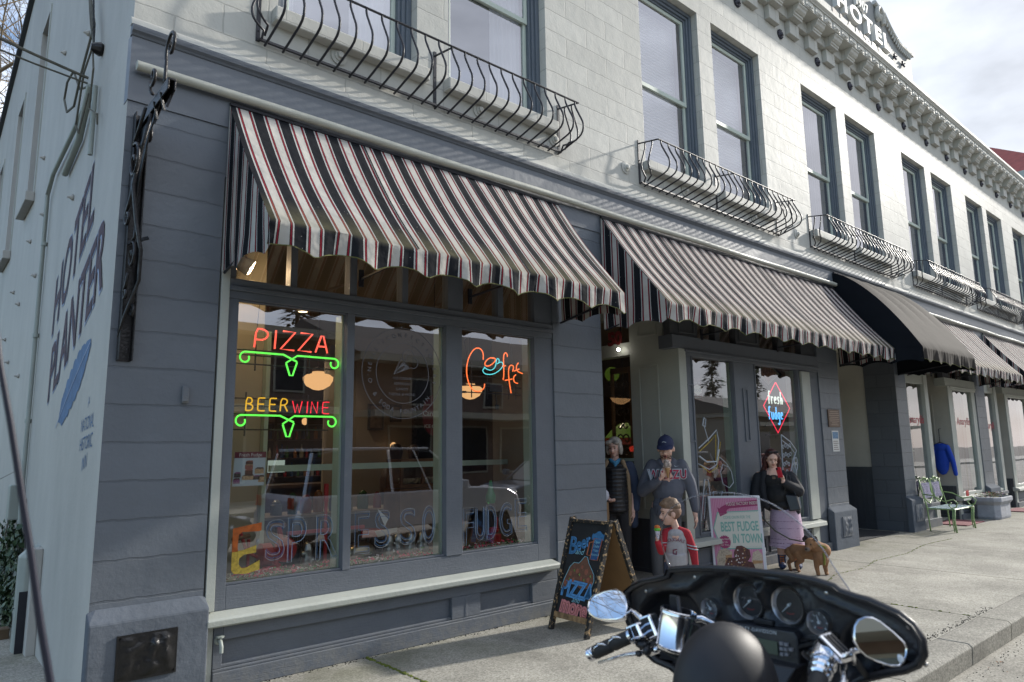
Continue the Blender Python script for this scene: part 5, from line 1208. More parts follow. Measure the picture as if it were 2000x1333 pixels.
for z in(1.13,1.53,1.93):
    x=3.3;kk=-1
    while x<7.3:
        kk+=1
        mb=MB();r_=rnd.uniform(.03,.05);h=rnd.uniform(.18,.3);mb.org=(x,9.45,z)
        mb.lathe([(r_,0),(r_,h*.6),(r_*.35,h*.75),(r_*.35,h)],(x,9.45,z),8)
        o=mb.build('bottle',bm_[k%5],smooth=True,auto=50);tag(o,bottle_label(k),'bottle','bottles on the back-bar shelves');k+=1;x+=rnd.uniform(.11,.2)
M['screen']=emis('lit_screen',(.75,.95,.85),.22)
for k,(x,z,w)in enumerate([(3.55,.9,.3),(5.2,1.22,.45),(5.75,1.25,.35)]):
    t=thing('menu_screen',['pale lit screen at the far left of the dark shop','pale lit display panel in the middle of the shop','pale lit display panel right of the middle one'][k],'screen',(x,8.6,z))
    mb=MB();mb.box(x-w/2-.02,x+w/2+.02,8.6,8.64,z-.02,z+.26);mb.build('frame',M['satin_black'],t)
    mb=MB();mb.box(x-w/2,x+w/2,8.59,8.599,z,z+.24);mb.build('display',M['screen'],t)
pics=[(6.15,5.39,2.0,.3,.45,'tall dark framed picture on the pale partition'),(6.55,5.39,2.15,.22,.3,'small dark framed picture right of the tall one'),(4.6,8.5,2.1,.45,.5,'dark framed picture deep behind the round lettering')]
for x,y,z,w,h,lb in pics:
    t=thing('framed_picture',lb,'picture',(x,y,z))
    mb=MB();mb.box(x-w/2,x+w/2,y-.03,y,z,z+h);mb.build('frame',M['matt_black'],t)
    mb=MB();mb.box(x-w/2+.04,x+w/2-.04,y-.035,y-.03,z+.04,z+h-.04);mb.build('print',mat('old_print',(.10,.07,.05),.5,var=.8,vscale=14),t)
t=thing('oval_sign','dark red oval ice cream sign hanging inside behind the second pane','sign',(4.55,2.0,1.9))
mb=MB();E_=lambda a,b,n=36:[(4.70+a*math.cos(2*PI*i/n),2.05+b*math.sin(2*PI*i/n))for i in range(n)]
mb.prism(E_(.16,.24),XZ(0),1.5,1.53);mb.build('oval_board',mat('sign_maroon',(.16,.015,.03),.4),t,bevel=.004)
mb=MB();put_text(mb,'Carnation',(4.70,1.494,2.04),(1,0,0),(0,0,1),.085,ext=.001);put_text(mb,'ICE CREAM',(4.70,1.494,1.90),(1,0,0),(0,0,1),.06,ext=.001);mb.build('sign_lettering',M['paper'],t)
mb=MB();mb.tube([(4.70,1.515,2.28),(4.70,1.515,3.84)],.004,4);mb.build('hanging_wire',M['iron'],t)
t=thing('popcorn_case','wood-framed glass case of popcorn behind the second pane','display case',(4.75,1.55,.9))
mb=MB()
for x0_,x1_ in((4.42,5.3),):
    for(a,b,c,d,e,f)in((4.12,4.85,1.3,1.6,1.24,1.28),(4.12,4.85,1.3,1.6,1.52,1.55),(4.12,4.15,1.3,1.33,1.28,1.52),(4.40,4.43,1.3,1.33,1.28,1.52),(4.82,4.85,1.3,1.33,1.28,1.52),(4.12,4.85,1.57,1.6,1.28,1.52)):mb.box(a,b,c,d,e,f)
mb.box(4.10,4.87,1.28,1.62,0.02,1.235);mb.build('case_frame',M['wood'],t)
mb=MB();mb.quad((4.15,1.31,1.28),(4.82,1.31,1.28),(4.82,1.31,1.52),(4.15,1.31,1.52));build_each(mb,'pane',M['glass_clear'],t)
mb=MB()
for i in range(260):mb.ball((rnd.uniform(4.18,4.8),rnd.uniform(1.34,1.5),1.285+rnd.random()*.05),rnd.uniform(.008,.016),5)
o=mb.build('popcorn',mat('popcorn',(.6,.5,.33),.8),t);o['kind']='stuff'
mb=MB();mb.box(2.6,7.0,6.3,6.9,.0,1.05);mb.box(2.55,7.05,6.25,6.95,1.05,1.10);mb.org=(4.8,6.6,0);tag(mb.build('shop_counter',M['darkwood']),'long dark wooden counter across the middle of the shop','counter')
for k,(x,y)in enumerate([(5.35,3.4),(6.35,4.5)]):
    mb=MB();mb.org=(x,y,0);mb.lathe([(.14,0),(.16,.3),(.2,.8),(.24,1.25),(.16,1.42),(.06,1.48),(.08,1.54),(.10,1.64),(.07,1.73),(.0,1.75)],(x,y,0),14)
    tag(mb.build('shop_bust',M['darkwood'],smooth=True),['dark carved bust on a plinth, seen behind the second pane','dark carved bust on a plinth below the coffee neon'][k],'statue')
t=thing('candy_counter','low dark counter with a pale top just inside the shop','counter',(4.3,2.6,0))
mb=MB();mb.box(2.7,5.6,2.3,2.8,.02,.92);mb.build('cabinet',M['darkwood'],t);mb=MB();mb.box(2.65,5.65,2.25,2.85,.92,.95);mb.build('counter_top',M['int_pale'],t)
for i in range(15):
    x=2.85+i*.185+rnd.uniform(-.03,.03);r_=rnd.uniform(.045,.07);h=rnd.uniform(.12,.24);mb=MB();mb.org=(x,2.5,.95)
    mb.lathe([(r_,0),(r_,h*.8),(r_*.7,h*.9),(r_*.75,h),(r_*.3,h+.03)],(x,2.5,.95),12)
    tag(mb.build('candy_jar',bm_[(i*3+1)%5],smooth=True,auto=50),'candy jar on the low counter, %s from the left'%ORD[i],'jar','candy jars on the low counter')
for k,(x,y)in enumerate([(3.2,1.7),(3.9,1.6),(5.2,1.9)]):
    t=thing('bar_stool',['round red stool at the left of the low counter','round red stool at the middle of the low counter','round red stool at the right of the low counter'][k],'stool',(x,y,0),'stools at the low counter')
    mb=MB();mb.lathe([(.17,.74),(.18,.77),(.17,.80),(.0,.81)],(x,y,0),18);mb.build('seat',M['red'],t,smooth=True,auto=50)
    mb=MB();mb.lathe([(.2,.02),(.19,.04),(.03,.07),(.028,.74)],(x,y,0),16);mb.build('pedestal',M['chrome'],t,smooth=True,auto=40)
for k,(x,z,w,h)in enumerate([(2.2,1.6,.4,.6),(2.9,1.9,.5,.4),(3.6,1.5,.35,.5),(4.2,2.2,.5,.5),(7.5,1.7,.6,.8),(8.3,2.1,.5,.5)]):
    t=thing('framed_picture','old framed picture on the far back wall, %s from the left'%ORD[k],'picture',(x*1.6,12.98,z));x*=1.6
    mb=MB();mb.box(x-w,x+w,12.93,12.99,z-.2,z-.2+h*1.6);mb.build('frame',M['bronze'],t);mb=MB();mb.box(x-w+.06,x+w-.06,12.92,12.929,z-.14,z-.26+h*1.6);mb.build('print',bpy.data.materials['old_print'],t)
t=thing('red_lamp_cluster','red bead glass lamp glowing low behind the right panes','lamp',(5.6,2.4,1.7))
mb=MB();
for i in range(7):a=i*.9;mb.ball((5.55+.09*math.cos(a),2.4+.09*math.sin(a),1.62),(.035,.035,.05),8)
mb.build('lamp_shade',emis('red_glass',(1,.06,.03),.9),t,smooth=True)
mb=MB();mb.tube([(5.55,2.4,1.66),(5.5,2.4,1.85),(5.56,2.4,1.92),(5.64,2.4,1.85),(5.62,2.4,1.1)],.01,6);mb.build('stem',M['iron'],t)
t=thing('antique_planter','red antique hand-cranked machine with wooden handles in the window','machine',(2.45,.5,.66))
mb=MB();mb.tube([(2.42,.5,.70),(2.46,.5,.95),(2.44,.5,1.03)],.022,8);mb.tube([(2.12,.5,1.02),(2.18,.5,.85),(2.32,.5,.78),(2.46,.5,.72)],.014,8)
mb.tube([(2.2,.52,.70),(2.2,.52,.95)],.014,8);mb.box(2.16,2.44,.42,.58,.69,.73);mb.lathe([(.05,-.06),(.09,-.04),(.09,.04),(.05,.06)],(2.33,.5,.82),14,axis=(1,0,0));mb.lathe([(.04,-.01),(.1,-.01),(.1,.01),(.04,.01)],(2.5,.5,.84),16,axis=(0,1,0));mb.build('frame',M['red'],t,smooth=True,auto=40)
mb=MB();mb.tube([(2.06,.5,.96),(2.2,.5,.98)],.018,8);mb.tube([(2.36,.5,1.045),(2.5,.5,1.04)],.018,8);mb.build('handle',M['wood'],t,smooth=True)
t=thing('fluting_bench','long red corrugated trough with an upright red lever in the window','machine',(3.0,.62,.66))
mb=MB();mb.box(2.56,3.3,.60,.63,.94,.97);mb.box(2.9,2.925,.60,.62,.97,1.2);mb.box(2.895,2.93,.597,.624,1.2,1.36);mb.box(2.9,2.93,.6,.62,.68,.94);mb.build('frame',M['red'],t,bevel=.003)
mb=MB()
for i in range(36):mb.box(2.6+i*.019,2.611+i*.019,.625,.645,.82,.939)
mb.build('ribs',M['bronze'],t)
for k,(x,z,s,y)in enumerate([(3.86,.66,.9,.5),(3.62,.66,1.0,.55),(3.72,.66,.8,.48),(3.5,.66,.75,.5),(2.72,.66,.8,.55)]):
    t=thing('tin_mould',['rabbit-eared tin chocolate mould beside the frame post','rounded tin chocolate mould under the second S','small tin figure mould in the middle of the window','square tin mould with a pressed figure','dark tin wheel casting in front of the corrugated trough'][k],'mould',(x,y,z),'tin moulds along the window ledge')
    mb=MB();mb.lathe([(.07*s,0),(.075*s,.05),(.055*s,.1),(.06*s,.14),(.045*s,.2),(.0,.23)],(x,y,z),12);mb.ball((x+.03,y-.02,z+.06),.035,8);mb.ball((x-.04,y-.01,z+.12),.03,8)
    mb.build('mould_body',M['tin'],t,smooth=True)
    mb=MB();mb.tube([(x-.05,y,z+.02),(x-.03,y,z+.2),(x+.03,y,z+.21),(x+.055,y,z+.02)],.006,5);mb.build('clamp',M['tin'],t)
mb=MB();mb.org=(3.2,.5,.66);mb.ball((3.20,.5,.74),(.15,.09,.10),18);tag(mb.build('melon_mould',mat('brass_tin',(.35,.30,.22),.3,metal=1),smooth=True),'large oval melon-shaped metal mould behind the painted E','mould')
mb=MB();mb.org=(4.2,.5,.66)
mb.lathe([(.09,0),(.10,.04),(.06,.10),(.08,.2),(.09,.32),(.075,.42),(.05,.5),(.055,.56),(.035,.62),(.02,.68),(.0,.70)],(4.2,.5,.66),14);mb.ball((4.15,.45,.98),(.04,.04,.1),8);mb.ball((4.25,.44,.9),(.04,.04,.12),8);mb.tube([(4.18,.5,1.2),(4.12,.46,1.3),(4.14,.46,1.38)],.02,6);mb.tube([(4.22,.5,1.2),(4.26,.46,1.3)],.02,6)
tag(mb.build('tin_rabbit',M['tin'],smooth=True),'tall tin standing figure behind the painted word fudge','mould')
t=thing('green_glass_lamp','green glass oil lamp at the right end of the display','lamp',(4.72,.5,.66))
mb=MB();mb.lathe([(.06,0),(.06,.02),(.015,.06),(.015,.30),(.05,.34),(.055,.40),(.02,.46)],(4.72,.5,.66),14);mb.build('base',M['darkwood'],t,smooth=True)
mb=MB();mb.lathe([(.02,.40),(.05,.44),(.055,.50),(.03,.56),(.015,.66)],(4.72,.5,.66),14);mb.build('globe',mat('green_glass',(.03,.25,.08),.1,spec=.8),t,smooth=True)
t=thing('red_toy_engine','small red toy machine on a wooden block at the right end of the display','toy',(4.66,.42,.66))
mb=MB();mb.box(4.60,4.80,.36,.48,.66,.69);mb.build('base',M['wood'],t)
mb=MB();mb.box(4.62,4.76,.38,.46,.69,.78);mb.lathe([(.03,-.05),(.035,0),(.03,.05)],(4.69,.42,.82),12,axis=(1,0,0));mb.tube([(4.74,.42,.8),(4.74,.42,.95)],.01,6);mb.build('body',M['red'],t,bevel=.004)
mb=MB();mb.org=(3.42,.4,.9);mb.add([(3.3,.42,.93),(3.5,.36,.95),(3.55,.44,.90),(3.38,.5,.86),(3.43,.46,.955),(3.36,.48,1.12),(3.47,.47,1.02)],[(0,1,2,3),(4,5,6)])
tag(mb.build('loose_paper',M['paper']),'white folded papers lying in the middle of the window','papers')
cols=[(.75,.07,.14),(.10,.35,.08),(.85,.75,.75),(.65,.04,.12),(.03,.10,.04)];ms=[mat('tinsel_%d'%i,c,.4)for i,c in enumerate(cols)]
def garland(x0,x1,lb,dens=340,y=.22,z0=.665):
    mb=MB();mb.org=(x0,y,z0);n=int((x1-x0)*dens);core=[(x0+(x1-x0)*i/30,y+.02*math.sin(i),z0+.03+.02*math.sin(i*1.7))for i in range(31)];mb.tube(core,.006,4,4)
    for i in range(n):
        x=rnd.uniform(x0,x1);t=(x-x0)/(x1-x0)*30;dens_=.55+.45*math.sin(x*9)
        if rnd.random()>dens_+.3:continue
        c=Vector((x,y+rnd.gauss(0,.03),z0+.035+abs(rnd.gauss(0,.022))));d_=Vector((rnd.gauss(0,1),rnd.gauss(0,1),rnd.gauss(.2,1))).normalized()*rnd.uniform(.016,.032);w=d_.orthogonal().normalized()*.006
        mb.add([c-w,c+w,c+d_+w,c+d_-w],[(0,1,2,3)],rnd.choice([0,0,1,2,3,4]))
    tag(mb.build('tinsel_garland',ms),lb,'garland','tinsel garlands along the window ledges')
garland(1.9,2.76,'red and green tinsel garland under the yellow painted E');garland(2.86,3.78,'red and green tinsel garland along the middle pane ledge');garland(4.0,4.9,'red and green tinsel garland under the painted word fudge')
garland(7.8,8.7,'tinsel garland low in the left fudge window of the next shop',z0=.6)
def poster(name,lb,x0,x1,z0,z1,y):
    t=thing(name,lb,'poster',((x0+x1)/2,y,z0));return t
t=poster('fudge_poster','small fresh fudge poster taped inside the first pane',1.9,2.14,1.39,1.65,.09)
mb=MB();mb.quad((1.895,.09,1.395),(2.135,.09,1.395),(2.145,.09,1.65),(1.905,.09,1.65));mb.build('sheet',mat('poster_pale',(.45,.52,.56),.6),t)
mb=MB();mb.quad((1.904,.0885,1.605),(2.144,.0885,1.605),(2.145,.0885,1.65),(1.905,.0885,1.65));mb.build('title_band',mat('poster_maroon',(.14,.015,.03),.6),t)
mb=MB();put_text(mb,'Fresh Fudge',(2.025,.088,1.615),(1,0,0),(0,0,1),.036,ext=.0002);mb.build('title',M['paper'],t)
cf=[mat('fudge_print_%d'%i,c,.6,var=.5,vscale=90)for i,c in enumerate([(.10,.035,.02),(.30,.10,.07),(.42,.28,.15),(.08,.06,.05),(.25,.10,.2)])]
def block(mb,x,z,w,h,y,mi,sk=.25):
    mb.add([(x,y,z),(x+w,y,z),(x+w,y,z+h),(x,y,z+h)],[(0,1,2,3)],mi);mb.add([(x,y,z+h),(x+w,y,z+h),(x+w*(1-sk*.3),y,z+h*1.35),(x+w*sk,y,z+h*1.35)],[(0,1,2,3)],(mi+1)%5)
mb=MB()
for(x,z,w,h,mi)in((1.985,1.475,.06,.035,0),(1.985,1.52,.06,.03,1),(1.99,1.555,.055,.022,0),(1.965,1.44,.09,.03,2),(1.905,1.46,.05,.03,3),(2.06,1.485,.07,.035,2),(2.05,1.44,.05,.025,3),(1.90,1.415,.05,.03,4),(2.09,1.42,.045,.04,2)):block(mb,x,z,w,h,.0875,mi)
mb.build('fudge_photo',cf,t)
t=poster('shop_poster','brown fudge poster with a pale diamond stuck inside the left fudge pane',7.85,8.06,2.25,2.56,.085)
mb=MB();mb.quad((7.845,.085,2.25),(8.06,.085,2.25),(8.06,.085,2.56),(7.845,.085,2.56));mb.build('sheet',mat('poster_brown',(.12,.05,.035),.6),t)
mb=MB();mb.add([(7.86,.084,2.35),(8.05,.084,2.35),(8.05,.084,2.43),(7.86,.084,2.43),(7.955,.084,2.32),(7.955,.084,2.46)],[(0,1,2,3),(0,4,1),(3,2,5)]);mb.build('diamond_field',mat('poster_cream',(.55,.52,.4),.6),t)
mb=MB();put_text(mb,'FUDGE',(7.955,.083,2.365),(1,0,0),(0,0,1),.055,ext=.0002);mb.build('title',mat('poster_teal',(.03,.12,.14),.6),t)
mb=MB();put_text(mb,'OLD TIME',(7.955,.0832,2.475),(1,0,0),(0,0,1),.028,ext=.0002);put_text(mb,'CREAM BUTTER',(7.955,.0832,2.28),(1,0,0),(0,0,1),.02,ext=.0002);mb.build('small_print',M['paper'],t)
# ------------------------------------------------------------------ neon
NR=emis('neon_red',(1.0,.11,.07),1.15);NG=emis('neon_green',(.13,.95,.09),.95);NY=emis('neon_amber',(.95,.52,.02),.62);NR2=emis('neon_deep_red',(1,.015,.045),.95)
NO=emis('neon_orange',(1.0,.17,.04),1.15);NC=emis('neon_cyan',(.12,.78,.85),.75);NW=emis('neon_white',(.75,.85,.75),.8);NB=emis('neon_blue',(.12,.48,1.0),1.1);NP=emis('neon_pinkred',(1,.02,.08),1.0)
def smooth_path(p,it=2,closed=False):
    for _ in range(it):
        q=[p[0]]
        for a,b in zip(p[:-1],p[1:]):q+=[(a[0]*.75+b[0]*.25,a[1]*.75+b[1]*.25),(a[0]*.25+b[0]*.75,a[1]*.25+b[1]*.75)]
        q.append(p[-1]);p=q
    return p
GL={'P':[[(0,0),(.08,1),(.45,1),(.75,.85),(.72,.6),(.5,.42),(.05,.42)]],'I':[[(.1,0),(.15,1)]],'Z':[[(.12,1),(.85,1),(0,.02),(.8,.0)]],'A':[[(.0,0),(.35,.95),(.48,.95),(.75,0)],[(.15,.35),(.62,.35)]],
      'B':[[(.05,0),(.1,1),(.5,.98),(.62,.75),(.5,.55),(.1,.52)],[(.3,.52),(.62,.42),(.68,.2),(.5,0),(.05,0)]],'E':[[(.7,1),(.15,1),(.08,.9),(.05,.1),(.12,0),(.68,0)],[(.1,.52),(.6,.52)]],
      'R':[[(.0,0),(.06,1),(.5,1),(.68,.8),(.5,.52),(.08,.48)],[(.38,.5),(.68,0)]],'W':[[(-.02,1),(.25,0),(.42,.75),(.62,0),(.85,1)]],'N':[[(.0,0),(.08,1),(.6,0),(.65,1)]]}
def neon_word(mb,word,x0,x1,z0,z1,y,r,slant=0,kern=1):
    wl=[dict(I=.42,W=1.15).get(c,1.0)for c in word];w=(x1-x0)/sum(wl)
    for i,ch in enumerate(word):
        for st in GL[ch]:
            pts=smooth_path(st,1 if ch in 'PBRE' else 0)if ch not in 'ZWNA' else st
            mb.tube([(x0+sum(wl[:i])*w+u*w*.95,y,z0+v*(z1-z0))for u,v in pts],r,6)
def swag(mb,x0,x1,z,y,r,sc=1.0):
    c=(x0+x1)/2;h=.10
    def spiral(cx,cz,s):
        return[(cx+s*(.05-.036*t)*math.cos(PI/2+4.6*t)*-1,cz+(.05-.036*t)*math.sin(PI/2+4.6*t))for t in[i/16 for i in range(17)]]
    L=[(c+.045,z-.04),(c-.07,z+.01),(x0+.07,z+.01)]+[(x0+.055+.045*(1-.35*t)*math.cos(PI/2+5.2*t)*(1),z-.035+.045*(1-.35*t)*math.sin(PI/2+5.2*t))for t in[i/18 for i in range(19)]]
    mb.tube([(a,y,b)for a,b in L],r,6)
    Rr=[(c-.045,z-.055),(c+.05,z+.01),(x1-.07,z+.01)]+[(x1-.055-.045*(1-.35*t)*math.cos(PI/2+5.2*t),z-.035+.045*(1-.35*t)*math.sin(PI/2+5.2*t))for t in[i/18 for i in range(19)]]
    mb.tube([(a,y+.004,b)for a,b in Rr],r,6)
    mb.tube([(c-.045,y,z-.06),(c-.012,y,z-.155),(c+.012,y,z-.155),(c+.047,y,z-.045)],r,6)
def rack(t,x0,x1,zs,xs,y=.135):
    mb=MB()
    for z in zs:
        mb.tube([(x0-.05,y,z),(x1+.02,y,z)],.006,6);mb.box(x0-.075,x0-.04,y-.012,y+.012,z-.01,z+.01)
    for x in xs:mb.tube([(x,y+.01,min(zs)-.05),(x,y+.01,max(zs)+.05)],.006,6)
    mb.build('mounting_rack',M['satin_black'],t)
t=thing('neon_sign','red neon pizza sign over a green neon scroll','neon sign',(2.34,.12,2.25),'neon signs in the windows')
mb=MB();neon_word(mb,'PIZZA',2.02,2.68,2.46,2.61,.10,.0075);mb.build('lettering_tube',NR,t,smooth=True)
mb=MB();swag(mb,1.90,2.76,2.41,.105,.0075);mb.build('scroll_tube',NG,t,smooth=True)
rack(t,1.93,2.7,(2.33,2.40,2.44),(2.05,2.5))
mb=MB()
for x in(2.04,2.55):mb.tube([(x,.13,2.48),(x+.02,.13,2.82)],.003,4)
mb.build('hanging_chain',M['satin_black'],t)
t=thing('neon_sign','amber and red neon beer and wine sign over a green neon scroll','neon sign',(2.33,.12,1.75),'neon signs in the windows')
mb=MB();neon_word(mb,'BEER',1.97,2.34,1.965,2.065,.10,.0055);mb.build('lettering_tube',NY,t,smooth=True)
mb=MB();neon_word(mb,'WINE',2.35,2.70,1.955,2.05,.10,.0042);mb.build('lettering_tube',NR2,t,smooth=True)
mb=MB();swag(mb,1.89,2.75,1.92,.105,.0075);mb.build('scroll_tube',NG,t,smooth=True)
rack(t,1.93,2.66,(1.82,1.94,2.0,2.06),(1.99,2.5))
mb=MB();mb.tube([(1.90,.13,1.93),(1.875,.14,1.85),(1.895,.15,1.76),(1.872,.14,1.70),(1.868,.13,1.45),(1.885,.15,1.3),(1.87,.14,1.2)],.004,5)
for x in(2.2,2.45):mb.tube([(x,.13,2.06),(x,.13,2.34)],.003,4)
mb.build('power_cord',M['satin_black'],t)
def P3(pts,ox,oz,sx,sz,y):return[(ox+(u)*sx,y,oz-v*sz)for u,v in pts]
t=thing('neon_sign','orange and cyan neon coffee sign with a cup in the third pane','neon sign',(4.45,.12,2.17),'neon signs in the windows')
def cof(pts,y=.10):return[(4.10+u/600*.745,y,2.64-v/515*.47+(u/600)*.045)for u,v in smooth_path(pts,2)]
mb=MB()
for st in([(172,135),(175,60),(140,5),(80,15),(25,110),(0,240),(15,370),(60,470),(130,490),(180,450),(185,400)],[(285,120),(240,110),(190,160),(190,205),(240,205),(300,150),(300,120),(270,112)],
           [(430,100),(425,60),(400,50),(385,100),(390,300),(380,360)],[(485,265),(500,200),(455,190),(435,260),(450,420),(465,510)],[(375,205),(410,200)],[(500,260),(560,235)],[(550,165),(525,200),(530,260),(595,290)],[(400,365),(480,350)],[(520,300),(490,330),(500,390),(540,400)]):
    mb.tube(cof(st),.006,6)
mb.build('lettering_tube',NO,t,smooth=True)
mb=MB()
for st in([(185,215),(210,240),(260,255),(305,215),(315,120),(340,120),(345,160),(320,180)],[(320,180),(370,150),(390,195),(340,260),(270,300),(190,295),(165,250),(190,225)]):mb.tube(cof(st,.105),.005,6)
mb.build('cup_tube',NC,t,smooth=True)
rack(t,4.16,4.82,(2.2,2.27,2.36,2.46),(4.2,4.4,4.68,4.78))
mb=MB();mb.box(4.42,4.58,.13,.17,2.22,2.30);mb.tube([(4.5,.14,2.22),(4.52,.14,2.08)],.003,4);mb.box(4.50,4.535,.13,.145,2.04,2.09);mb.tube([(4.15,.13,2.5),(4.1,.13,2.7),(4.2,.13,2.8)],.003,4);mb.tube([(4.72,.13,2.5),(4.7,.13,2.8)],.003,4);mb.build('transformer',M['satin_black'],t)
t=thing('neon_sign','white and blue neon fresh fudge sign in a red neon diamond','neon sign',(10.03,.12,1.84),'neon signs in the windows')
mb=MB();mb.tube([(10.05,.10,2.60),(9.65,.10,2.23),(10.02,.10,1.83),(10.43,.10,2.21),(10.05,.10,2.60)],.007,6);mb.build('diamond_tube',NP,t,smooth=True)
LC={'f':[[(.55,.95),(.45,1.05),(.3,.95),(.28,0)],[(.1,.6),(.5,.6)]],'r':[[(.15,.6),(.18,0)],[(.18,.4),(.35,.58),(.5,.52)]],'e':[[(.12,.32),(.5,.34),(.45,.56),(.22,.58),(.1,.3),(.2,.03),(.5,.1)]],'s':[[(.5,.52),(.3,.6),(.15,.46),(.45,.22),(.3,.0),(.1,.08)]],
      'h':[[(.15,1),(.17,0)],[(.17,.4),(.35,.56),(.48,.42),(.5,0)]],'u':[[(.12,.58),(.14,.12),(.3,0),(.46,.12)],[(.48,.58),(.5,0)]],'d':[[(.46,.5),(.25,.58),(.1,.3),(.22,.02),(.46,.12)],[(.48,1),(.5,0)]],'g':[[(.46,.5),(.25,.58),(.1,.3),(.22,.05),(.46,.15)],[(.48,.58),(.5,-.3),(.3,-.42),(.12,-.3)]]}
def script(mb,w,x0,x1,z0,h,y,r):
    st=(x1-x0)/len(w)
    for i,ch in enumerate(w):
        for s in LC[ch]:mb.tube([(x0+st*(i+u*1.45),y,z0+v*h)for u,v in smooth_path(s,2)],r,6)
mb=MB();script(mb,'fresh',9.78,10.24,2.265,.19,.10,.0085);mb.build('lettering_tube',NW,t,smooth=True)
mb=MB();script(mb,'fudge',9.76,10.22,2.03,.19,.10,.0085);mb.build('lettering_tube',NB,t,smooth=True)
rack(t,9.8,10.2,(1.80,1.94,2.22),(9.85,10.02))
M['etch']=mat('grey_window_paint',(.15,.15,.165),.5);t=thing('round_window_lettering','round grey ice cream parlour lettering painted on the middle pane','window lettering',(3.36,.07,1.93))
Cx,Cz,Rx,Rz=3.365,2.335,.415,.41;Y=.0725
mb=MB()
for k,m_ in((1,72),(.665,60)):
    mb.tube([(Cx+Rx*k*math.cos(2*PI*i/m_),Y,Cz+(Rz if k==1 else .41)*k*math.sin(2*PI*i/m_))for i in range(m_)],.0028,4,closed=True)
mb.build('ring',M['etch'],t)
mb=MB()
def arc_text(mb,s,a0,a1,r,up=True,size=.055):
    for i,ch in enumerate(s):
        if ch==' ':continue
        a=R(a0+(a1-a0)*i/max(1,len(s)-1));ux=Vector((math.sin(a),0,-math.cos(a)))if up else Vector((-math.sin(a),0,math.cos(a)));uy=Vector((math.cos(a),0,math.sin(a)))*(1 if up else-1)
        o=Vector((Cx+r*math.cos(a),Y-.001,Cz+r*math.sin(a)));put_text(mb,ch,o-uy*size*.35,ux,uy,size,ext=.0002)
arc_text(mb,"O'NEILL'S",194,128,.345);arc_text(mb,'CONFECTIONERY',118,-12,.345);arc_text(mb,'&',215,215,.345,False);arc_text(mb,'SODA FOUNTAIN',229,320,.345,False)
for i,s in enumerate(('ICE CREAM','ESPRESSO','CANDY','FUDGE & MORE')):put_text(mb,s,(Cx-.01,Y-.001,2.275-i*.048),(1,0,0),(0,0,1),.032,ext=.0002,space=1.25)
mb.build('lettering',M['etch'],t)
mb=MB()
K=[(3.27,2.32),(3.355,2.44),(3.44,2.385)];mb.tube([(K[0][0],Y,K[0][1]),(K[1][0]-.01,Y,K[1][1]+.03),(K[2][0],Y,K[2][1]),(K[0][0],Y,K[0][1])],.0035,4)
for i in range(1,7):
    f=i/7;a=Vector((K[0][0],Y,K[0][1]));b1=Vector((K[1][0],Y,K[1][1]));b2=Vector((K[2][0],Y,K[2][1]));mb.tube([a.lerp(b1,f),a.lerp(b2,f)],.0028,4);mb.tube([a.lerp(b1,f),b1.lerp(b2,f)],.0028,4);mb.tube([a.lerp(b2,f),b2.lerp(b1,f)],.0028,4)
for(cx,cz,r,a0,a1)in((3.42,2.49,.062,20,240),(3.47,2.435,.052,-120,90),(3.44,2.46,.05,100,190)):mb.tube([(cx+r*math.cos(R(a0+(a1-a0)*i/14)),Y,cz+r*math.sin(R(a0+(a1-a0)*i/14)))for i in range(15)],.003,4)
mb.build('cone_drawing',M['etch'],t)
M['paint_white']=mat('white_window_paint',(.38,.42,.46),.7);M['paint_blue']=mat('blue_window_paint',(.05,.17,.36),.7);M['paint_orange']=mat('orange_window_paint',(.36,.085,.012),.8,var=.35,vscale=25);M['paint_yellow']=mat('yellow_window_paint',(.42,.30,.045),.8,var=.45,vscale=45)
t=thing('window_painting','hand-painted outline letters espresso fudge along the foot of the panes','window painting',(3.4,.07,.76))
mbw,mbb=MB(),MB();Yp=.071
def outl(ch,x,z,w,h,w2=True):
    mbw,mbb=MB(),MB()
    for mb_,k,off,r in((mbw,1.0,0,.0019),(mbb,.90,.012,.0017)):
        vs,fs=text_mesh(ch,1,ext=0,outline=.0001,res=4)
        c=bpy.data.curves.new('q','FONT');c.body=ch;c.size=1;c.resolution_u=4;c.fill_mode='NONE';c.offset=-.006 if k<1 else .02
        o=bpy.data.objects.new('q',c);scene.collection.objects.link(o);dg=bpy.context.evaluated_depsgraph_get();me=bpy.data.meshes.new_from_object(o.evaluated_get(dg))
        xs=[v.co.x for v in me.vertices];ys_=[v.co.y for v in me.vertices];x0_,x1_,y0_,y1_=min(xs),max(xs),min(ys_),max(ys_)
        adj={}
        for e in me.edges:adj.setdefault(e.vertices[0],[]).append(e.vertices[1]);adj.setdefault(e.vertices[1],[]).append(e.vertices[0])
        seen=set()
        for v0 in adj:
            if v0 in seen:continue
            loop=[v0];seen.add(v0);cur=v0
            while True:
                nx=[q for q in adj[cur]if q not in seen]
                if not nx:break
                cur=nx[0];seen.add(cur);loop.append(cur)
            f=lambda v:(x+w*(.5+((me.vertices[v].co.x-x0_)/(x1_-x0_)-.5)*k),Yp,z+h*(.5+((me.vertices[v].co.y-y0_)/(y1_-y0_)-.5)*k))
            pts=[f(v)for v in loop]
            n=len(pts);mb_.tube([(p[0],p[1],p[2]+.002*math.sin(i*1.3))for i,p in enumerate(pts)],[r*(.55+.45*abs(math.sin(i*.9+x*7)))for i in range(n)],4,closed=True)
        bpy.data.objects.remove(o);bpy.data.curves.remove(c);bpy.data.meshes.remove(me)
    l_=mbw.build('painted_letter',M['paint_white'],t);mbb.build('blue_inner_line',M['paint_blue'],l_)
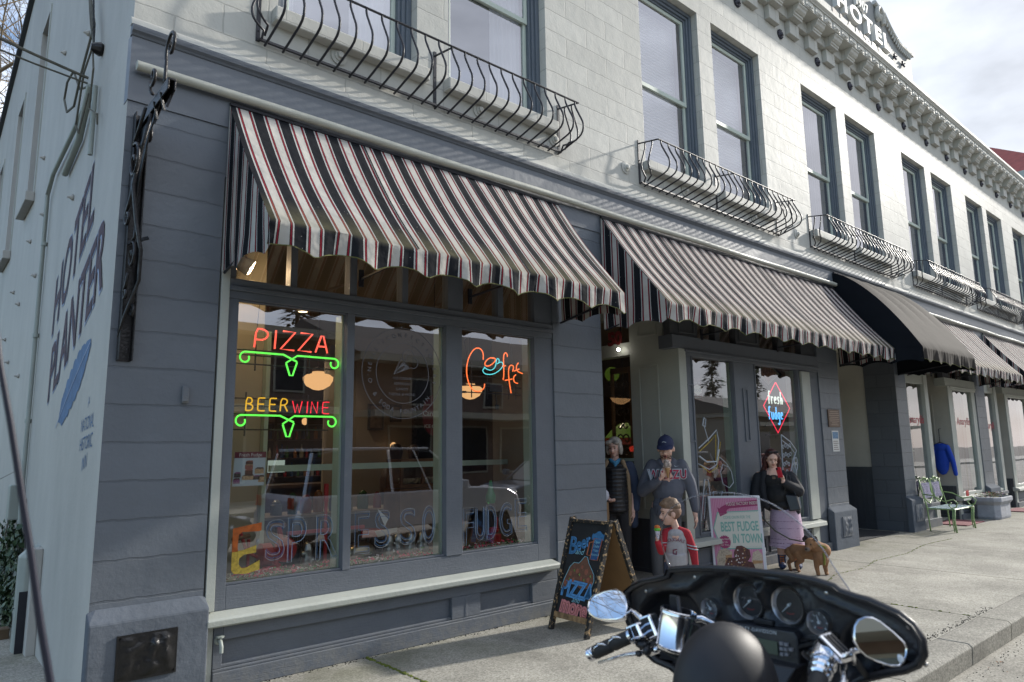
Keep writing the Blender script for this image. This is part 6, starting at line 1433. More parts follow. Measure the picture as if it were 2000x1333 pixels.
for ch,x,z,w,h in(('S',2.16,.83,.15,.30),('P',2.335,.80,.15,.34),('R',2.57,.79,.19,.35),('E',2.91,.80,.14,.34),('S',3.10,.83,.15,.31),('S',3.35,.83,.16,.31),('O',3.58,.82,.14,.33),('F',4.04,.76,.12,.34),('U',4.18,.79,.12,.31),('D',4.32,.79,.12,.32),('G',4.48,.80,.16,.32),('E',4.68,.83,.16,.32)):
    outl(ch,x,z,w,h)
mb=MB()
mb.prism([(1.91,.92),(1.91,1.09),(2.125,1.12),(2.125,1.06),(2.10,1.055),(1.98,1.06),(1.955,1.04),(1.95,.95),(1.955,.92)],XZ(0),.0705,.0715);mb.build('orange_letter',M['paint_orange'],t)
mb=MB();mb.prism([(1.91,.919),(2.0,.93),(2.09,.955),(2.09,.90),(2.0,.895),(1.965,.87),(1.962,.83),(1.985,.80),(2.02,.80),(2.12,.845),(2.12,.775),(2.02,.755),(1.93,.765),(1.91,.79)],XZ(0),.0705,.0715);mb.build('yellow_letter',M['paint_yellow'],t)
mb=MB()
for cx,cz in((1.90,1.10),(2.10,.985)):
    for q in range(4):a=q*PI/4;mb.tube([(cx-.02*math.cos(a),.069,cz-.02*math.sin(a)),(cx+.02*math.cos(a),.069,cz+.02*math.sin(a))],.0012,4)
mb.build('sparkle',M['paint_white'],t)
t=thing('window_painting','white and yellow painted pie slice, spoon and letters on the left fudge pane','window painting',(8.2,.07,.8))
mb=MB()
def line(mb,pts,r=.006):mb.tube([(u,.069,v)for u,v in pts],r,4)
line(mb,[(8.0,1.92),(8.04,2.02),(8.08,2.0),(8.06,1.9),(8.0,1.92)],.010);line(mb,[(8.03,1.92),(8.12,1.70)])
line(mb,[(7.88,1.62),(8.12,1.74),(8.32,1.86),(8.36,1.72),(8.28,1.40),(8.1,1.34),(7.86,1.42)],.008);line(mb,[(7.88,1.52),(8.05,1.44),(8.28,1.44),(8.35,1.6)],.012)
for i,ch in enumerate('PIZ'):pass
line(mb,[(7.85,.70),(7.98,1.22),(8.06,1.2),(8.12,.72)],.008);line(mb,[(7.92,.72),(8.0,1.08),(8.05,.74)],.006);line(mb,[(8.14,.75),(8.16,1.05),(8.38,1.05),(8.2,.72),(8.45,.72)],.008);line(mb,[(8.45,1.02),(8.68,1.02),(8.5,.72)],.008)
line(mb,[(8.3,1.42),(8.35,1.5),(8.5,1.42),(8.62,1.3),(8.66,1.15),(8.55,1.08),(8.4,1.14),(8.36,1.3),(8.42,1.4),(8.55,1.36)],.006)
mb.build('white_outline',M['paint_white'],t)
mb=MB();line(mb,[(7.9,1.58),(8.14,1.70),(8.3,1.80),(8.26,1.44)],.006);line(mb,[(7.9,1.40),(8.1,1.30),(8.28,1.36),(8.4,1.7)],.006);mb.build('yellow_outline',M['paint_yellow'],t)
t=thing('window_painting','white painted pizza slice, lollipop and letter A on the right fudge pane','window painting',(10.3,.07,.9))
mb=MB();line(mb,[(10.05,1.80),(10.30,1.70),(10.48,1.56),(10.36,1.42),(10.15,1.05),(10.02,1.14),(10.05,1.80)],.010);line(mb,[(10.05,1.72),(10.28,1.63),(10.42,1.52)],.006)
for i in range(16):
    cx=10.08+(i%4)*.07;cz=1.62-(i//4)*.13+.02*(i%2);r=.024;
    if cx>10.08+(cz-1.0)*.45:continue
    line(mb,[(cx+r*math.cos(a*.7),cz+r*1.2*math.sin(a*.7))for a in range(10)],.005)
line(mb,[(10.44+.05*math.cos(a*.63),1.36+.10*math.sin(a*.63))for a in range(11)],.007);line(mb,[(10.43,1.26),(10.36,1.02)],.007)
line(mb,[(10.18,.66),(10.34,1.02),(10.42,1.0),(10.5,.70),(10.42,.70),(10.38,.82),(10.28,.82),(10.25,.66),(10.18,.66)],.008);line(mb,[(10.32,.88),(10.36,.94),(10.38,.86),(10.32,.88)],.006)
mb.build('white_outline',M['paint_white'],t)
t=thing('diamond_picture','dark framed diamond-hung picture behind the fresh fudge neon','picture',(10.05,.22,2.7))
mb=MB();D_=lambda s:[(10.07,2.98-.16+s),(10.07-s*1.1,2.76),(10.07,2.54+.16-s),(10.07+s*1.1,2.76)]
mb.prism([(10.08,3.0),(9.62,2.76),(10.08,2.52),(10.54,2.76)],XZ(0),.24,.27);mb.build('frame',M['matt_black'],t)
mb=MB();mb.prism([(10.08,2.95),(9.72,2.76),(10.08,2.57),(10.44,2.76)],XZ(0),.232,.239);mb.build('mat_board',mat('picture_mount',(.22,.26,.2),.7),t)
mb=MB();mb.prism([(10.08,2.90),(9.80,2.76),(10.08,2.62),(10.36,2.76)],XZ(0),.225,.231);mb.build('print',mat('fruit_print',(.22,.13,.08),.6,var=.8,vscale=18),t)
t=thing('stained_glass_lamp','stained glass lamp with green panels and a red border in the recess window','lamp',(8.1,1.75,1.8))
mb=MB();c=(8.42,1.75,1.86);mb.lathe([(.30,-.12),(.305,-.06),(.18,.08),(.05,.16)],c,20,cap=False);mb.build('lamp_shade',mat('green_stained_glass',(.07,.085,.02),.3,emit=(.25,.45,.08),estr=.05),t)
mb=MB();mb.lathe([(.31,-.17),(.307,-.12),(.308,-.07)],c,20,cap=False)
mb.build('shade_border',mat('red_stained_glass',(.12,.02,.02),.3,var=.9,vscale=14,emit=(.4,.06,.03),estr=.03),t)
mb=MB();mb.tube([(8.42,1.75,2.0),(8.42,1.75,3.6)],.01,6);mb.build('stem',M['iron'],t)
t=thing('green_globe','green glass globe on a dark post in the recess window','lamp',(7.85,1.5,1.5))
mb=MB();mb.ball((7.88,1.5,2.72),.11,18);mb.build('globe',mat('lime_glass',(.05,.095,.012),.15,emit=(.3,.5,.05),estr=.04),t,smooth=True)
mb=MB();mb.lathe([(.05,2.54),(.08,2.60),(.05,2.63)],(7.88,1.5,0),12);mb.tube([(7.88,1.5,.1),(7.88,1.5,2.56)],.02,6);mb.build('post',M['iron'],t)
t=thing('scroll_screen','brown carved scrollwork screen standing behind the recess window','screen',(7.75,1.15,.1))
mb=MB();mb.box(7.72,7.76,1.02,1.06,.2,2.75);mb.box(7.72,7.76,1.36,1.40,.2,2.75);mb.box(7.72,7.76,1.02,1.40,2.7,2.78);mb.build('frame',M['wood'],t)
mb=MB()
for i in range(9):
    for sg in(1,-1):
        cc=(1.21+.06*sg*(1 if i%2 else-1),1.0+i*.19);mb.tube([(7.74,cc[0]+sg*.07*(1-.7*t_/12)*math.cos(t_*.5),cc[1]+.08*(1-.7*t_/12)*math.sin(t_*.5))for t_ in range(13)],.012,5)
mb.build('scrollwork',M['darkwood'],t)
mb=MB();put_text(mb,'50',(7.452,1.06,3.07),(0,-1,0),(0,0,1),.26,ext=.004,offset=.01);mb.org=(7.45,1.06,3.07)
tag(mb.build('house_number',mat('number_red',(.15,.02,.02),.5)),'dark red street number on the glass over the recess window','street number')
mb=MB();mb.quad((7.46,.8,3.08),(7.46,1.45,3.08),(7.46,1.45,3.45),(7.46,.8,3.45));mb.org=(7.46,1.1,3.08);mb.build('recess_transom_pane',M['glass'],hotel)
mb=MB();mb.org=(7.3,.95,3.0);mb.ball((7.36,.92,2.98),.022,10);tag(mb.build('bare_bulb',emis('white_bulb',(1,.95,.85),12)),'tiny bright bulb under the street number','light bulb')
mb=MB();mb.org=(8.2,.6,2.8);mb.ball((8.1,.7,2.75),.022,8);tag(mb.build('bare_bulb',emis('amber_bulb',(1,.6,.2),8)),'small amber bulb inside the left fudge pane','light bulb')
mb=MB();mb.box(8.2,8.75,1.0,1.1,.1,3.6);mb.org=(8.4,1,0);tag(mb.build('pale_screen_wall',M['int_pale']),'pale inner screen wall behind the left fudge pane','screen wall')
mb=MB();mb.box(9.35,10.9,1.25,1.3,.1,3.7);mb.org=(10,1.25,0);tag(mb.build('pale_back_panel',M['int_pale']),'pale back panel behind the fresh fudge neon','back panel')
for k,(x,y,z,txt)in enumerate([(15.5,.068,2.05,''),(18.4,.068,2.05,''),(20.3,.068,1.98,'')]):
    mb=MB();mb.org=(x,y,z);vs=put_text(mb,'Amaryllis',(x,y,z),(1,0,0),(0,0,1),.24,ext=.0005,shear=.25)
    tag(mb.build('window_lettering',mat('pink_red_paint',(.5,.08,.10),.6)if k==0 else bpy.data.materials['pink_red_paint']),['red script shop name on the pane left of the blue sweater','red script shop name on the pane right of the blue sweater','red script shop name on the pane farthest right'][k],'window lettering')
M['blue_knit']=mat('bright_blue_knit',(.01,.06,.45),.8);M['grey_knit']=mat('grey_knit',(.12,.12,.13),.9,bump=.6,bscale=60)
# ------------------------------------------------------------------ people and the dog
from mathutils.bvhtree import BVHTree
def blob(name,mb,mats,parent,voxel=.009,sm=4,drop=None):
    me=bpy.data.meshes.new('tmp');me.from_pydata([tuple(p)for p in mb.v],[],mb.f);me.update()
    bm=bmesh.new();bm.from_mesh(me);bmesh.ops.recalc_face_normals(bm,faces=bm.faces);bm.to_mesh(me);bm.free()
    o=bpy.data.objects.new('tmp',me);scene.collection.objects.link(o)
    r=o.modifiers.new('r','REMESH');r.mode='VOXEL';r.voxel_size=voxel
    s=o.modifiers.new('s','SMOOTH');s.iterations=sm;s.factor=.5
    dg=bpy.context.evaluated_depsgraph_get();m2=bpy.data.meshes.new_from_object(o.evaluated_get(dg));bpy.data.objects.remove(o);bpy.data.meshes.remove(me)
    org=Vector(parent['_org']);m2.transform(Matrix.Translation(-org));m2.name=name;m2.materials.clear()
    for m in(mats if isinstance(mats,(list,tuple))else[mats]):m2.materials.append(m)
    m2.polygons.foreach_set('use_smooth',[True]*len(m2.polygons))
    ob=bpy.data.objects.new(name,m2);scene.collection.objects.link(ob);ob.parent=parent;ob['_org']=tuple(org);return ob
def cap_(mb,p0,p1,r0,r1,n=10):
    p0,p1=Vector(p0),Vector(p1);mb.ball(p0,r0,n);mb.ball(p1,r1,n);mb.tube([p0,p1],[r0,r1],n)
def chain(mb,pts,rs,n=10):
    for i in range(len(pts)-1):cap_(mb,pts[i],pts[i+1],rs[i],rs[i+1],n)
def frame_at(P):
    T=Vector((0-P[0],-5.293-P[1],0)).normalized();U=Vector((-T.y,T.x,0));return Matrix(((U.x,T.x,0,P[0]),(U.y,T.y,0,P[1]),(0,0,1,P[2]),(0,0,0,1)))
def head_prims(mb,s=1.0):
    """head about its centre, face towards +y(local d)"""
    mb.ball((0,-.012*s,.03*s),(.078*s,.096*s,.092*s),16);mb.ball((0,.02*s,-.03*s),(.064*s,.068*s,.085*s),14);mb.ball((0,.045*s,-.085*s),(.036*s,.035*s,.028*s),10)
    mb.tube([(0,.082*s,.012*s),(0,.104*s,-.030*s)],[.008*s,.016*s],8);mb.ball((0,.098*s,-.032*s),.016*s,8)
    mb.ball((0,.072*s,.040*s),(.05*s,.02*s,.012*s),8)
    for sx in(-1,1):mb.ball((sx*.08*s,-.01*s,-.012*s),(.012*s,.022*s,.032*s),8);mb.ball((sx*.042*s,.062*s,-.03*s),(.02*s,.02*s,.02*s),8)
def hx(F,c,yaw=0,pitch=0,roll=0):return F@Matrix.Translation(Vector(c))@Matrix.Rotation(R(yaw),4,'Z')@Matrix.Rotation(R(pitch),4,'X')@Matrix.Rotation(R(roll),4,'Y')
def face(parent,H,s,lip,brow,closed=False,mouth_open=False,beard=None):
    mb=MB();mb.X=H
    for sx in(-1,1):mb.ball((sx*.030*s,.080*s,.008*s),(.014*s,.008*s,(.003 if closed else .0055)*s),8)
    build_each(mb,'eye',flat_eye,parent)
    mb=MB();mb.X=H
    for sx in(-1,1):mb.tube([(sx*.014*s,.088*s,.026*s),(sx*.032*s,.084*s,.031*s),(sx*.048*s,.072*s,.024*s)],[.003*s,.004*s,.002*s],5)
    build_each(mb,'eyebrow',brow,parent)
    mb=MB();mb.X=H
    if mouth_open:mb.ball((0,.084*s,-.062*s),(.018*s,.010*s,.014*s),10);
    else:mb.tube([(-.022*s,.080*s,-.060*s),(0,.090*s,-.059*s),(.022*s,.080*s,-.060*s)],[.002,.005*s,.002],6)
    mb.build('mouth',lip,parent)
    if mouth_open:mb=MB();mb.X=H;mb.ball((0,.091*s,-.060*s),(.011*s,.007*s,.007*s),8);mb.build('mouth_opening',flat_eye,parent)
flat_eye=mat('eye_dark',(.02,.013,.01),.3)
def hand(mb,wrist,d,palm_n,s=1.0,curl=.6,thumb=1):
    """palm, four fingers, thumb; d = direction of the hand, palm_n = direction the palm faces"""
    w=Vector(wrist);d=Vector(d).normalized();n=Vector(palm_n);n=(n-d*n.dot(d)).normalized();a=d.cross(n)
    cap_(mb,w,w+d*.045*s,.024*s,.030*s,8);mb.ball(w+d*.06*s+a*.012*s,.026*s,8);mb.ball(w+d*.06*s-a*.015*s,.025*s,8)
    for i in range(4):
        o=a*(.030-.020*i)*s;L=(.040,.045,.042,.034)[i]*s;p0=w+d*.085*s+o;p1=p0+(d*math.cos(curl*.7)+n*math.sin(curl*.7))*L;p2=p1+(d*math.cos(curl*1.8)+n*math.sin(curl*1.8))*L*.8
        cap_(mb,p0,p1,.0095*s,.009*s,6);cap_(mb,p1,p2,.009*s,.0075*s,6)
    t0=w+d*.035*s+a*.03*thumb*s;t1=t0+(d*.6+a*.5*thumb+n*.6).normalized()*.038*s;cap_(mb,t0,t1,.012*s,.010*s,6);cap_(mb,t1,t1+(d*.8+n*.5).normalized()*.028*s,.010*s,.008*s,6)
SK1=mat('skin_light',(.68,.43,.33),.55,bump=.1,bscale=60,var=.05,vscale=30);SK2=mat('skin_older',(.64,.41,.33),.6,bump=.3,bscale=80,var=.08,vscale=30)
LIP=mat('lips',(.35,.10,.09),.5)
def drape(src,pts_fs,F,dirn,off=.004):
    """push flat artwork onto the garment surface"""
    dg=bpy.context.evaluated_depsgraph_get();me=src.data;tr=Vector(src['_org']);bv=BVHTree.FromPolygons([v.co+tr for v in me.vertices],[tuple(p.vertices)for p in me.polygons])
    vs,fs=pts_fs;out=[];dirn=Vector(dirn).normalized()
    for p in vs:
        h=bv.ray_cast(Vector(p)+dirn*.6,-dirn);out.append((h[0]+dirn*off)if h[0]is not None else Vector(p))
    return out,fs
# --- man with the ice cream
P=(7.09,0.0,.0);F=frame_at(P)@Matrix.Diagonal((.90,.95,1,1));man=thing('person','man in a dark grey hooded sweatshirt and navy cap eating an ice cream cone','person',P)
F_=frame_at(P);H=hx(F_,(.0,.03,1.625),8,-14)@Matrix.Scale(1.13,4)
mb=MB();mb.X=H;head_prims(mb,1.04)
mb.X=F;chain(mb,[(0,.0,1.55),(0,-.02,1.44)],[.058,.066]);chain(mb,[(-.0,-.02,1.38),(0,0,1.15),(0,0,.95)],[.15,.15,.14])
RA=[(-.21,-.0,1.42),(-.33,.03,1.13),(-.10,.25,1.26)];LA=[(.21,0,1.42),(.31,-.02,1.10),(.34,.06,.84)]
chain(mb,RA,[.065,.05,.032]);chain(mb,LA,[.065,.05,.032])
for s in(-1,1):chain(mb,[(s*.10-.04,0,.93),(s*.10-.06,.03,.50),(s*.11-.06,-.0,.09)],[.09,.065,.045]);chain(mb,[(s*.11-.06,.0,.05),(s*.13-.06,.14,.035)],[.045,.035])
hand(mb,(-.085,.26,1.275),(.75,.12,.75),(.2,-.2,.9),1.0,1.0,-1);hand(mb,(.345,.065,.83),(-.0,.1,-1),(-.9,.2,0),1.0,.4,1)
blob('body',mb,SK1,man)
face(man,H,1.04,LIP,mat('brow_brown',(.10,.06,.04),.8),closed=True,mouth_open=True)
mb=MB();mb.X=H
for i in range(160):
    a=rnd.uniform(-1.0,1.0);z=rnd.uniform(-.10,-.04);rr=.070;mb.ball((rr*math.sin(a),.016+.068*math.cos(a)*(1-abs(z+.06)*2),z),.0035,4)
mb.build('stubble',mat('stubble',(.14,.08,.05),.9),man)
HOOD=mat('charcoal_fleece',(.095,.102,.128),.9,bump=1.0,bscale=9,var=.14,vscale=6)
mb=MB();mb.X=F
mb.ball((0,-.01,1.34),(.235,.135,.155),16);mb.ball((0,.01,1.14),(.22,.15,.2),16);mb.ball((0,.01,.95),(.215,.15,.14),16);mb.lathe([(.20,.82),(.215,.86),(.215,.96)],(0,.01,0),18)
chain(mb,[(-.19,-.01,1.41),(-.30,.02,1.22),(-.335,.04,1.12)],[.092,.085,.082]);chain(mb,[(-.335,.04,1.12),(-.19,.18,1.20),(-.11,.24,1.25)],[.082,.066,.046])
chain(mb,[(.19,-.01,1.41),(.29,-.02,1.22),(.325,-.01,1.08),(.345,.05,.90)],[.092,.082,.074,.052])
chain(mb,[(-.10,.04,1.47),(0,-.10,1.50),(.10,.04,1.47),(.05,.11,1.42),(-.05,.11,1.42),(-.10,.04,1.47)],[.035,.05,.035,.025,.025,.035])
mb.ball((0,-.11,1.43),(.11,.05,.08),12)
hood=blob('hooded_sweatshirt',mb,HOOD,man,.012,5)
mb=MB();mb.X=F;mb.tube([(-.16,.165,.84),(-.10,.172,1.04),(.09,.172,1.04),(.15,.165,.84)],.006,5);mb.tube([(-.03,.13,1.41),(-.035,.165,1.26)],.004,5);mb.tube([(.03,.13,1.41),(.035,.165,1.24)],.004,5);mb.build('pocket_seam_and_cords',mat('fleece_seam',(.035,.037,.048),.9),man)
for m_,off,xo in((M['paint_white'],.004,.014),(mat('crimson_print',(.36,.02,.06),.7),.014,.002)):
    tb=MB();tb.X=F;put_text(tb,'WAZZU',(.005,.2,1.265),(1,0,0),(0,0,1),.15,ext=0,xs=.86,offset=xo,space=1.1)
    vs,fs=drape(hood,(tb.v,tb.f),F,F.to_3x3()@Vector((0,1,0)),off);mb=MB();mb.add(vs,fs);mb.build('chest_lettering',m_,man)
tb=MB();tb.X=F;tb.add([(.10,.2,1.415),(.115,.2,1.402),(.165,.2,1.418),(.118,.2,1.408),(.106,.2,1.422)],[(0,1,3,4),(1,2,3)]);vs,fs=drape(hood,(tb.v,tb.f),F,F.to_3x3()@Vector((0,1,0)),.005);mb=MB();mb.add(vs,fs);mb.build('chest_mark',M['paint_white'],man)
mb=MB();mb.X=F
mb.ball((-.04,.0,.88),(.19,.13,.12),14)
for s in(-1,1):chain(mb,[(s*.10-.045,0,.85),(s*.115-.06,.03,.50),(s*.12-.06,.0,.12)],[.115,.088,.075])
blob('sweatpants',mb,mat('grey_sweatpants',(.085,.09,.10),.9,bump=1.0,bscale=9,var=.1),man,.013,4)
mb=MB();mb.X=F
for s in(-1,1):mb.ball((s*.12-.06,.06,.05),(.052,.13,.05),12)
build_each(mb,'shoe',mat('dark_shoe',(.03,.03,.035),.6),man,smooth=True)
CAPM=mat('navy_cap',(.018,.026,.075),.75,bump=.2,bscale=60)
mb=MB();mb.X=H;mb.ball((0,-.012,.045),(.088,.105,.10),18)
for k in range(10):
    pass
mb.add([(.088*math.sin(a)*1.0,.055+r*math.cos(a)*.85-(0 if r>.06 else .0),.052-r*.28)for r in(.03,.12)for a in[(-1.25+i*.25)for i in range(11)]]+[(.088*math.sin(a)*1.0,.055+r*math.cos(a)*.85,.060-r*.28)for r in(.03,.12)for a in[(-1.25+i*.25)for i in range(11)]],
       [(i,i+1,12+i,11+i)for i in range(10)]+[(22+i,33+i,34+i,23+i)for i in range(10)]+[(11+i,12+i,34+i,33+i)for i in range(10)]+[(0,11,33,22),(10,21,43,32)])
mb.ball((0,-.012,.148),.009,6)
mb.build('cap',CAPM,man,smooth=True,auto=60)
mb=MB();mb.X=H;mb.tube([(-.02,.098,.092),(-.005,.102,.098),(.022,.098,.09)],.004,5);mb.build('cap_mark',M['paint_white'],man)
ic=thing('ice_cream_cone','chocolate chip ice cream cone held by the man in the cap','ice cream',F@Vector((.005,.30,1.36)))
mb=MB();mb.X=F;mb.lathe([(.008,-.12),(.03,-.02),(.034,.0)],(.01,.29,1.40),12);mb.build('cone',mat('wafer',(.42,.25,.11),.8),ic,smooth=True)
mb=MB();mb.X=F;mb.ball((.01,.29,1.435),(.052,.05,.050),14);mb.ball((.0,.295,1.465),(.040,.04,.032),12);mb.ball((.035,.29,1.415),.022,8);mb.ball((-.03,.30,1.412),.02,8)
mb.build('scoop',mat('choc_ice',(.42,.34,.29),.5,var=.75,vscale=45,bump=.8,bscale=60),ic,smooth=True)
# --- older woman in the recess
P=(6.77,.55,.05);F=frame_at(P);ow=thing('person','older woman with grey bobbed hair, black puffer vest and open navy coat beside the pier','person',P)
H=hx(F,(.0,.04,1.595),18,-12)
mb=MB();mb.X=H;head_prims(mb,.98);mb.X=F;chain(mb,[(0,.0,1.52),(0,-.02,1.40)],[.05,.058]);chain(mb,[(0,-.02,1.32),(0,0,1.0),(0,0,.88)],[.13,.12,.13])
chain(mb,[(-.17,0,1.36),(-.22,0,1.08),(-.10,.16,.98)],[.055,.045,.03]);chain(mb,[(.17,0,1.36),(.21,-.02,1.06),(.20,.05,.82)],[.055,.045,.03]);hand(mb,(-.10,.16,.98),(.4,.5,-.3),(0,0,1),.9,.9,1);hand(mb,(.20,.05,.81),(0,.1,-1),(-1,0,0),.9,.4,1)
for s in(-1,1):chain(mb,[(s*.09,0,.86),(s*.09,.02,.48),(s*.09,-.0,.08)],[.09,.06,.042]);chain(mb,[(s*.09,.0,.04),(s*.1,.12,.03)],[.038,.03])
blob('body',mb,SK2,ow);face(ow,H,.98,LIP,mat('brow_grey',(.25,.2,.17),.8))
mb=MB();mb.X=H;mb.ball((0,-.03,.045),(.092,.098,.088),14);mb.ball((0,-.06,-.02),(.092,.07,.085),12)
for s in(-1,1):mb.ball((s*.082,.0,-.02),(.026,.055,.078),10);mb.ball((s*.05,.055,.075),(.05,.035,.03),10)
hr=blob('hair',mb,mat('grey_hair',(.36,.33,.29),.6,bump=1.0,bscale=25,var=.35,vscale=22),ow,.009,2)
mb=MB();mb.X=F
for i in range(11):mb.lathe([(.128,-.034),(.158,-.02),(.165,0),(.158,.02),(.128,.034)],(0,.02,.84+i*.048),18)
mb.ball((0,.0,1.34),(.17,.11,.09),12);chain(mb,[(-.06,.03,1.43),(0,-.07,1.45),(.06,.03,1.43)],[.03,.03,.03])
blob('puffer_vest',mb,mat('black_puffer',(.016,.017,.02),.38),ow,.010,2)
mb=MB();mb.X=F;chain(mb,[(-.05,.05,1.44),(0,.085,1.40),(.05,.05,1.44),(.0,.09,1.36)],[.022,.024,.022,.018]);blob('neck_scarf',mb,mat('blue_scarf',(.05,.22,.38),.7),ow,.007,2)
mb=MB();mb.X=F
for s in(-1,1):
    mb.ball((s*.18,-.03,1.33),(.075,.095,.09),12);chain(mb,[(s*.20,-.03,1.3),(s*.215,-.03,1.0),(s*.205,-.02,.66)],[.07,.06,.055]);
mb.ball((0,-.10,1.15),(.2,.06,.3),12);mb.ball((0,-.10,.85),(.22,.06,.22),12);chain(mb,[(-.17,0,1.35),(-.24,0,1.1),(-.13,.13,.99)],[.08,.07,.05]);chain(mb,[(.17,0,1.35),(.255,-.02,1.08),(.235,.03,.85)],[.08,.065,.05])
blob('open_coat',mb,mat('navy_coat',(.03,.045,.085),.85,var=.1),ow,.012,3)
mb=MB();mb.X=F
for s in(-1,1):chain(mb,[(s*.10,.05,1.42),(s*.155,.085,1.25),(s*.168,.07,.95),(s*.155,.06,.66)],[.03,.026,.024,.022])
blob('coat_lining',mb,mat('tan_lining',(.28,.2,.12),.9,bump=.6,bscale=60),ow,.010,2)
mb=MB();mb.X=F
for s in(-1,1):chain(mb,[(s*.09,0,.84),(s*.095,.02,.48),(s*.095,.0,.10)],[.10,.078,.06]);mb.ball((s*.095,.05,.045),(.045,.12,.045),10)
mb.ball((0,0,.84),(.17,.12,.10),12);blob('trousers',mb,mat('black_trousers',(.02,.02,.023),.85),ow,.012,3)
bg=thing('paper_bag','brown paper bag with a white napkin held by the older woman','paper bag',F@Vector((-.14,.22,.85)))
mb=MB();mb.X=F;mb.add([(-.19,.16,.72),(-.09,.16,.72),(-.09,.24,.72),(-.19,.24,.72),(-.20,.16,.95),(-.10,.17,.96),(-.09,.24,.94),(-.19,.25,.95)],[(0,1,2,3),(0,1,5,4),(1,2,6,5),(2,3,7,6),(3,0,4,7)]);mb.build('bag',mat('kraft_paper',(.32,.2,.11),.9,bump=1,bscale=20),bg)
mb=MB();mb.X=F;mb.ball((-.14,.21,1.02),(.06,.045,.075),10);mb.build('napkin',mat('white_napkin',(.6,.62,.7),.8,bump=1,bscale=20),bg,smooth=True)
# --- boy with the small cone, looking to the left
P=(6.22,-.70,.0);F=frame_at(P);boy=thing('person','small boy with shaved-side hair in a red and grey raglan shirt holding a bright cone','person',P)
H=hx(F,(-.03,.02,.950),72,-4)@Matrix.Scale(1.07,4)
mb=MB();mb.X=H;head_prims(mb,.98);mb.X=F;chain(mb,[(0,0,.88),(.02,0,.80)],[.036,.042]);chain(mb,[(.02,0,.72),(.01,0,.5)],[.085,.08])
A1=[(-.09,.0,.745),(-.13,.05,.57),(-.17,.13,.68)];A2=[(.125,0,.745),(.185,-.01,.56),(.20,.0,.38)]
chain(mb,A1,[.035,.028,.02]);chain(mb,A2,[.035,.028,.02]);hand(mb,(-.17,.13,.68),(-.1,.3,.9),(.6,.3,0),.62,1.0,1);hand(mb,(.20,.0,.38),(0,.1,-1),(-1,0,0),.62,.4,1)
for s in(-1,1):chain(mb,[(s*.055,0,.45),(s*.06,.02,.25),(s*.06,0,.05)],[.06,.042,.03]);chain(mb,[(s*.06,0,.03),(s*.07,.08,.025)],[.028,.022])
blob('body',mb,SK1,boy,.008,3);face(boy,H,.98,LIP,mat('brow_boy',(.16,.10,.06),.8))
mb=MB();mb.X=H;mb.ball((0,-.02,.062),(.080,.098,.074),14);mb.ball((0,.055,.095),(.055,.045,.028),10);mb.ball((0,-.01,.125),(.05,.08,.028),10)
mc=MB();mc.X=H;mc.ball((0,-.020,.018),(.0805,.0965,.084),14);mc.build('shaved_hair',mat('shaved_hair',(.22,.13,.085),.8,var=.2,vscale=60),boy,smooth=True)
blob('hair',mb,mat('boy_hair',(.16,.10,.06),.7,bump=1,bscale=30,var=.35,vscale=25),boy,.008,1)
mb=MB();mb.X=F;mb.ball((.02,.01,.74),(.10,.075,.06),12);mb.ball((.02,.0,.68),(.122,.085,.10),14);mb.ball((.015,.005,.60),(.12,.088,.14),14);mb.lathe([(.11,.40),(.118,.44),(.118,.54)],(.015,.0,0),16)
shirt=blob('shirt',mb,mat('heather_grey',(.40,.40,.41),.9,bump=.4,bscale=20,var=.06,vscale=20),boy,.009,3)
mb=MB();mb.X=F;chain(mb,[(.0,.0,.775),(-.08,.0,.745),(-.135,.05,.57)],[.04,.052,.044]);chain(mb,[(-.135,.05,.57),(-.168,.125,.665)],[.044,.032]);chain(mb,[(.05,.0,.775),(.125,0,.74),(.19,-.01,.56),(.205,0,.40)],[.045,.055,.045,.034])
mb.ball((.02,-.03,.79),(.07,.05,.035),10);blob('raglan_sleeves',mb,mat('red_sleeve',(.38,.015,.03),.85,bump=.4,bscale=20),boy,.009,2)
mb=MB();mb.X=F
for k in(0,1):
    c=Vector((.170+.012*k,-.005,.625-.032*k));mb.tube([c+Vector((.054*math.cos(a),.056*math.sin(a),-.012*math.cos(a)))for a in[i*.524 for i in range(12)]],.0065,5,closed=True)
    c=Vector((-.112-.01*k,.024,.655-.03*k));mb.tube([c+Vector((.052*math.cos(a),.052*math.sin(a),0))for a in[i*.524 for i in range(12)]],.0055,5,closed=True)
build_each(mb,'sleeve_stripe',M['paint_white'],boy)
tb=MB();tb.X=F
for i,ch in enumerate('COUGARS'):a=(i-3)*.24;put_text(tb,ch,(.01+.115*math.sin(a),.2,.60+.075*math.cos(a)),(math.cos(a),0,-math.sin(a)),(math.sin(a),0,math.cos(a)),.048,ext=0)
vs,fs=drape(shirt,(tb.v,tb.f),F,F.to_3x3()@Vector((0,1,0)),.007);mb=MB();mb.add(vs,fs);mb.build('chest_lettering',mat('faded_crimson',(.20,.06,.09),.8),boy)
tb=MB();tb.X=F
for q in([(-.015,.575),(.03,.59),(.02,.60),(-.02,.59)],[(-.02,.59),(-.01,.59),(-.008,.55),(-.022,.55)],[(-.022,.545),(.02,.54),(.02,.55),(-.01,.555)],[(.012,.575),(.024,.575),(.02,.54),(.01,.545)]):tb.add([(u,.2,v)for u,v in q],[(0,1,2,3)])
vs,fs=drape(shirt,(tb.v,tb.f),F,F.to_3x3()@Vector((0,1,0)),.004);mb=MB();mb.add(vs,fs);mb.build('chest_mark',bpy.data.materials['faded_crimson'],boy)
mb=MB();mb.X=F
for s in(-1,1):chain(mb,[(s*.055+.01,0,.43),(s*.065,.02,.25),(s*.065,0,.08)],[.075,.056,.046]);mb.ball((s*.065,.04,.03),(.032,.075,.03),8)
